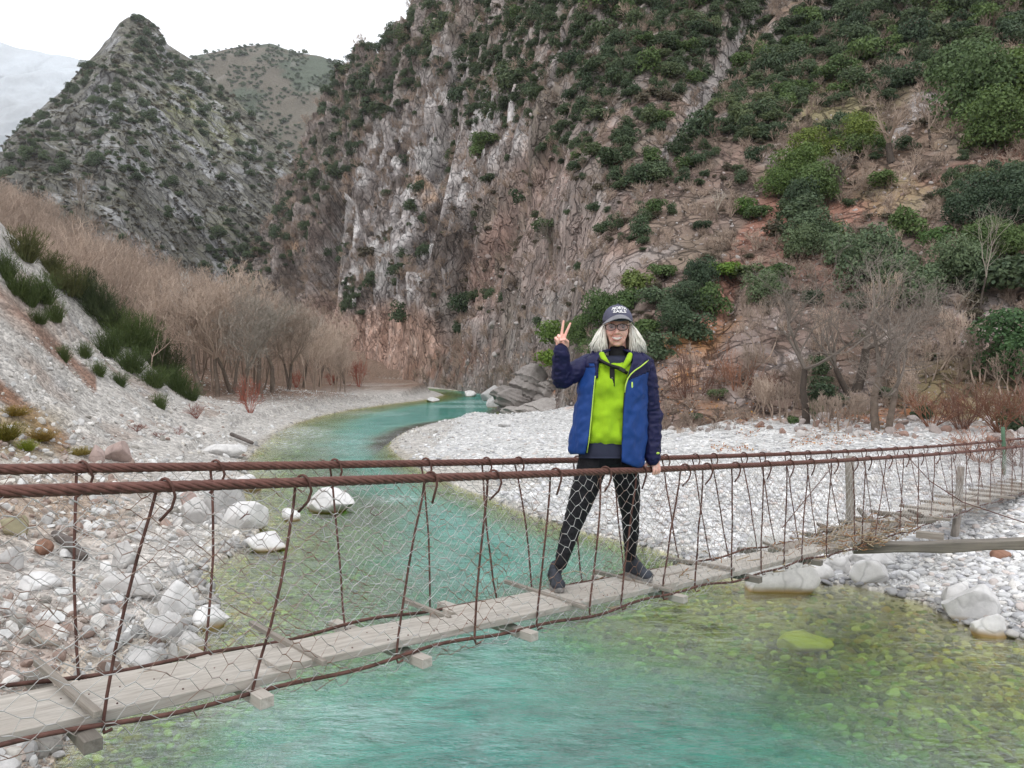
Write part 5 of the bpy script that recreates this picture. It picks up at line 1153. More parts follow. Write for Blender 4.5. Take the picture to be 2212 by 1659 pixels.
# main cables, each laid up of six strands
def cable(name, zf, c, r=.0185, wob=0, label=None):
    ss = np.concatenate([np.arange(S0, 6, .022), np.arange(6, S1, .05)])
    t = empty(name); t.parent = br
    if label: t['label'] = label
    zz = zf(ss) + .006 * np.sin(ss * 2.1 + c) * wob
    cx = np.stack([ss * BD[0] + c * BN[0], ss * BD[1] + c * BN[1], zz], 1)
    for k in range(6):
        a = ss / .26 * 2 * math.pi + k * math.pi / 3; rr = r * .60
        pth = cx + rr * (np.cos(a)[:, None] * np.array([BN[0], BN[1], 0]) + np.sin(a)[:, None] * np.array([0, 0, 1.]))
        m = MB(); m.tube(pth, r * .46, 6); o = part('strand', m, M_RUST, t)
    return t
cable('handrail_cable', NT_, C0, .0195); cable('handrail_cable', FT, CF, .0195)
def lowcable(zf, c):
    ss = np.arange(S0, S1, .06); m = MB(); sag = .012 * np.sin(ss * 3.3) + .008 * np.sin(ss * 7.9 + c)
    m.tube(np.stack([ss * BD[0] + c * BN[0], ss * BD[1] + c * BN[1], zf(ss) + sag - .0], 1), .0085, 6); part('lower_cable', m, M_RUSTD)
lowcable(NL, C0); lowcable(FL, CF - .14)
# hanger rods hooked over the handrail cables
def hanger(st, sb, ztop, zbot, c, cb=None, hook=1, seed=0):
    cb = c if cb is None else cb; r = random.Random(seed); m = MB(); bow = r.uniform(-.025, .025)
    def b(s, z, cc): return B(s, z, cc)
    pts = [b(sb + .02, zbot - .012, cb - .012 * hook), b(sb, zbot - .022, cb), b(sb, zbot + .0, cb + .012)]
    for f in (.12, .3, .5, .7, .88): pts.append(b(sb + (st - sb) * f + bow * math.sin(f * math.pi), zbot + (ztop - zbot) * f, cb + (c - cb) * f + .016 + r.uniform(-.004, .004)))
    k = r.uniform(-.03, .05)
    for a in (180, 150, 120, 90, 60, 30, 0): pts.append(b(st + .012 * (1 - a / 180), ztop + .030 * math.sin(R(a)), c + .030 * -math.cos(R(180 - a)) if False else c - .030 * math.cos(R(a))*-1 if False else c + .030 * (math.cos(R(180 - a)) * -1)))
    pts = pts[:8] + [b(st + .005 * j, ztop + .0265 * math.sin(R(a)), c + .0255 * math.cos(R(a))) for j, a in enumerate((0, 30, 60, 90, 120, 150, 180))] + [b(st + .034 + k * .2, ztop - .035, c - .025), b(st + .026 + k * .15, ztop - .075, c - .016), b(st + .006 - k * .5, ztop - .115, c - .002)]
    m.tube(pts, .0056, 6); o = part('hanger_rod', m, M_RUSTD); return o
NEARH = [(-60, -230), (345, 218), (645, 545), (925, 858), (1062, 1028), (1197, 1163), (1305, 1278), (1383, 1346), (1478, 1436), (1526, 1506), (1588, 1586), (1656, 1650), (1706, 1700), (1752, 1738), (1803, 1791), (1846, 1852), (1876, 1868), (1921, 1896), (1958, 1950), (1990, 1988), (2025, 2016), (2060, 2066), (2092, 2090), (2120, 2118), (2146, 2144), (2170, 2168), (2192, 2190), (2214, 2212)]
for k, (a, b_) in enumerate(NEARH):
    sa = float(splan(a, C0)[0]); sb = float(splan(b_, C0)[0]); hanger(sa, sb, float(NT_(sa)), float(NL(sb)), C0, seed=k)
FARH = [(-160, -190), (168, 140), (458, 410), (717, 711), (915, 895), (1047, 1040), (1117, 1117), (1245, 1226), (1326, 1318), (1436, 1440), (1501, 1506), (1541, 1545), (1606, 1608), (1646, 1648), (1701, 1699), (1745, 1738), (1790, 1792), (1826, 1828), (1866, 1864), (1900, 1902), (1935, 1932), (1968, 1970), (2000, 1998), (2030, 2032), (2058, 2056), (2085, 2087), (2110, 2108), (2134, 2136), (2158, 2156), (2180, 2182), (2202, 2200)]
for k, (a, b_) in enumerate(FARH):
    sa = float(splan(a, CF)[0]); sb = float(splan(b_, CF)[0]); hanger(sa, sb, float(FT(sa)), float(FL(sb)), CF, CF - .14, seed=50 + k)
# deck boards
def board(s0, s1, c0, c1, th=.036, mat=M_PLANK, dz=0, skew=0, jag=0, name='deck_board', seed=0, wav=0.0):
    r = np.random.default_rng(seed); n = max(3, int((s1 - s0) / .12)); ss = np.linspace(s0, s1, n); V = []; edge = r.normal(0, .003, (n, 2))
    d = np.array([BD[0], BD[1], 0.]); 
    for k, s in enumerate(ss):
        zt = float(DK_Z(s)) + dz + skew * (k / (n - 1) - .5) + wav * math.sin(s * 3 + seed)
        j = jag * r.normal() if k in (0, n - 1) else 0
        a, b_ = c0 + edge[k, 0], c1 + edge[k, 1]
        V += [B(s + j, zt, a), B(s + j, zt, b_), B(s, zt - th, b_), B(s, zt - th, a)]
        V[-4] = V[-4] + np.array([0, 0, -.003]); 
    F_ = []
    for k in range(n - 1):
        for j in range(4): F_.append((k * 4 + j, k * 4 + (j + 1) % 4, (k + 1) * 4 + (j + 1) % 4, (k + 1) * 4 + j))
    F_ += [(3, 2, 1, 0), tuple((n - 1) * 4 + j for j in range(4))]
    mid = B((s0 + s1) / 2, float(DK_Z((s0 + s1) / 2)), (c0 + c1) / 2); V = np.array(V) - mid
    # the board's own frame, x along the grain
    Rm = np.array([[BD[0], BD[1], 0], [BN[0], BN[1], 0], [0, 0, 1]]); Vl = V @ Rm.T
    m = MB(); m.add(Vl, F_); o = link(name, m.mesh(name, False), mat, br); o.location = mid - O; o.rotation_euler = (0, 0, math.atan2(BD[1], BD[0]))
    bv = o.modifiers.new('edge', 'BEVEL'); bv.width = .003; bv.segments = 1; bv.limit_method = 'ANGLE'; return o
sd_ = [float(splan(x, 2.85)[0]) for x in (1106, 1500, 1700, 1880, 1960, 2212)]
board(S0, 1.55, 2.665, 2.87, seed=1, th=.042); board(S0, 2.65, 2.878, 3.0, seed=2, dz=-.004)
board(1.47, 4.35, 2.668, 2.855, seed=3, dz=.022); board(2.58, 4.9, 2.862, 2.995, seed=4, dz=.02)
board(4.2, 6.9, 2.67, 2.86, seed=5, dz=.004, th=.04); board(4.85, 6.2, 2.872, 3.0, seed=6, dz=-.01)
board(6.8, 8.6, 2.66, 2.80, seed=7, dz=.0, mat=M_BAT, skew=.03); board(6.3, 8.2, 2.85, 3.0, seed=8, dz=.01, mat=M_BAT)
board(9.1, 11.6, 2.70, 2.9, seed=9, dz=.01, mat=M_PLANK); board(10.2, 13.5, 2.9, 3.10, seed=10, dz=.01, mat=M_PLANK); board(11.4, 15.5, 2.68, 2.88, seed=11, dz=.0); board(13.2, 18.6, 2.88, 3.08, seed=12); board(15.3, 18.6, 2.68, 2.86, seed=13)
rr = np.random.default_rng(77); m = MB()
for k in range(60):
    s_ = rr.uniform(-1.5, 1.3) if k % 2 else rr.uniform(1.6, 4.2); p = B(s_, float(DK_Z(s_)) + (.0015 if s_ < 1.4 else .0235), rr.choice([2.70, 2.84]) + rr.normal(0, .006)); m.add(*[x for x in tube_vf([p - np.array([0, 0, .03]), p], .0032, 6)])
o = part('nail', m, M_RUSTD); o['kind'] = 'stuff'
# short rotten pieces where the deck is broken
rr = np.random.default_rng(4)
for k in range(16):
    s = rr.uniform(7.6, 9.9); c = rr.uniform(2.68, 3.1); l = rr.uniform(.25, .7); m = MB(); m.box((0, 0, 0), (l, rr.uniform(.03, .09), rr.uniform(.015, .035)))
    o = part('broken_board', m, [M_DKW, M_GREYW, M_BAT][k % 3], None, False); o.parent = br; o.location = B(s, float(DK_Z(s)) + rr.uniform(-.03, .05), c) - O; o.rotation_euler = (rr.normal(0, .15), rr.normal(0, .12), math.atan2(BD[1], BD[0]) + rr.normal(0, .6))
# battens nailed across the deck and cross beams under it
def cross(pxa, pya, pxb, pyb, w, th, mat, name, dz=0, ext=0):
    def onbd(px, py, dzz):
        x, y, z = ray(px, py); lo, hi = .8, 16
        for _ in range(50):
            Y = (lo + hi) / 2; k = Y / y; s = x * k * BD[0] + Y * BD[1]; g = float(DK_Z(s)) + dzz
            if CAMZ + z * k > g: lo = Y
            else: hi = Y
        return np.array([x * k, Y, CAMZ + z * k])
    a, b_ = onbd(pxa, pya, dz), onbd(pxb, pyb, dz); d = b_ - a; L_ = np.linalg.norm(d); m = MB(); m.box((0, 0, 0), (L_ + ext, w, th))
    o = part(name, m, mat, None, False); o.parent = br; o.location = (a + b_) / 2 - O; o.rotation_euler = (0, -math.asin(d[2] / L_), math.atan2(d[1], d[0]))
    bv = o.modifiers.new('edge', 'BEVEL'); bv.width = .002; bv.segments = 1; return o
for q in [(80, 1430, 212, 1543, .026), (542, 1346, 702, 1433, .022), (872, 1296, 972, 1335, .022), (1092, 1256, 1266, 1313, .026), (1282, 1233, 1450, 1276, .026), (1428, 1203, 1586, 1230, .026), (1650, 1172, 1700, 1190, .03)]:
    cross(*q[:4], q[4], .022, M_BAT, 'cross_batten', .022)
rr = np.random.default_rng(8)
for s in np.arange(8.9, 18, .8):
    m = MB(); m.box((0, 0, 0), (.75 + rr.uniform(-.1, .15), .045, .03)); o = part('cross_batten', m, M_BAT, None, False); o.parent = br; o.location = B(s, float(DK_Z(s)) + .022, 2.88 + rr.uniform(-.05, .05)) - O; o.rotation_euler = (rr.normal(0, .04), 0, math.atan2(BN[1], BN[0]) + rr.normal(0, .08))
for k, (px, s_off) in enumerate([(570, 0), (915, 0), (1150, 0), (1475, 0), (1100 - 905, 0), (1640, 0), (1770, 0), (1900, 0)]):
    s = float(splan(px, 2.58)[0]); m = MB(); m.box((0, 0, 0), (.74, .055, .042)); o = part('cross_beam', m, M_PLANK if k < 4 else M_GREYW, None, False); o.parent = br
    o.location = B(s, float(DK_Z(s)) - .062, 2.555 + .37) - O; o.rotation_euler = (0, 0, math.atan2(BN[1], BN[0]) + rr.normal(0, .02))
    bv = o.modifiers.new('edge', 'BEVEL'); bv.width = .002; bv.segments = 1
# hexagonal netting between handrail and lower cable
def netting(c, cb, ztop, zbot, s0, s1, seed, over=0.0, pitch=.072):
    r = np.random.default_rng(seed); w = pitch; h = w * .78; segs = []; thin, thk = .0013, .0023
    nrow = int(1.05 / w) + 2; ncol = int((s1 - s0) / h)
    def mp(u, v):           # u along, v rows down from the top; wavy sheet
        s = s0 + u; zt, zb = float(ztop(s)) + over, float(zbot(s)) - .03; H = zt - zb; f = min(v / H, 1.12)
        q = np.array([s * 1.3, v * 2.1, seed * 3.]); wob = noise(q * 1.7, seed) * .028 + noise(q * 4.1, seed + 1) * .012
        ws = noise(q * 2.3, seed + 2) * .03 + noise(q * 6, seed + 3) * .010; wz = noise(q * 2.1, seed + 4) * .022 + noise(q * 5.5, seed + 5) * .009
        cc = c + (cb - c) * min(f, 1) + wob * math.sin(min(f, 1) * math.pi) * 1.2
        z = zt - v + wz * math.sin(min(f, 1) * math.pi)
        if f > 1: cc += (f - 1) * .5 * (1 if cb < 2.8 else -1); z = zb - .012 + noise(q * 7, seed + 6) * .02
        return B(s + ws, z, cc)
    cache = {}
    def nd(i, j, k):
        key = (i, j, k)
        if key not in cache:
            u = i * h + (.36 * h if k else 0.); v = (j + .5 * (i % 2)) * w
            cache[key] = mp(u + r.normal(0, .0055), v + r.normal(0, .0055))
        return cache[key]
    for j in range(nrow):
        for i in range(ncol):
            s = s0 + i * h; H = float(ztop(s) - zbot(s)) + over + .03
            if j * w > H * 1.07: continue
            a, b_ = nd(i, j, 0), nd(i, j, 1); segs.append((a, b_, thk, thk))
            if i % 2 == 0: d1, d2 = (i + 1, j - 1), (i + 1, j)
            else: d1, d2 = (i + 1, j), (i + 1, j + 1)
            for d in (d1, d2):
                if d[1] < 0: continue
                segs.append((b_, nd(d[0], d[1], 0), thin, thin))
    V, Q = prisms(segs, 4); me = quads('wire_netting', V - O, Q, True); o = link('wire_netting', me, M_WIRE, br); return o
netting(C0 - .012, C0 - .01, NT_, NL, S0, S1, 3); netting(CF + .012, CF - .14, FT, FL, S0, S1, 5, .015)
# loose tie wires and twigs caught in the netting
rr = np.random.default_rng(12)
for k in range(26):
    s = rr.uniform(-.5, 9); z = float(NL(s)) + rr.uniform(.02, .7); m = MB(); p = B(s, z, C0 - .02); pts = [p]
    for _ in range(4): p = p + np.array([*(BD * rr.uniform(-.03, .05)), rr.uniform(-.02, .02)]); pts.append(p)
    m.tube(pts, .0016, 4); part('tie_wire', m, M_RUST)
m = MB()
for k in range(420):
    s = rr.choice([rr.normal(7.6, .5), rr.normal(8.6, .4), rr.uniform(3.5, 12)], p=[.5, .3, .2]); p = B(s, float(DK_Z(s)) + rr.uniform(-.06, .05) + (.04 if k % 5 == 0 else 0), rr.uniform(2.55, 3.1)); pts = [p]
    for _ in range(3): p = p + np.array([*(BD * rr.normal(0, .07) + BN * rr.normal(0, .04)), rr.normal(0, .018)]); pts.append(p)
    m.tube(pts, rr.uniform(.002, .005), 4, 0 if k % 3 else 1)
o = part('caught_debris', m, [mat_simple('dry_stalks', (.40, .32, .22), .9), mat_simple('rusty_leaves', (.30, .16, .08), .9)]); o['kind'] = 'stuff'
# guy wires
m = MB(); a, b_ = P(1935 - 10, 985, 8.6), P(2216, 1122, 7.4); m.tube([P(1950, 975, 9.2), P(2010, 1040, 8.8), P(2080, 1085, 8.4), P(2230, 1135, 7.6)], .006, 5); part('guy_wire', m, M_RUSTD)
m = MB(); m.tube([P(1800, 1005, 8.9), P(1690, 1140, 7.6)], .005, 5); part('guy_wire', m, M_RUSTD)
# posts and the long beam
def post(x0, y0, x1, y1, Yb, r, name, label, mat, cat='post', group='wooden posts along the bridge', Yt=None):
    a, b_ = P(x0, y0, Yb), P(x1, y1, Yt or Yb); m = MB(); n = 6; pts = [a + (b_ - a) * t + np.array([.012 * math.sin(t * 5), 0, 0]) for t in np.linspace(-.06, 1, n)]; c = np.array(a)
    m.tube([p - c for p in pts], np.linspace(r * 1.08, r * .92, n), 10); o = link(name, m.mesh(name, True), mat); o.location = c
    return tag(o, label, cat, group)
M_POST = mat_simple('grey_post_wood', (.30, .27, .24), .9, .4, 5, .7, bdist=.01, stretch=(6, 6, 1))
hb = ghit(2061, 1165); post(2061, 1162, 2078, 1008, hb.y, .047, 'wooden_post', 'weathered round post leaning beside the near side of the bridge', M_POST)
hb = ghit(1835, 1170); post(1834, 1160, 1838, 985, 8.4, .050, 'wooden_post', 'grey round post standing behind the netting over the white gravel', M_POST)
post(2168, 1020, 2168, 922, 14, .034, 'wooden_post', 'green painted post at the far end of the bridge', mat_simple('green_paint', (.09, .16, .10), .7, .3))
a, b_ = P(1842, 1184, 7.75), P(2420, 1170, 6.7); d = b_ - a; mid = (a + b_) / 2; m = MB(); n = 16; L_ = np.linalg.norm(d)
ring = []
for k in range(n):
    t = k / (n - 1) - .5; hh = .047 * (1 + .12 * math.sin(k * 1.3)); ww = .075; oy = .006 * math.sin(k * .9)
    ring += [(t * L_, -ww, hh + oy), (t * L_, ww, hh + oy), (t * L_, ww, -hh + oy), (t * L_, -ww, -hh + oy)]
F_ = [(k * 4 + j, k * 4 + (j + 1) % 4, (k + 1) * 4 + (j + 1) % 4, (k + 1) * 4 + j) for k in range(n - 1) for j in range(4)] + [(3, 2, 1, 0), tuple((n - 1) * 4 + j for j in range(4))]
m.add(ring, F_); o = link('beam', m.mesh('beam', False), M_GREYW); o.location = mid; o.rotation_euler = (0, -math.asin(d[2] / L_), math.atan2(d[1], d[0])); bv = o.modifiers.new('edge', 'BEVEL'); bv.width = .012; bv.segments = 2
tag(o, 'long grey weathered beam reaching from under the deck to the right edge', 'beam')
a, b_ = P(1990, 1172, 7.55), P(2035, 1170, 7.45); d = b_ - a; m = MB(); m.box((0, 0, 0), (np.linalg.norm(d) * 1.3, .09, .06)); o = link('wood_block', m.mesh('wood_block', False), [M_BAT]); o.location = (a + b_) / 2 + np.array([0, .03, .06]); o.rotation_euler = (0, 0, math.atan2(d[1], d[0])); tag(o, 'short pale wooden block lying on the long beam', 'wood block')

# ============================================================ THE PERSON
PY0 = 4.64
def q(px, py, dy=0.): return P(px, py, PY0 + dy)
U1 = PY0 / F                                   # metres per picture unit at the person's distance
def capsule(p0, p1, r0, r1, sides=14, k=5, flat=(1, 1), up=None):
    p0, p1 = np.asarray(p0, float), np.asarray(p1, float); d = p1 - p0; L_ = np.linalg.norm(d) + 1e-9; d = d / L_
    pts, rd = [], []
    for a in np.linspace(-90, 0, k): pts.append(p0 + d * r0 * math.sin(R(a))); rd.append(max(r0 * math.cos(R(a)), 1e-4))
    for t in (.25, .5, .75): pts.append(p0 + d * L_ * t); rd.append(r0 + (r1 - r0) * t)
    for a in np.linspace(0, 90, k): pts.append(p1 + d * r1 * math.sin(R(a))); rd.append(max(r1 * math.cos(R(a)), 1e-4))
    return tube_vf(pts, rd, sides)
def ellipsoid(c, r, n=18, rot=None):
    m = [(math.cos(a) * math.sin(b), math.sin(a) * math.sin(b), math.cos(b)) for b in np.linspace(.06, math.pi - .06, n // 2 + 2) for a in np.arange(n) * 2 * math.pi / n]
    V = np.array(m) * np.asarray(r, float)
    if rot is not None: V = V @ np.array(rot).T
    nb = n // 2 + 2; F_ = [(i * n + j, (i + 1) * n + j, (i + 1) * n + (j + 1) % n, i * n + (j + 1) % n) for i in range(nb - 1) for j in range(n)] + [tuple(range(n)), tuple((nb - 1) * n + j for j in range(n))[::-1]]
    return V + np.asarray(c), F_
def blob(name, shapes, mat, parent, voxel=.006, smooth=4, wrinkle=None, loc=None):
    m = MB()
    for s in shapes: m.add(*s)
    o = link('tmp', m.mesh('tmp'), None)
    a = o.modifiers.new('r', 'REMESH'); a.mode = 'VOXEL'; a.voxel_size = voxel
    if smooth: b = o.modifiers.new('s', 'SMOOTH'); b.iterations = smooth; b.factor = .5
    dg = bpy.context.evaluated_depsgraph_get(); me = bpy.data.meshes.new_from_object(o.evaluated_get(dg)); me.name = name
    bpy.data.objects.remove(o)
    n = len(me.vertices); V_ = np.empty(n * 3, np.float32); me.vertices.foreach_get('co', V_); V_ = V_.reshape(-1, 3).astype(float)
    if wrinkle:
        N_ = np.empty(n * 3, np.float32); me.vertices.foreach_get('normal', N_); N_ = N_.reshape(-1, 3)
        V_ = V_ + N_ * wrinkle(V_)[:, None]
    base = np.array(parent.location) if parent is not None else np.zeros(3)
    me.vertices.foreach_set('co', (V_ - base).astype(np.float32).ravel()); me.polygons.foreach_set('use_smooth', np.full(len(me.polygons), True)); me.update()
    return link(name, me, mat, parent)
def onbd(px, py, dzz=.02):
    x, y, z = ray(px, py); lo, hi = .8, 16
    for _ in range(50):
        Y = (lo + hi) / 2; k = Y / y; s = x * k * BD[0] + Y * BD[1]; g = float(DK_Z(s)) + dzz
        if CAMZ + z * k > g: lo = Y
        else: hi = Y
    return np.array([x * k, Y, g])
FL_T, FL_H = onbd(1211, 1284), onbd(1191, 1258)
FR_T, FR_H = onbd(1404, 1259), onbd(1352, 1242)
pe = empty('person', ((FL_H + FR_H) / 2)); tag(pe, 'woman in cap and glasses, blue jacket over lime fleece, raising a V sign', 'person')
PB = np.array(pe.location)
def ppart(name, mb, mats, smooth=True, parent=pe):
    me = mb.mesh(name, smooth); V_ = np.empty(len(me.vertices) * 3, np.float32); me.vertices.foreach_get('co', V_); V_ = V_.reshape(-1, 3) - PB.astype(np.float32)
    me.vertices.foreach_set('co', V_.ravel()); me.update(); return link(name, me, mats, parent)
def mat_cloth(name, col, rough=.8, var=.12, fine=240, bump=.25, sheen=0, spec=.25):
    n = NT(name); p = n.pos(1, None, True); f = n.noise(p, 9, 4, .6); w = n.noise(p, fine, 2, .6)
    c = n.mix(1.0, col, n.ramp(f, [(.3, 1 - var), (.7, 1 + var)]), 'MULTIPLY')
    b = n.principled(c, rough, n.bump(n.math('ADD', f, n.math('MULTIPLY', w, .3)), bump, .01), spec); b.inputs['Sheen Weight'].default_value = sheen; return n.m
def mat_skin():
    n = NT('skin'); p = n.pos(1, None, True); f = n.noise(p, 22, 4, .6)
    c = n.mix(n.ramp(f, [(.35, 0), (.7, 1)]), (.93, .60, .50), (.88, .44, .36)); b = n.principled(c, .5, n.bump(f, .12, .003), .4)
    b.inputs['Subsurface Weight'].default_value = .12; b.inputs['Subsurface Radius'].default_value = (.012, .005, .003); b.inputs['Subsurface Scale'].default_value = .5; return n.m
M_SKIN = mat_skin(); M_NAVY = mat_cloth('navy_nylon', (.014, .015, .062), .55); M_BLUE = mat_cloth('royal_blue_nylon', (.013, .054, .225), .55); M_LIME = mat_cloth('lime_fleece', (.33, .55, .018), .95, .10, 160, .4, .15); M_BLACK = mat_cloth('black_knit', (.008, .008, .010), .8)
M_LEG = mat_cloth('black_leggings', (.010, .010, .013), .7); M_SLATE = mat_cloth('slate_shirt', (.030, .034, .060), .85); M_TRIM = mat_simple('lime_zip', (.52, .72, .12), .5, .05); M_STRAP = mat_simple('black_strap', (.010, .010, .010), .5, .1)
# body: one surface (head, neck, trunk, arms, hands, legs)
S = []
HC = (1333, 706)
S += [ellipsoid(q(1333, 699, .012), (.074, .092, .090)), ellipsoid(q(1333, 715, -.022), (.066, .070, .078)), ellipsoid(q(1333, 731, -.034), (.052, .052, .052)), ellipsoid(q(1333, 743, -.058), (.024, .022, .016)),
      ellipsoid(q(1321, 720, -.066), (.020, .018, .017)), ellipsoid(q(1345, 720, -.066), (.020, .018, .017)), ellipsoid(q(1333, 696, -.052), (.050, .03, .022))]
S += [capsule(q(1333, 706, -.084), q(1333, 718, -.103), .0085, .012), ellipsoid(q(1329, 719.5, -.094), (.0075, .009, .006)), ellipsoid(q(1337, 719.5, -.094), (.0075, .009, .006)), ellipsoid(q(1333, 731, -.078), (.028, .014, .013))]
S += [ellipsoid(q(1306.5, 711, .005), (.008, .016, .026)), ellipsoid(q(1359.5, 711, .005), (.008, .016, .026))]
S += [capsule(q(1333, 735, .015), q(1334, 775, .03), .052, .058), capsule(q(1300, 782, .03), q(1368, 782, .03), .055, .055), capsule(q(1332, 800, .02), q(1318, 960, .02), .095, .09), capsule(q(1298, 985, .02), q(1330, 985, .02), .085, .085)]
S += [capsule(q(1292, 995, .01), q(1245, 1116, -.03), .060, .036), capsule(q(1245, 1116, -.03), q(1212, 1222, -.10), .036, .022), capsule(q(1346, 1000, .02), q(1361, 1102, .12), .060, .034), capsule(q(1361, 1102, .12), q(1361, 1203, .32), .034, .022)]
EA, WA = q(1212, 814, -.05), q(1212, 757, -.12)
S += [capsule(q(1278, 788, .02), EA, .042, .036), capsule(EA, WA, .036, .024), capsule(WA, q(1213, 750, -.125), .024, .026)]
EB, WB = q(1411, 898, .06), q(1410, 990, .02)
S += [capsule(q(1394, 792, .02), EB, .042, .036), capsule(EB, WB, .036, .022)]
def chain(pts, rs):
    return [capsule(pts[i], pts[i + 1], rs[i], rs[i + 1], 10, 4) for i in range(len(pts) - 1)]
# raised hand, palm to the camera: palm, first two fingers up in a V, ring and little finger folded, thumb across
D0 = -.128
S += [ellipsoid(q(1213, 739, D0), (.036, .014, .037)), ellipsoid(q(1219, 743, D0 - .008), (.017, .014, .024)), ellipsoid(q(1206, 744, D0 - .004), (.015, .013, .024))]
S += chain([q(1219, 731, D0), q(1223, 719, D0 - .002), q(1228, 708, D0 - .003), q(1232, 698.5, D0 - .002)], [.0095, .0088, .0080, .0066])
S += chain([q(1212.5, 730, D0), q(1214, 716, D0 - .001), q(1216, 704, D0 - .003), q(1217.5, 693.5, D0 - .003)], [.0098, .0090, .0083, .0068])
S += chain([q(1207, 732, D0), q(1206.5, 724.5, D0 - .016), q(1209, 729, D0 - .036), q(1211, 737, D0 - .032)], [.0095, .0092, .0085, .0075])
S += chain([q(1201, 736, D0), q(1200, 730, D0 - .014), q(1203, 734, D0 - .031), q(1206, 741, D0 - .028)], [.0088, .0085, .0078, .0070])
S += chain([q(1225, 747, D0 - .004), q(1226, 738, D0 - .022), q(1220, 733.5, D0 - .040), q(1212, 735.5, D0 - .046)], [.0125, .0108, .0095, .0080])
# hand resting on the near handrail cable
sc_, cxx, cyy = splan(1410, C0); HB = lambda ds, up, out: B(float(sc_) + ds, float(NT_(sc_)) + up, C0 + out)
S += [ellipsoid(HB(0, .040, .004), (.040, .026, .022)), capsule(WB, HB(-.002, .052, .018), .023, .024), ellipsoid(HB(.004, .046, -.010), (.036, .02, .018))]
for k, (ds, ln) in enumerate([(-.034, .94), (-.012, 1.04), (.011, 1.0), (.033, .84)]):
    S += chain([HB(ds * .85, .042, -.008), HB(ds, .026, -.030 * ln), HB(ds * 1.02, -.002, -.036 * ln), HB(ds, -.024 * ln, -.026)], [.0100, .0095, .0086, .0074])
S += chain([HB(-.030, .042, .012), HB(-.056, .030, .012), HB(-.066, .006, .018), HB(-.060, -.012, .020)], [.012, .0105, .0098, .0082])
body = blob('body', S, M_SKIN, pe, .0036, 3)
# eyes, brows, mouth
M_EW = mat_simple('shaded_eye_white', (.24, .19, .17), .3, .02); M_EI = mat_simple('iris', (.04, .035, .03), .2, .05); M_LIP = mat_simple('lips', (.50, .19, .17), .45, .1); M_TEETH = mat_simple('teeth', (.80, .74, .67), .4, .03); M_BROW = mat_simple('eyebrow_hair', (.20, .14, .09), .9)  # eye whites darkened, shade under the cap brim put into the colour
for sx in (-1, 1):
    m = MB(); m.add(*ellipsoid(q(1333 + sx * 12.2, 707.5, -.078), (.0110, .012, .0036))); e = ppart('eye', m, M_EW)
    m = MB(); m.add(*ellipsoid(q(1333 + sx * 12.0, 707.5, -.0885), (.0046, .003, .0034))); ppart('iris', m, M_EI, True, e)
    m = MB(); m.tube([q(1333 + sx * 6, 701.2, -.086), q(1333 + sx * 12, 699.2, -.088), q(1333 + sx * 19, 701.5, -.078)], [.0018, .0024, .0012], 6); ppart('eyebrow', m, M_BROW)
arc = lambda w, y, s, dz, n=9: [q(1333 - .3 + w * t, y - s * t * t, -.0905 + dz + .016 * t * t) for t in np.linspace(-1, 1, n)]
m = MB(); m.tube(arc(12.0, 728.6, 2.6, -.002), [.0008, .0018, .0026, .0028, .0026, .0028, .0026, .0018, .0008], 8); m.tube(arc(11.4, 735.2, 5.4, -.003), [.0008, .0022, .0032, .0038, .004, .0038, .0032, .0022, .0008], 8); ppart('lips', m, M_LIP)
m = MB(); up_, lo_ = arc(10.4, 729.0, 2.4, -.0022), arc(10.0, 734.2, 5.2, -.0022); n_ = len(up_); m.add(up_ + lo_, [(i, i + 1, n_ + i + 1, n_ + i) for i in range(n_ - 1)]); o = ppart('teeth', m, M_TEETH); sdm = o.modifiers.new('t', 'SOLIDIFY'); sdm.thickness = .003
for sx in (-1, 1):          # lids in darker skin, painting the brim's shade into the eye sockets
    m = MB(); m.add(*ellipsoid(q(1333 + sx * 12.2, 704.6, -.0765), (.0155, .0135, .0065))); ppart('shaded_eyelid', m, mat_simple('shaded_lid_skin', (.46, .24, .19), .6))
for sx in (-1, 1):          # smile folds
    m = MB(); m.tube([q(1333 + sx * 7.5, 720.5, -.0905), q(1333 + sx * 12.5, 726, -.083), q(1333 + sx * 14.6, 732, -.074)], [.0012, .0014, .0006], 6); ppart('smile_fold', m, mat_simple('skin_fold', (.50, .22, .17), .6))
# glasses
M_FR = mat_simple('dark_frame', (.018, .012, .016), .3, .05); gn = NT('lens'); ga = gn.n('BsdfTransparent', i_Color=(.72, .69, .70, 1)); gb_ = gn.n('BsdfGlossy', i_Roughness=.05); gm = gn.n('MixShader', i_0=.07); gn.l(ga.outputs[0], gm.inputs[1]); gn.l(gb_.outputs[0], gm.inputs[2]); gn.l(gm.outputs[0], gn.out.inputs[0])
gl_ = empty('glasses', q(1331.5, 706, -.105)); tag(gl_, 'dark framed eyeglasses on the face under the cap', 'glasses'); GB = np.array(gl_.location)
def gpart(name, mb, mat):
    me = mb.mesh(name); V_ = np.empty(len(me.vertices) * 3, np.float32); me.vertices.foreach_get('co', V_); V_ = V_.reshape(-1, 3) - GB.astype(np.float32); me.vertices.foreach_set('co', V_.ravel()); me.update(); return link(name, me, mat, gl_)
m = MB(); lens = []
for cx in (1319.0, 1344.5):
    pts = []
    for a in np.linspace(0, 2 * math.pi, 29):
        u = abs(math.cos(a)) ** .75 * np.sign(math.cos(a)) * 11.0; v = abs(math.sin(a)) ** .8 * np.sign(math.sin(a)) * 6.9; pts.append(q(cx + u, 706.6 - v, -.104 + .00016 * (cx + u - 1333) ** 2 * .3))
    m.tube(pts, .0019, 6, cap=False); lens.append(pts[:-1])
m.tube([q(1328.8, 704.5, -.106), q(1332, 703.5, -.110), q(1335, 704.5, -.106)], .0016, 6); gpart('frame', m, M_FR)
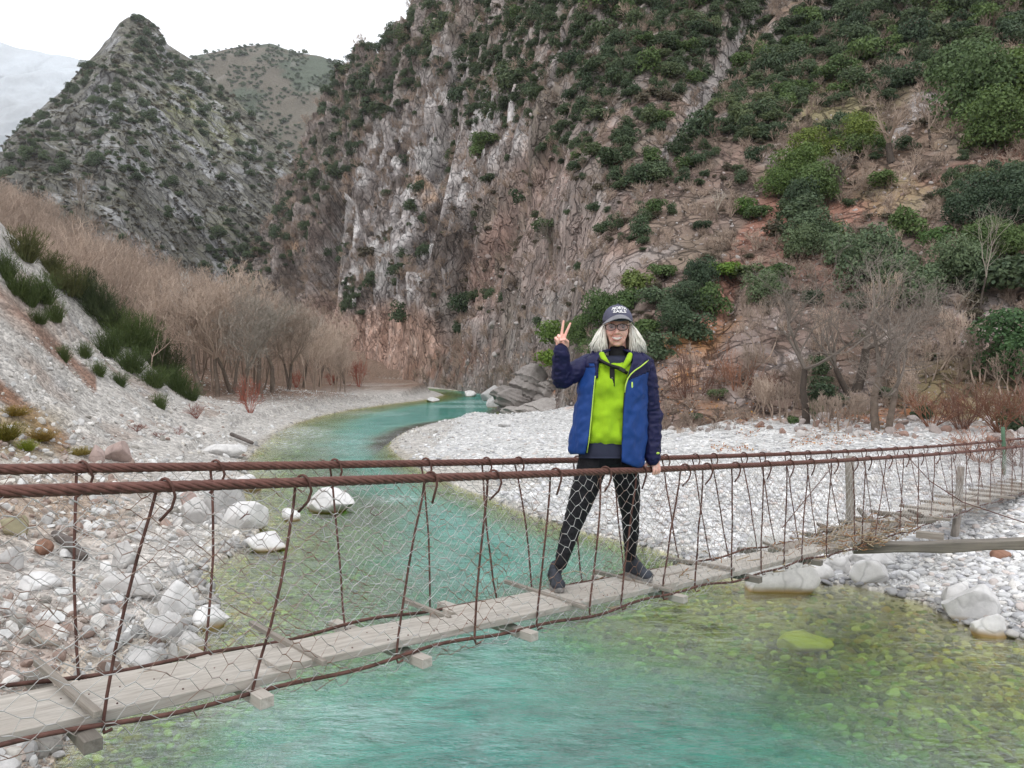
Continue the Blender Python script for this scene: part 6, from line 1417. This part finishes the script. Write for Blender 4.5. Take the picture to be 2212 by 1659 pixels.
for pts in lens: m = MB(); m.add(pts, [tuple(range(len(pts)))]); gpart('lens', m, gn.m)
for x0, x1 in ((1308, 1304), (1355.5, 1361.5)): m = MB(); m.tube([q(x0, 703, -.094), q(x1, 704, -.05), q(x1, 707, .01), q(x1, 714, .03)], .0016, 6); gpart('temple', m, M_FR)
# cap
M_CAP = mat_cloth('faded_navy_cotton', (.105, .105, .155), .9, .25, 200, .5); M_BRM = mat_cloth('faded_grey_brim', (.22, .22, .24), .9, .2, 200, .4); M_LET = mat_simple('white_lettering', (.80, .80, .80), .8, .03)
CC = q(1334, 691, -.004); CRX, CRY, CRZ = .0895, .108, .0925
cap = empty('cap', CC); tag(cap, 'faded navy baseball cap with white lettering worn by the woman', 'cap')
def cpart(name, mb, mat, sol=0):
    o = link(name, mb.mesh(name), mat, cap)
    if sol: sm_ = o.modifiers.new('t', 'SOLIDIFY'); sm_.thickness = sol
    return o
V_ = []; nb, na_ = 14, 40
for i in range(nb + 1):
    b = R(97) * i / nb
    for j in range(na_):
        a = j * 2 * math.pi / na_; k = 1 + .012 * math.cos(6 * a) * math.sin(b); V_.append((CRX * math.sin(b) * math.cos(a) * k, CRY * math.sin(b) * math.sin(a) * k, CRZ * math.cos(b) * (1.0 if b > .7 else 1.0) - .004 * math.sin(3 * a) ** 2 * math.sin(b)))
m = MB(); m.add(V_, [(i * na_ + j, (i + 1) * na_ + j, (i + 1) * na_ + (j + 1) % na_, i * na_ + (j + 1) % na_) for i in range(nb) for j in range(na_)]); cpart('crown', m, M_CAP, .003)
m = MB(); m.add(*ellipsoid((0, 0, CRZ + .002), (.007, .007, .004))); cpart('button', m, M_CAP)
V_ = []; nu = 25; nv = 7
for i in range(nu):
    a = R(6 + 168 * i / (nu - 1))
    for j in range(nv):
        t = j / (nv - 1); x = (CRX + .004 * t) * math.cos(a) * (1 + .03 * t); y = -(CRY * math.sin(a) * .985 + .072 * t * math.sin(a) ** .8); z = .026 - .050 * math.cos(a) ** 2 - .027 * t * math.sin(a) - .004; V_.append((x, y, z))
m = MB(); m.add(V_, [(i * nv + j, i * nv + j + 1, (i + 1) * nv + j + 1, (i + 1) * nv + j) for i in range(nu - 1) for j in range(nv - 1)]); cpart('brim', m, M_BRM, .004)
def bent_text(txt, w, h, el0, arcx):
    cu = bpy.data.curves.new('lettering', 'FONT'); cu.body = txt; cu.align_x = 'CENTER'; cu.extrude = .02; cu.offset = .028; cu.resolution_u = 3
    o = bpy.data.objects.new('tmp', cu); COL.objects.link(o); me = bpy.data.meshes.new_from_object(o.evaluated_get(bpy.context.evaluated_depsgraph_get())); bpy.data.objects.remove(o)
    bm = bmesh.new(); bm.from_mesh(me); bmesh.ops.triangulate(bm, faces=bm.faces); bmesh.ops.subdivide_edges(bm, edges=bm.edges, cuts=1); bm.to_mesh(me); bm.free()
    V_ = np.array([v.co[:] for v in me.vertices]); V_[:, 0] = (V_[:, 0] - (V_[:, 0].max() + V_[:, 0].min()) / 2) / (V_[:, 0].max() - V_[:, 0].min()) * w; y0, y1 = V_[:, 1].min(), V_[:, 1].max(); V_[:, 1] = (V_[:, 1] - y0) / (y1 - y0) * h
    az = V_[:, 0] / CRX; el = el0 + V_[:, 1] / CRZ - arcx * az ** 2; rr_ = 1.028 + V_[:, 2] * .25
    X = CRX * np.cos(el) * np.sin(az) * rr_; Y = -CRY * np.cos(el) * np.cos(az) * rr_; Z = CRZ * np.sin(el) * rr_
    me.vertices.foreach_set('co', np.stack([X, Y, Z], 1).astype(np.float32).ravel()); me.update(); me.name = 'lettering'; return link('lettering', me, M_LET, cap)
bent_text('NORTH', .115, .027, R(36.5), .16); bent_text('SAILS', .088, .019, R(22), .05)
# hair
nh = NT('ash_blonde_hair'); hp_ = nh.pos(1, (60, 60, 4), True); hf = nh.noise(hp_, 2.0, 4, .7); hv = nh.n('SeparateColor', i_0=nh.n('Attribute', attribute_name='Col').outputs['Color']).outputs[0]
hc = nh.mix(nh.ramp(hv, [(0, 0), (1, 1)]), (.42, .34, .25), (.88, .855, .78)); hc = nh.mix(1., hc, nh.ramp(hf, [(.3, .8), (.7, 1.1)]), 'MULTIPLY'); nh.principled(hc, .5, None, .35)
rr = np.random.default_rng(31); m = MB()
for side, N_ in ((-1, 190), (1, 215)):
    for k in range(N_):
        u = rr.random(); v = rr.random()            # u: inner..outer, v: front..back
        if side < 0: top = (1309 - 3 * u, 700 + 3 * rr.random()); mid = (1309 - 17 * u, 722 + 4 * rr.random()); end = (1314 - 37 * u + rr.normal(0, 1.5), 769 - 13 * u + rr.normal(0, 2.6))
        else: top = (1360 + 3 * u, 699 + 3 * rr.random()); mid = (1359 + 23 * u, 722 + 4 * rr.random()); end = (1357 + 38 * u + rr.normal(0, 1.5), 767 - 4 * u ** 2 * 2 + rr.normal(0, 2.6))
        dy = -.045 + .12 * v; cw = side * (2 + 3 * u) * math.sin(u * 9 + k)
        pts = [q(top[0], top[1], -.01 + .06 * v), q((top[0] + mid[0]) / 2 + side * 1.5, (top[1] + mid[1]) / 2, dy * .5), q(*mid, dy), q((mid[0] + end[0]) / 2 + side * (2 + 2.6 * math.sin(k * .7 + u * 6)), (mid[1] + end[1]) / 2, dy * 1.05), q(end[0] + 2.4 * math.sin(k * 2.1), end[1], dy * .95)]
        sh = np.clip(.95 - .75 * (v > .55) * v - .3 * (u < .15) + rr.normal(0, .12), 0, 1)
        m.tube(pts, np.array([.0028, .0046, .0052, .0046, .0012]) * rr.uniform(.6, 1.1), 6, col=(sh, sh, sh))
for k in range(150):         # loose wavy strands standing off the mass
    sd = -1 if k % 2 else 1; u = rr.random(); x0 = 1333 + sd * (25 + 3 * u); x1 = 1333 + sd * (32 + 30 * u); ye = 764 - 14 * u + rr.normal(0, 5); dy = rr.uniform(-.07, .06); f = rr.uniform(0, 6)
    pts = [q(x0 + (x1 - x0) * t ** .8 + sd * 2.6 * math.sin(t * 9 + f) * t, 700 + (ye - 700) * t, dy * t + .01 * math.sin(t * 8 + f)) for t in np.linspace(0, 1, 9)]
    m.tube(pts, np.array([.0014, .0022, .0026, .0026, .0026, .0024, .002, .0015, .0006]), 5, col=(.95, .95, .95))
for k in range(120):         # hair at the back of the neck
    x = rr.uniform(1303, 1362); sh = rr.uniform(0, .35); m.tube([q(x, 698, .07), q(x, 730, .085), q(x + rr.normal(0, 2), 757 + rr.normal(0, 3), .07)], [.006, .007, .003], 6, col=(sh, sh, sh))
hair = ppart('hair', m, nh.m)
# jacket: body panels, cut open in front
ROW = np.array([(757, 1334, 26, .060), (761, 1334, 40, .075), (766, 1335, 56, .095), (774, 1335, 68, .115), (786, 1333, 73, .130), (802, 1330, 72, .138), (830, 1325, 71, .142), (870, 1321, 73, .145), (920, 1316, 77, .150), (955, 1312, 80, .152), (974, 1311, 79, .150), (980, 1311, 75, .144)])
XL = [(757, 1320), (766, 1300), (780, 1291), (800, 1288), (830, 1284), (870, 1280), (920, 1275), (960, 1270), (980, 1265)]; XR = [(757, 1346), (766, 1366), (780, 1366), (800, 1359), (830, 1351), (870, 1347), (920, 1344), (960, 1342), (980, 1340)]
ip = lambda tb, y: np.interp(y, [t[0] for t in tb], [t[1] for t in tb])
def rowi(y): return [np.interp(y, ROW[:, 0], ROW[:, k]) for k in (1, 2, 3)]
def jf(x, y): cx, hw, hd = rowi(y); return -hd * math.sqrt(max(0, 1 - ((x - cx) / hw) ** 2))
ys_ = np.concatenate([np.linspace(757, 790, 16), np.linspace(794, 980, 58)]); na_ = 110; V_ = []; mi = []
for y in ys_:
    cx, hw, hd = rowi(y); aL = math.acos(np.clip((ip(XL, y) - cx) / hw, -1, 1)); aR = math.acos(np.clip((ip(XR, y) - cx) / hw, -1, 1))
    for j in range(na_):
        a = aL + (2 * math.pi + aR - aL) * j / (na_ - 1); x = cx + hw * math.cos(a); dy = -hd * math.sin(a)
        rgt = sstep(-.2, .9, math.cos(a)); y2 = y + rgt * 29 * sstep(880, 980, y) + (math.sin(a) > 0) * 0
        p = q(x, y2, dy); nrm = np.array([math.cos(a), -math.sin(a), 0])
        w = .013 * fbm(np.array([[x * .05, y * .012, a * 2.]]), 3, 61)[0] * sstep(790, 860, y) + .004 * fbm(np.array([[x * .10, y * .09, a * 3]]), 2, 67)[0] + .010 * fbm(np.array([[x * .045 + y * .03, y * .028 - x * .02, a]]), 2, 81, ridged=True)[0] * sstep(800, 840, y) + .005 * math.sin(x * .22) * sstep(900, 985, y) * (.5 + .5 * math.sin(x * .05))
        V_.append(p + nrm * w)
Q_ = []; 
for i in range(len(ys_) - 1):
    for j in range(na_ - 1):
        Q_.append((i * na_ + j, (i + 1) * na_ + j, (i + 1) * na_ + j + 1, i * na_ + j + 1)); y = ys_[i]; cx, hw, hd = rowi(y); aL = math.acos(np.clip((ip(XL, y) - cx) / hw, -1, 1)); aR = math.acos(np.clip((ip(XR, y) - cx) / hw, -1, 1)); a = aL + (2 * math.pi + aR - aL) * j / (na_ - 1); x = cx + hw * math.cos(a)
        ylim = (792 if x < 1275 else 784) if x < 1325 else 822 - (x - 1350) * .42; mi.append(0 if y < ylim else 1)
yoke = MB(); pan = MB(); yoke.add(V_, [f for f, k in zip(Q_, mi) if k == 0]); pan.add(V_, [f for f, k in zip(Q_, mi) if k == 1])
jk = ppart('jacket', pan, M_BLUE); jk.modifiers.new('t', 'SOLIDIFY').thickness = .007
yk = ppart('yoke', yoke, M_NAVY, True, jk); yk.modifiers.new('t', 'SOLIDIFY').thickness = .009
jk['label'] = 'royal blue jacket panels with lime zips'
wr = lambda sc, am: (lambda V_: am * fbm(V_ * np.array([sc, sc, sc * 2.6]), 3, 71) + am * .9 * fbm(V_ * sc * 2.7, 2, 73, ridged=True))
SA = q(1274, 787, .015)
blob('sleeve', [capsule(q(1290, 782, .02), SA, .060, .066, 20, 6), capsule(SA, q(1216, 816, -.04), .064, .060, 20, 6), capsule(q(1213, 812, -.05), q(1212, 763, -.115), .060, .047, 20, 6), ellipsoid(q(1216, 822, -.035), (.062, .055, .048))], M_NAVY, pe, .007, 5, wr(14, .007))
SB = q(1392, 791, .02)
blob('sleeve', [capsule(q(1376, 783, .02), SB, .058, .064, 20, 6), capsule(SB, q(1408, 900, .055), .063, .058, 20, 6), capsule(q(1408, 900, .055), q(1409, 984, .02), .058, .047, 20, 6), ellipsoid(q(1411, 900, .05), (.060, .055, .06))], M_NAVY, pe, .007, 5, wr(14, .008))
blob('cuff', [capsule(q(1212, 761, -.118), q(1212, 754, -.122), .043, .042, 20, 4)], M_NAVY, pe, .005, 2); blob('cuff', [capsule(q(1409.5, 985, .02), q(1409.5, 991, .018), .046, .044, 20, 4)], M_NAVY, pe, .005, 2)
m = MB(); m.add(*ellipsoid(q(1421, 979, -.022), (.011, .006, .007))); ppart('cuff_mark', m, M_TRIM)
# collar and hood folds round the neck
def S_(x, y, o=.012): return q(x, y, jf(x, y) - o)
blob('hood', [capsule(q(1290, 762, .05), q(1378, 762, .05), .030, .030), capsule(q(1376, 762, .03), S_(1392, 775, -.01), .026, .024), capsule(S_(1392, 775, -.01), S_(1378, 792, .0), .022, .018), capsule(S_(1378, 792, .0), S_(1362, 806, .0), .018, .011),
              capsule(q(1288, 764, .02), S_(1281, 770, -.02), .022, .020), capsule(S_(1283, 770, -.02), S_(1289, 786, 0), .018, .013), capsule(S_(1289, 786, 0), S_(1289, 815, 0), .012, .007)], M_NAVY, pe, .005, 3, wr(20, .004))
def trim(pts, r=.0032, name='zip', o=.014, mat=M_TRIM):
    m = MB(); m.tube([S_(x, y, o) for x, y in pts], r, 6); return ppart(name, m, mat, True, jk)
trim([(1404, 774), (1395, 783), (1384, 792), (1372, 800), (1363, 808), (1356, 818), (1351.5, 832), (1349.5, 848)], .0042, o=.026)
trim([(1286, 812), (1284, 830), (1281, 860), (1278.5, 890), (1275.5, 920), (1272.5, 950), (1268, 978)], .0034, o=.008)
m = MB(); m.tube([S_(1349, 848, .008), S_(1347, 880, .008), S_(1345, 930, .008), S_(1343, 975, .008), q(1341, 1006, jf(1341, 978) - .008)], .003, 6); ppart('zip', m, M_STRAP, True, jk)
m = MB(); m.tube([S_(1364.5, 825, .006), S_(1365, 838, .006), S_(1366, 853, .006)], [.0075, .0080, .0080], 8); ppart('pocket_zip', m, M_TRIM, True, jk)
m = MB(); m.tube([S_(x, 822.5 - (x - 1350) * .42, .009) for x in np.linspace(1353, 1391, 12)], .0048, 6); ppart('yoke_seam', m, M_NAVY, True, jk)
m = MB(); m.tube([S_(x, 792.5, .006) for x in np.linspace(1262, 1286, 8)], .0045, 6); ppart('yoke_seam', m, M_NAVY, True, jk)
# fleece, shirt, roll neck
def bodyloft(name, rows, mat, amp=.006, seed=3):
    rows = np.array(rows, float); ys_ = np.linspace(rows[0, 0], rows[-1, 0], 48); n = 56; m = MB(); V_ = []
    for y in ys_:
        cx, hw, hd = [np.interp(y, rows[:, 0], rows[:, k]) for k in (1, 2, 3)]
        for j in range(n):
            a = j * 2 * math.pi / n; x = cx + hw * math.cos(a); w = amp * fbm(np.array([[x * .035, y * .03, 1.]]), 3, seed)[0] * 1.6 + amp * .6 * fbm(np.array([[x * .11, y * .04, 4.]]), 2, seed + 3)[0]
            V_.append(q(x, y, -hd * math.sin(a)) + np.array([math.cos(a), -math.sin(a), 0]) * w)
    F_ = [(i * n + j, (i + 1) * n + j, (i + 1) * n + (j + 1) % n, i * n + (j + 1) % n) for i in range(47) for j in range(n)] + [tuple(range(n))[::-1], tuple(47 * n + j for j in range(n))]
    m.add(V_, F_); return ppart(name, m, mat)
fl = bodyloft('fleece', [(783, 1330, 40, .095), (790, 1326, 56, .118), (810, 1321, 60, .130), (840, 1318, 60, .134), (880, 1316, 60, .132), (920, 1315, 60, .136), (944, 1315, 59, .140), (955, 1315, 56, .138), (960, 1315, 50, .124)], M_LIME, .019)
bodyloft('shirt', [(768, 1333, 26, .070), (778, 1332, 42, .095), (800, 1325, 50, .105), (940, 1314, 54, .115), (982, 1309, 60, .132), (990, 1309, 58, .128)], M_SLATE, .004, 9)
blob('roll_neck', [capsule(q(1334, 763, .0), q(1334, 774, .0), .058, .066, 22, 5)], M_BLACK, pe, .005, 3, wr(30, .002))
blob('fleece_collar', [capsule(q(1300, 766, -.075), q(1306, 778, -.108), .019, .019), capsule(q(1306, 778, -.108), q(1317, 792, -.122), .019, .013), capsule(q(1362, 767, -.07), q(1356, 780, -.108), .019, .019), capsule(q(1356, 780, -.108), q(1346, 795, -.120), .019, .014)], M_LIME, pe, .005, 4)
m = MB(); m.box(q(1322.5, 814, -.136), (.030, .010, .115)); o = ppart('placket', m, M_STRAP, False, fl); o.modifiers.new('b', 'BEVEL').width = .003
m = MB(); m.tube([q(1294, 776, -.125), q(1305, 783, -.142), q(1320, 790, -.150), q(1336, 795, -.152), q(1355, 806, -.140)], [.0095, .010, .010, .0125, .0105], 8); ppart('chest_strap', m, M_STRAP)
m = MB(); m.box(q(1344, 798, -.158), (.034, .010, .020), Matrix.Rotation(R(28), 3, 'Y')); ppart('buckle', m, mat_simple('buckle_plastic', (.03, .03, .03), .3), False)
for x in (1322.5,):
    m = MB(); m.add(*ellipsoid(q(x, 817, -.142), (.006, .003, .006))); ppart('snap', m, mat_simple('snap_metal', (.12, .12, .12), .3, metal=.6), True, fl)
# leggings
blob('leggings', [capsule(q(1284, 985, .01), q(1334, 985, .015), .092, .092), capsule(q(1282, 1000, .0), q(1262, 1060, -.015), .093, .080), capsule(q(1262, 1060, -.015), q(1243, 1116, -.03), .080, .064), capsule(q(1243, 1116, -.03), q(1228, 1160, -.05), .058, .055), capsule(q(1228, 1160, -.05), q(1211, 1218, -.10), .054, .036),
                   capsule(q(1347, 995, .02), q(1356, 1055, .06), .088, .075), capsule(q(1356, 1055, .06), q(1361, 1102, .12), .075, .061), capsule(q(1361, 1102, .12), q(1363, 1145, .20), .055, .053), capsule(q(1363, 1145, .20), q(1361, 1200, .31), .052, .035)], M_LEG, pe, .006, 4, wr(22, .0035))
# trainers
M_SHOE = mat_cloth('slate_mesh_shoe', (.045, .050, .062), .8, .45, 200, .5); M_SOLE = mat_simple('grey_sole', (.26, .25, .24), .8, .3, 30, .4); M_LACE = mat_simple('lace', (.10, .11, .13), .9)
def shoe(H, T, ank):
    d = T - H; L0 = np.linalg.norm(d); d = d / L0; d[2] = 0; d /= np.linalg.norm(d); c = (H + T) / 2; Lh = .135; w = np.array([-d[1], d[0], 0]); up = np.array([0, 0, 1.])
    X = lambda f, s, z: c + d * f + w * s + up * z
    Rm = np.stack([d, w, up], 1)
    s = blob('shoe', [ellipsoid(X(.078, 0, .045), (.060, .043, .036), 18, Rm), ellipsoid(X(.0, 0, .055), (.085, .038, .042), 18, Rm), ellipsoid(X(-.075, 0, .055), (.055, .036, .052), 18, Rm), capsule(X(-.065, 0, .06), ank * .35 + X(-.05, 0, .11) * .65, .042, .040), capsule(X(.05, 0, .065), X(-.03, 0, .105), .030, .033)], M_SHOE, pe, .0045, 3)
    m = MB(); n = 36; V_ = []
    for zz, k in ((0, .96), (.012, 1.03), (.026, 1.03), (.034, .97)):
        for j in range(n):
            a = j * 2 * math.pi / n; f = math.cos(a) * Lh; wd = .046 if f > 0 else .038; V_.append(X(f * k, math.sin(a) * wd * (1 - .12 * math.exp(-((f + .02) / .04) ** 2)) * k, zz + (.012 * max(0, f / Lh) ** 3)))
    m.add(V_, [(i * n + j, (i + 1) * n + j, (i + 1) * n + (j + 1) % n, i * n + (j + 1) % n) for i in range(3) for j in range(n)] + [tuple(range(n))[::-1], tuple(3 * n + j for j in range(n))]); ppart('sole', m, M_SOLE, True, s)
    for k in range(4):
        f = .052 - .024 * k; z = .088 + .013 * k; m = MB(); m.tube([X(f, -.028, z - .018), X(f - .004, 0, z + .006), X(f + .004, .028, z - .018)], .0028, 6); ppart('lace', m, M_LACE, True, s)
shoe(FL_H, FL_T, q(1211, 1218, -.10)); shoe(FR_H, FR_T, q(1361, 1200, .31))
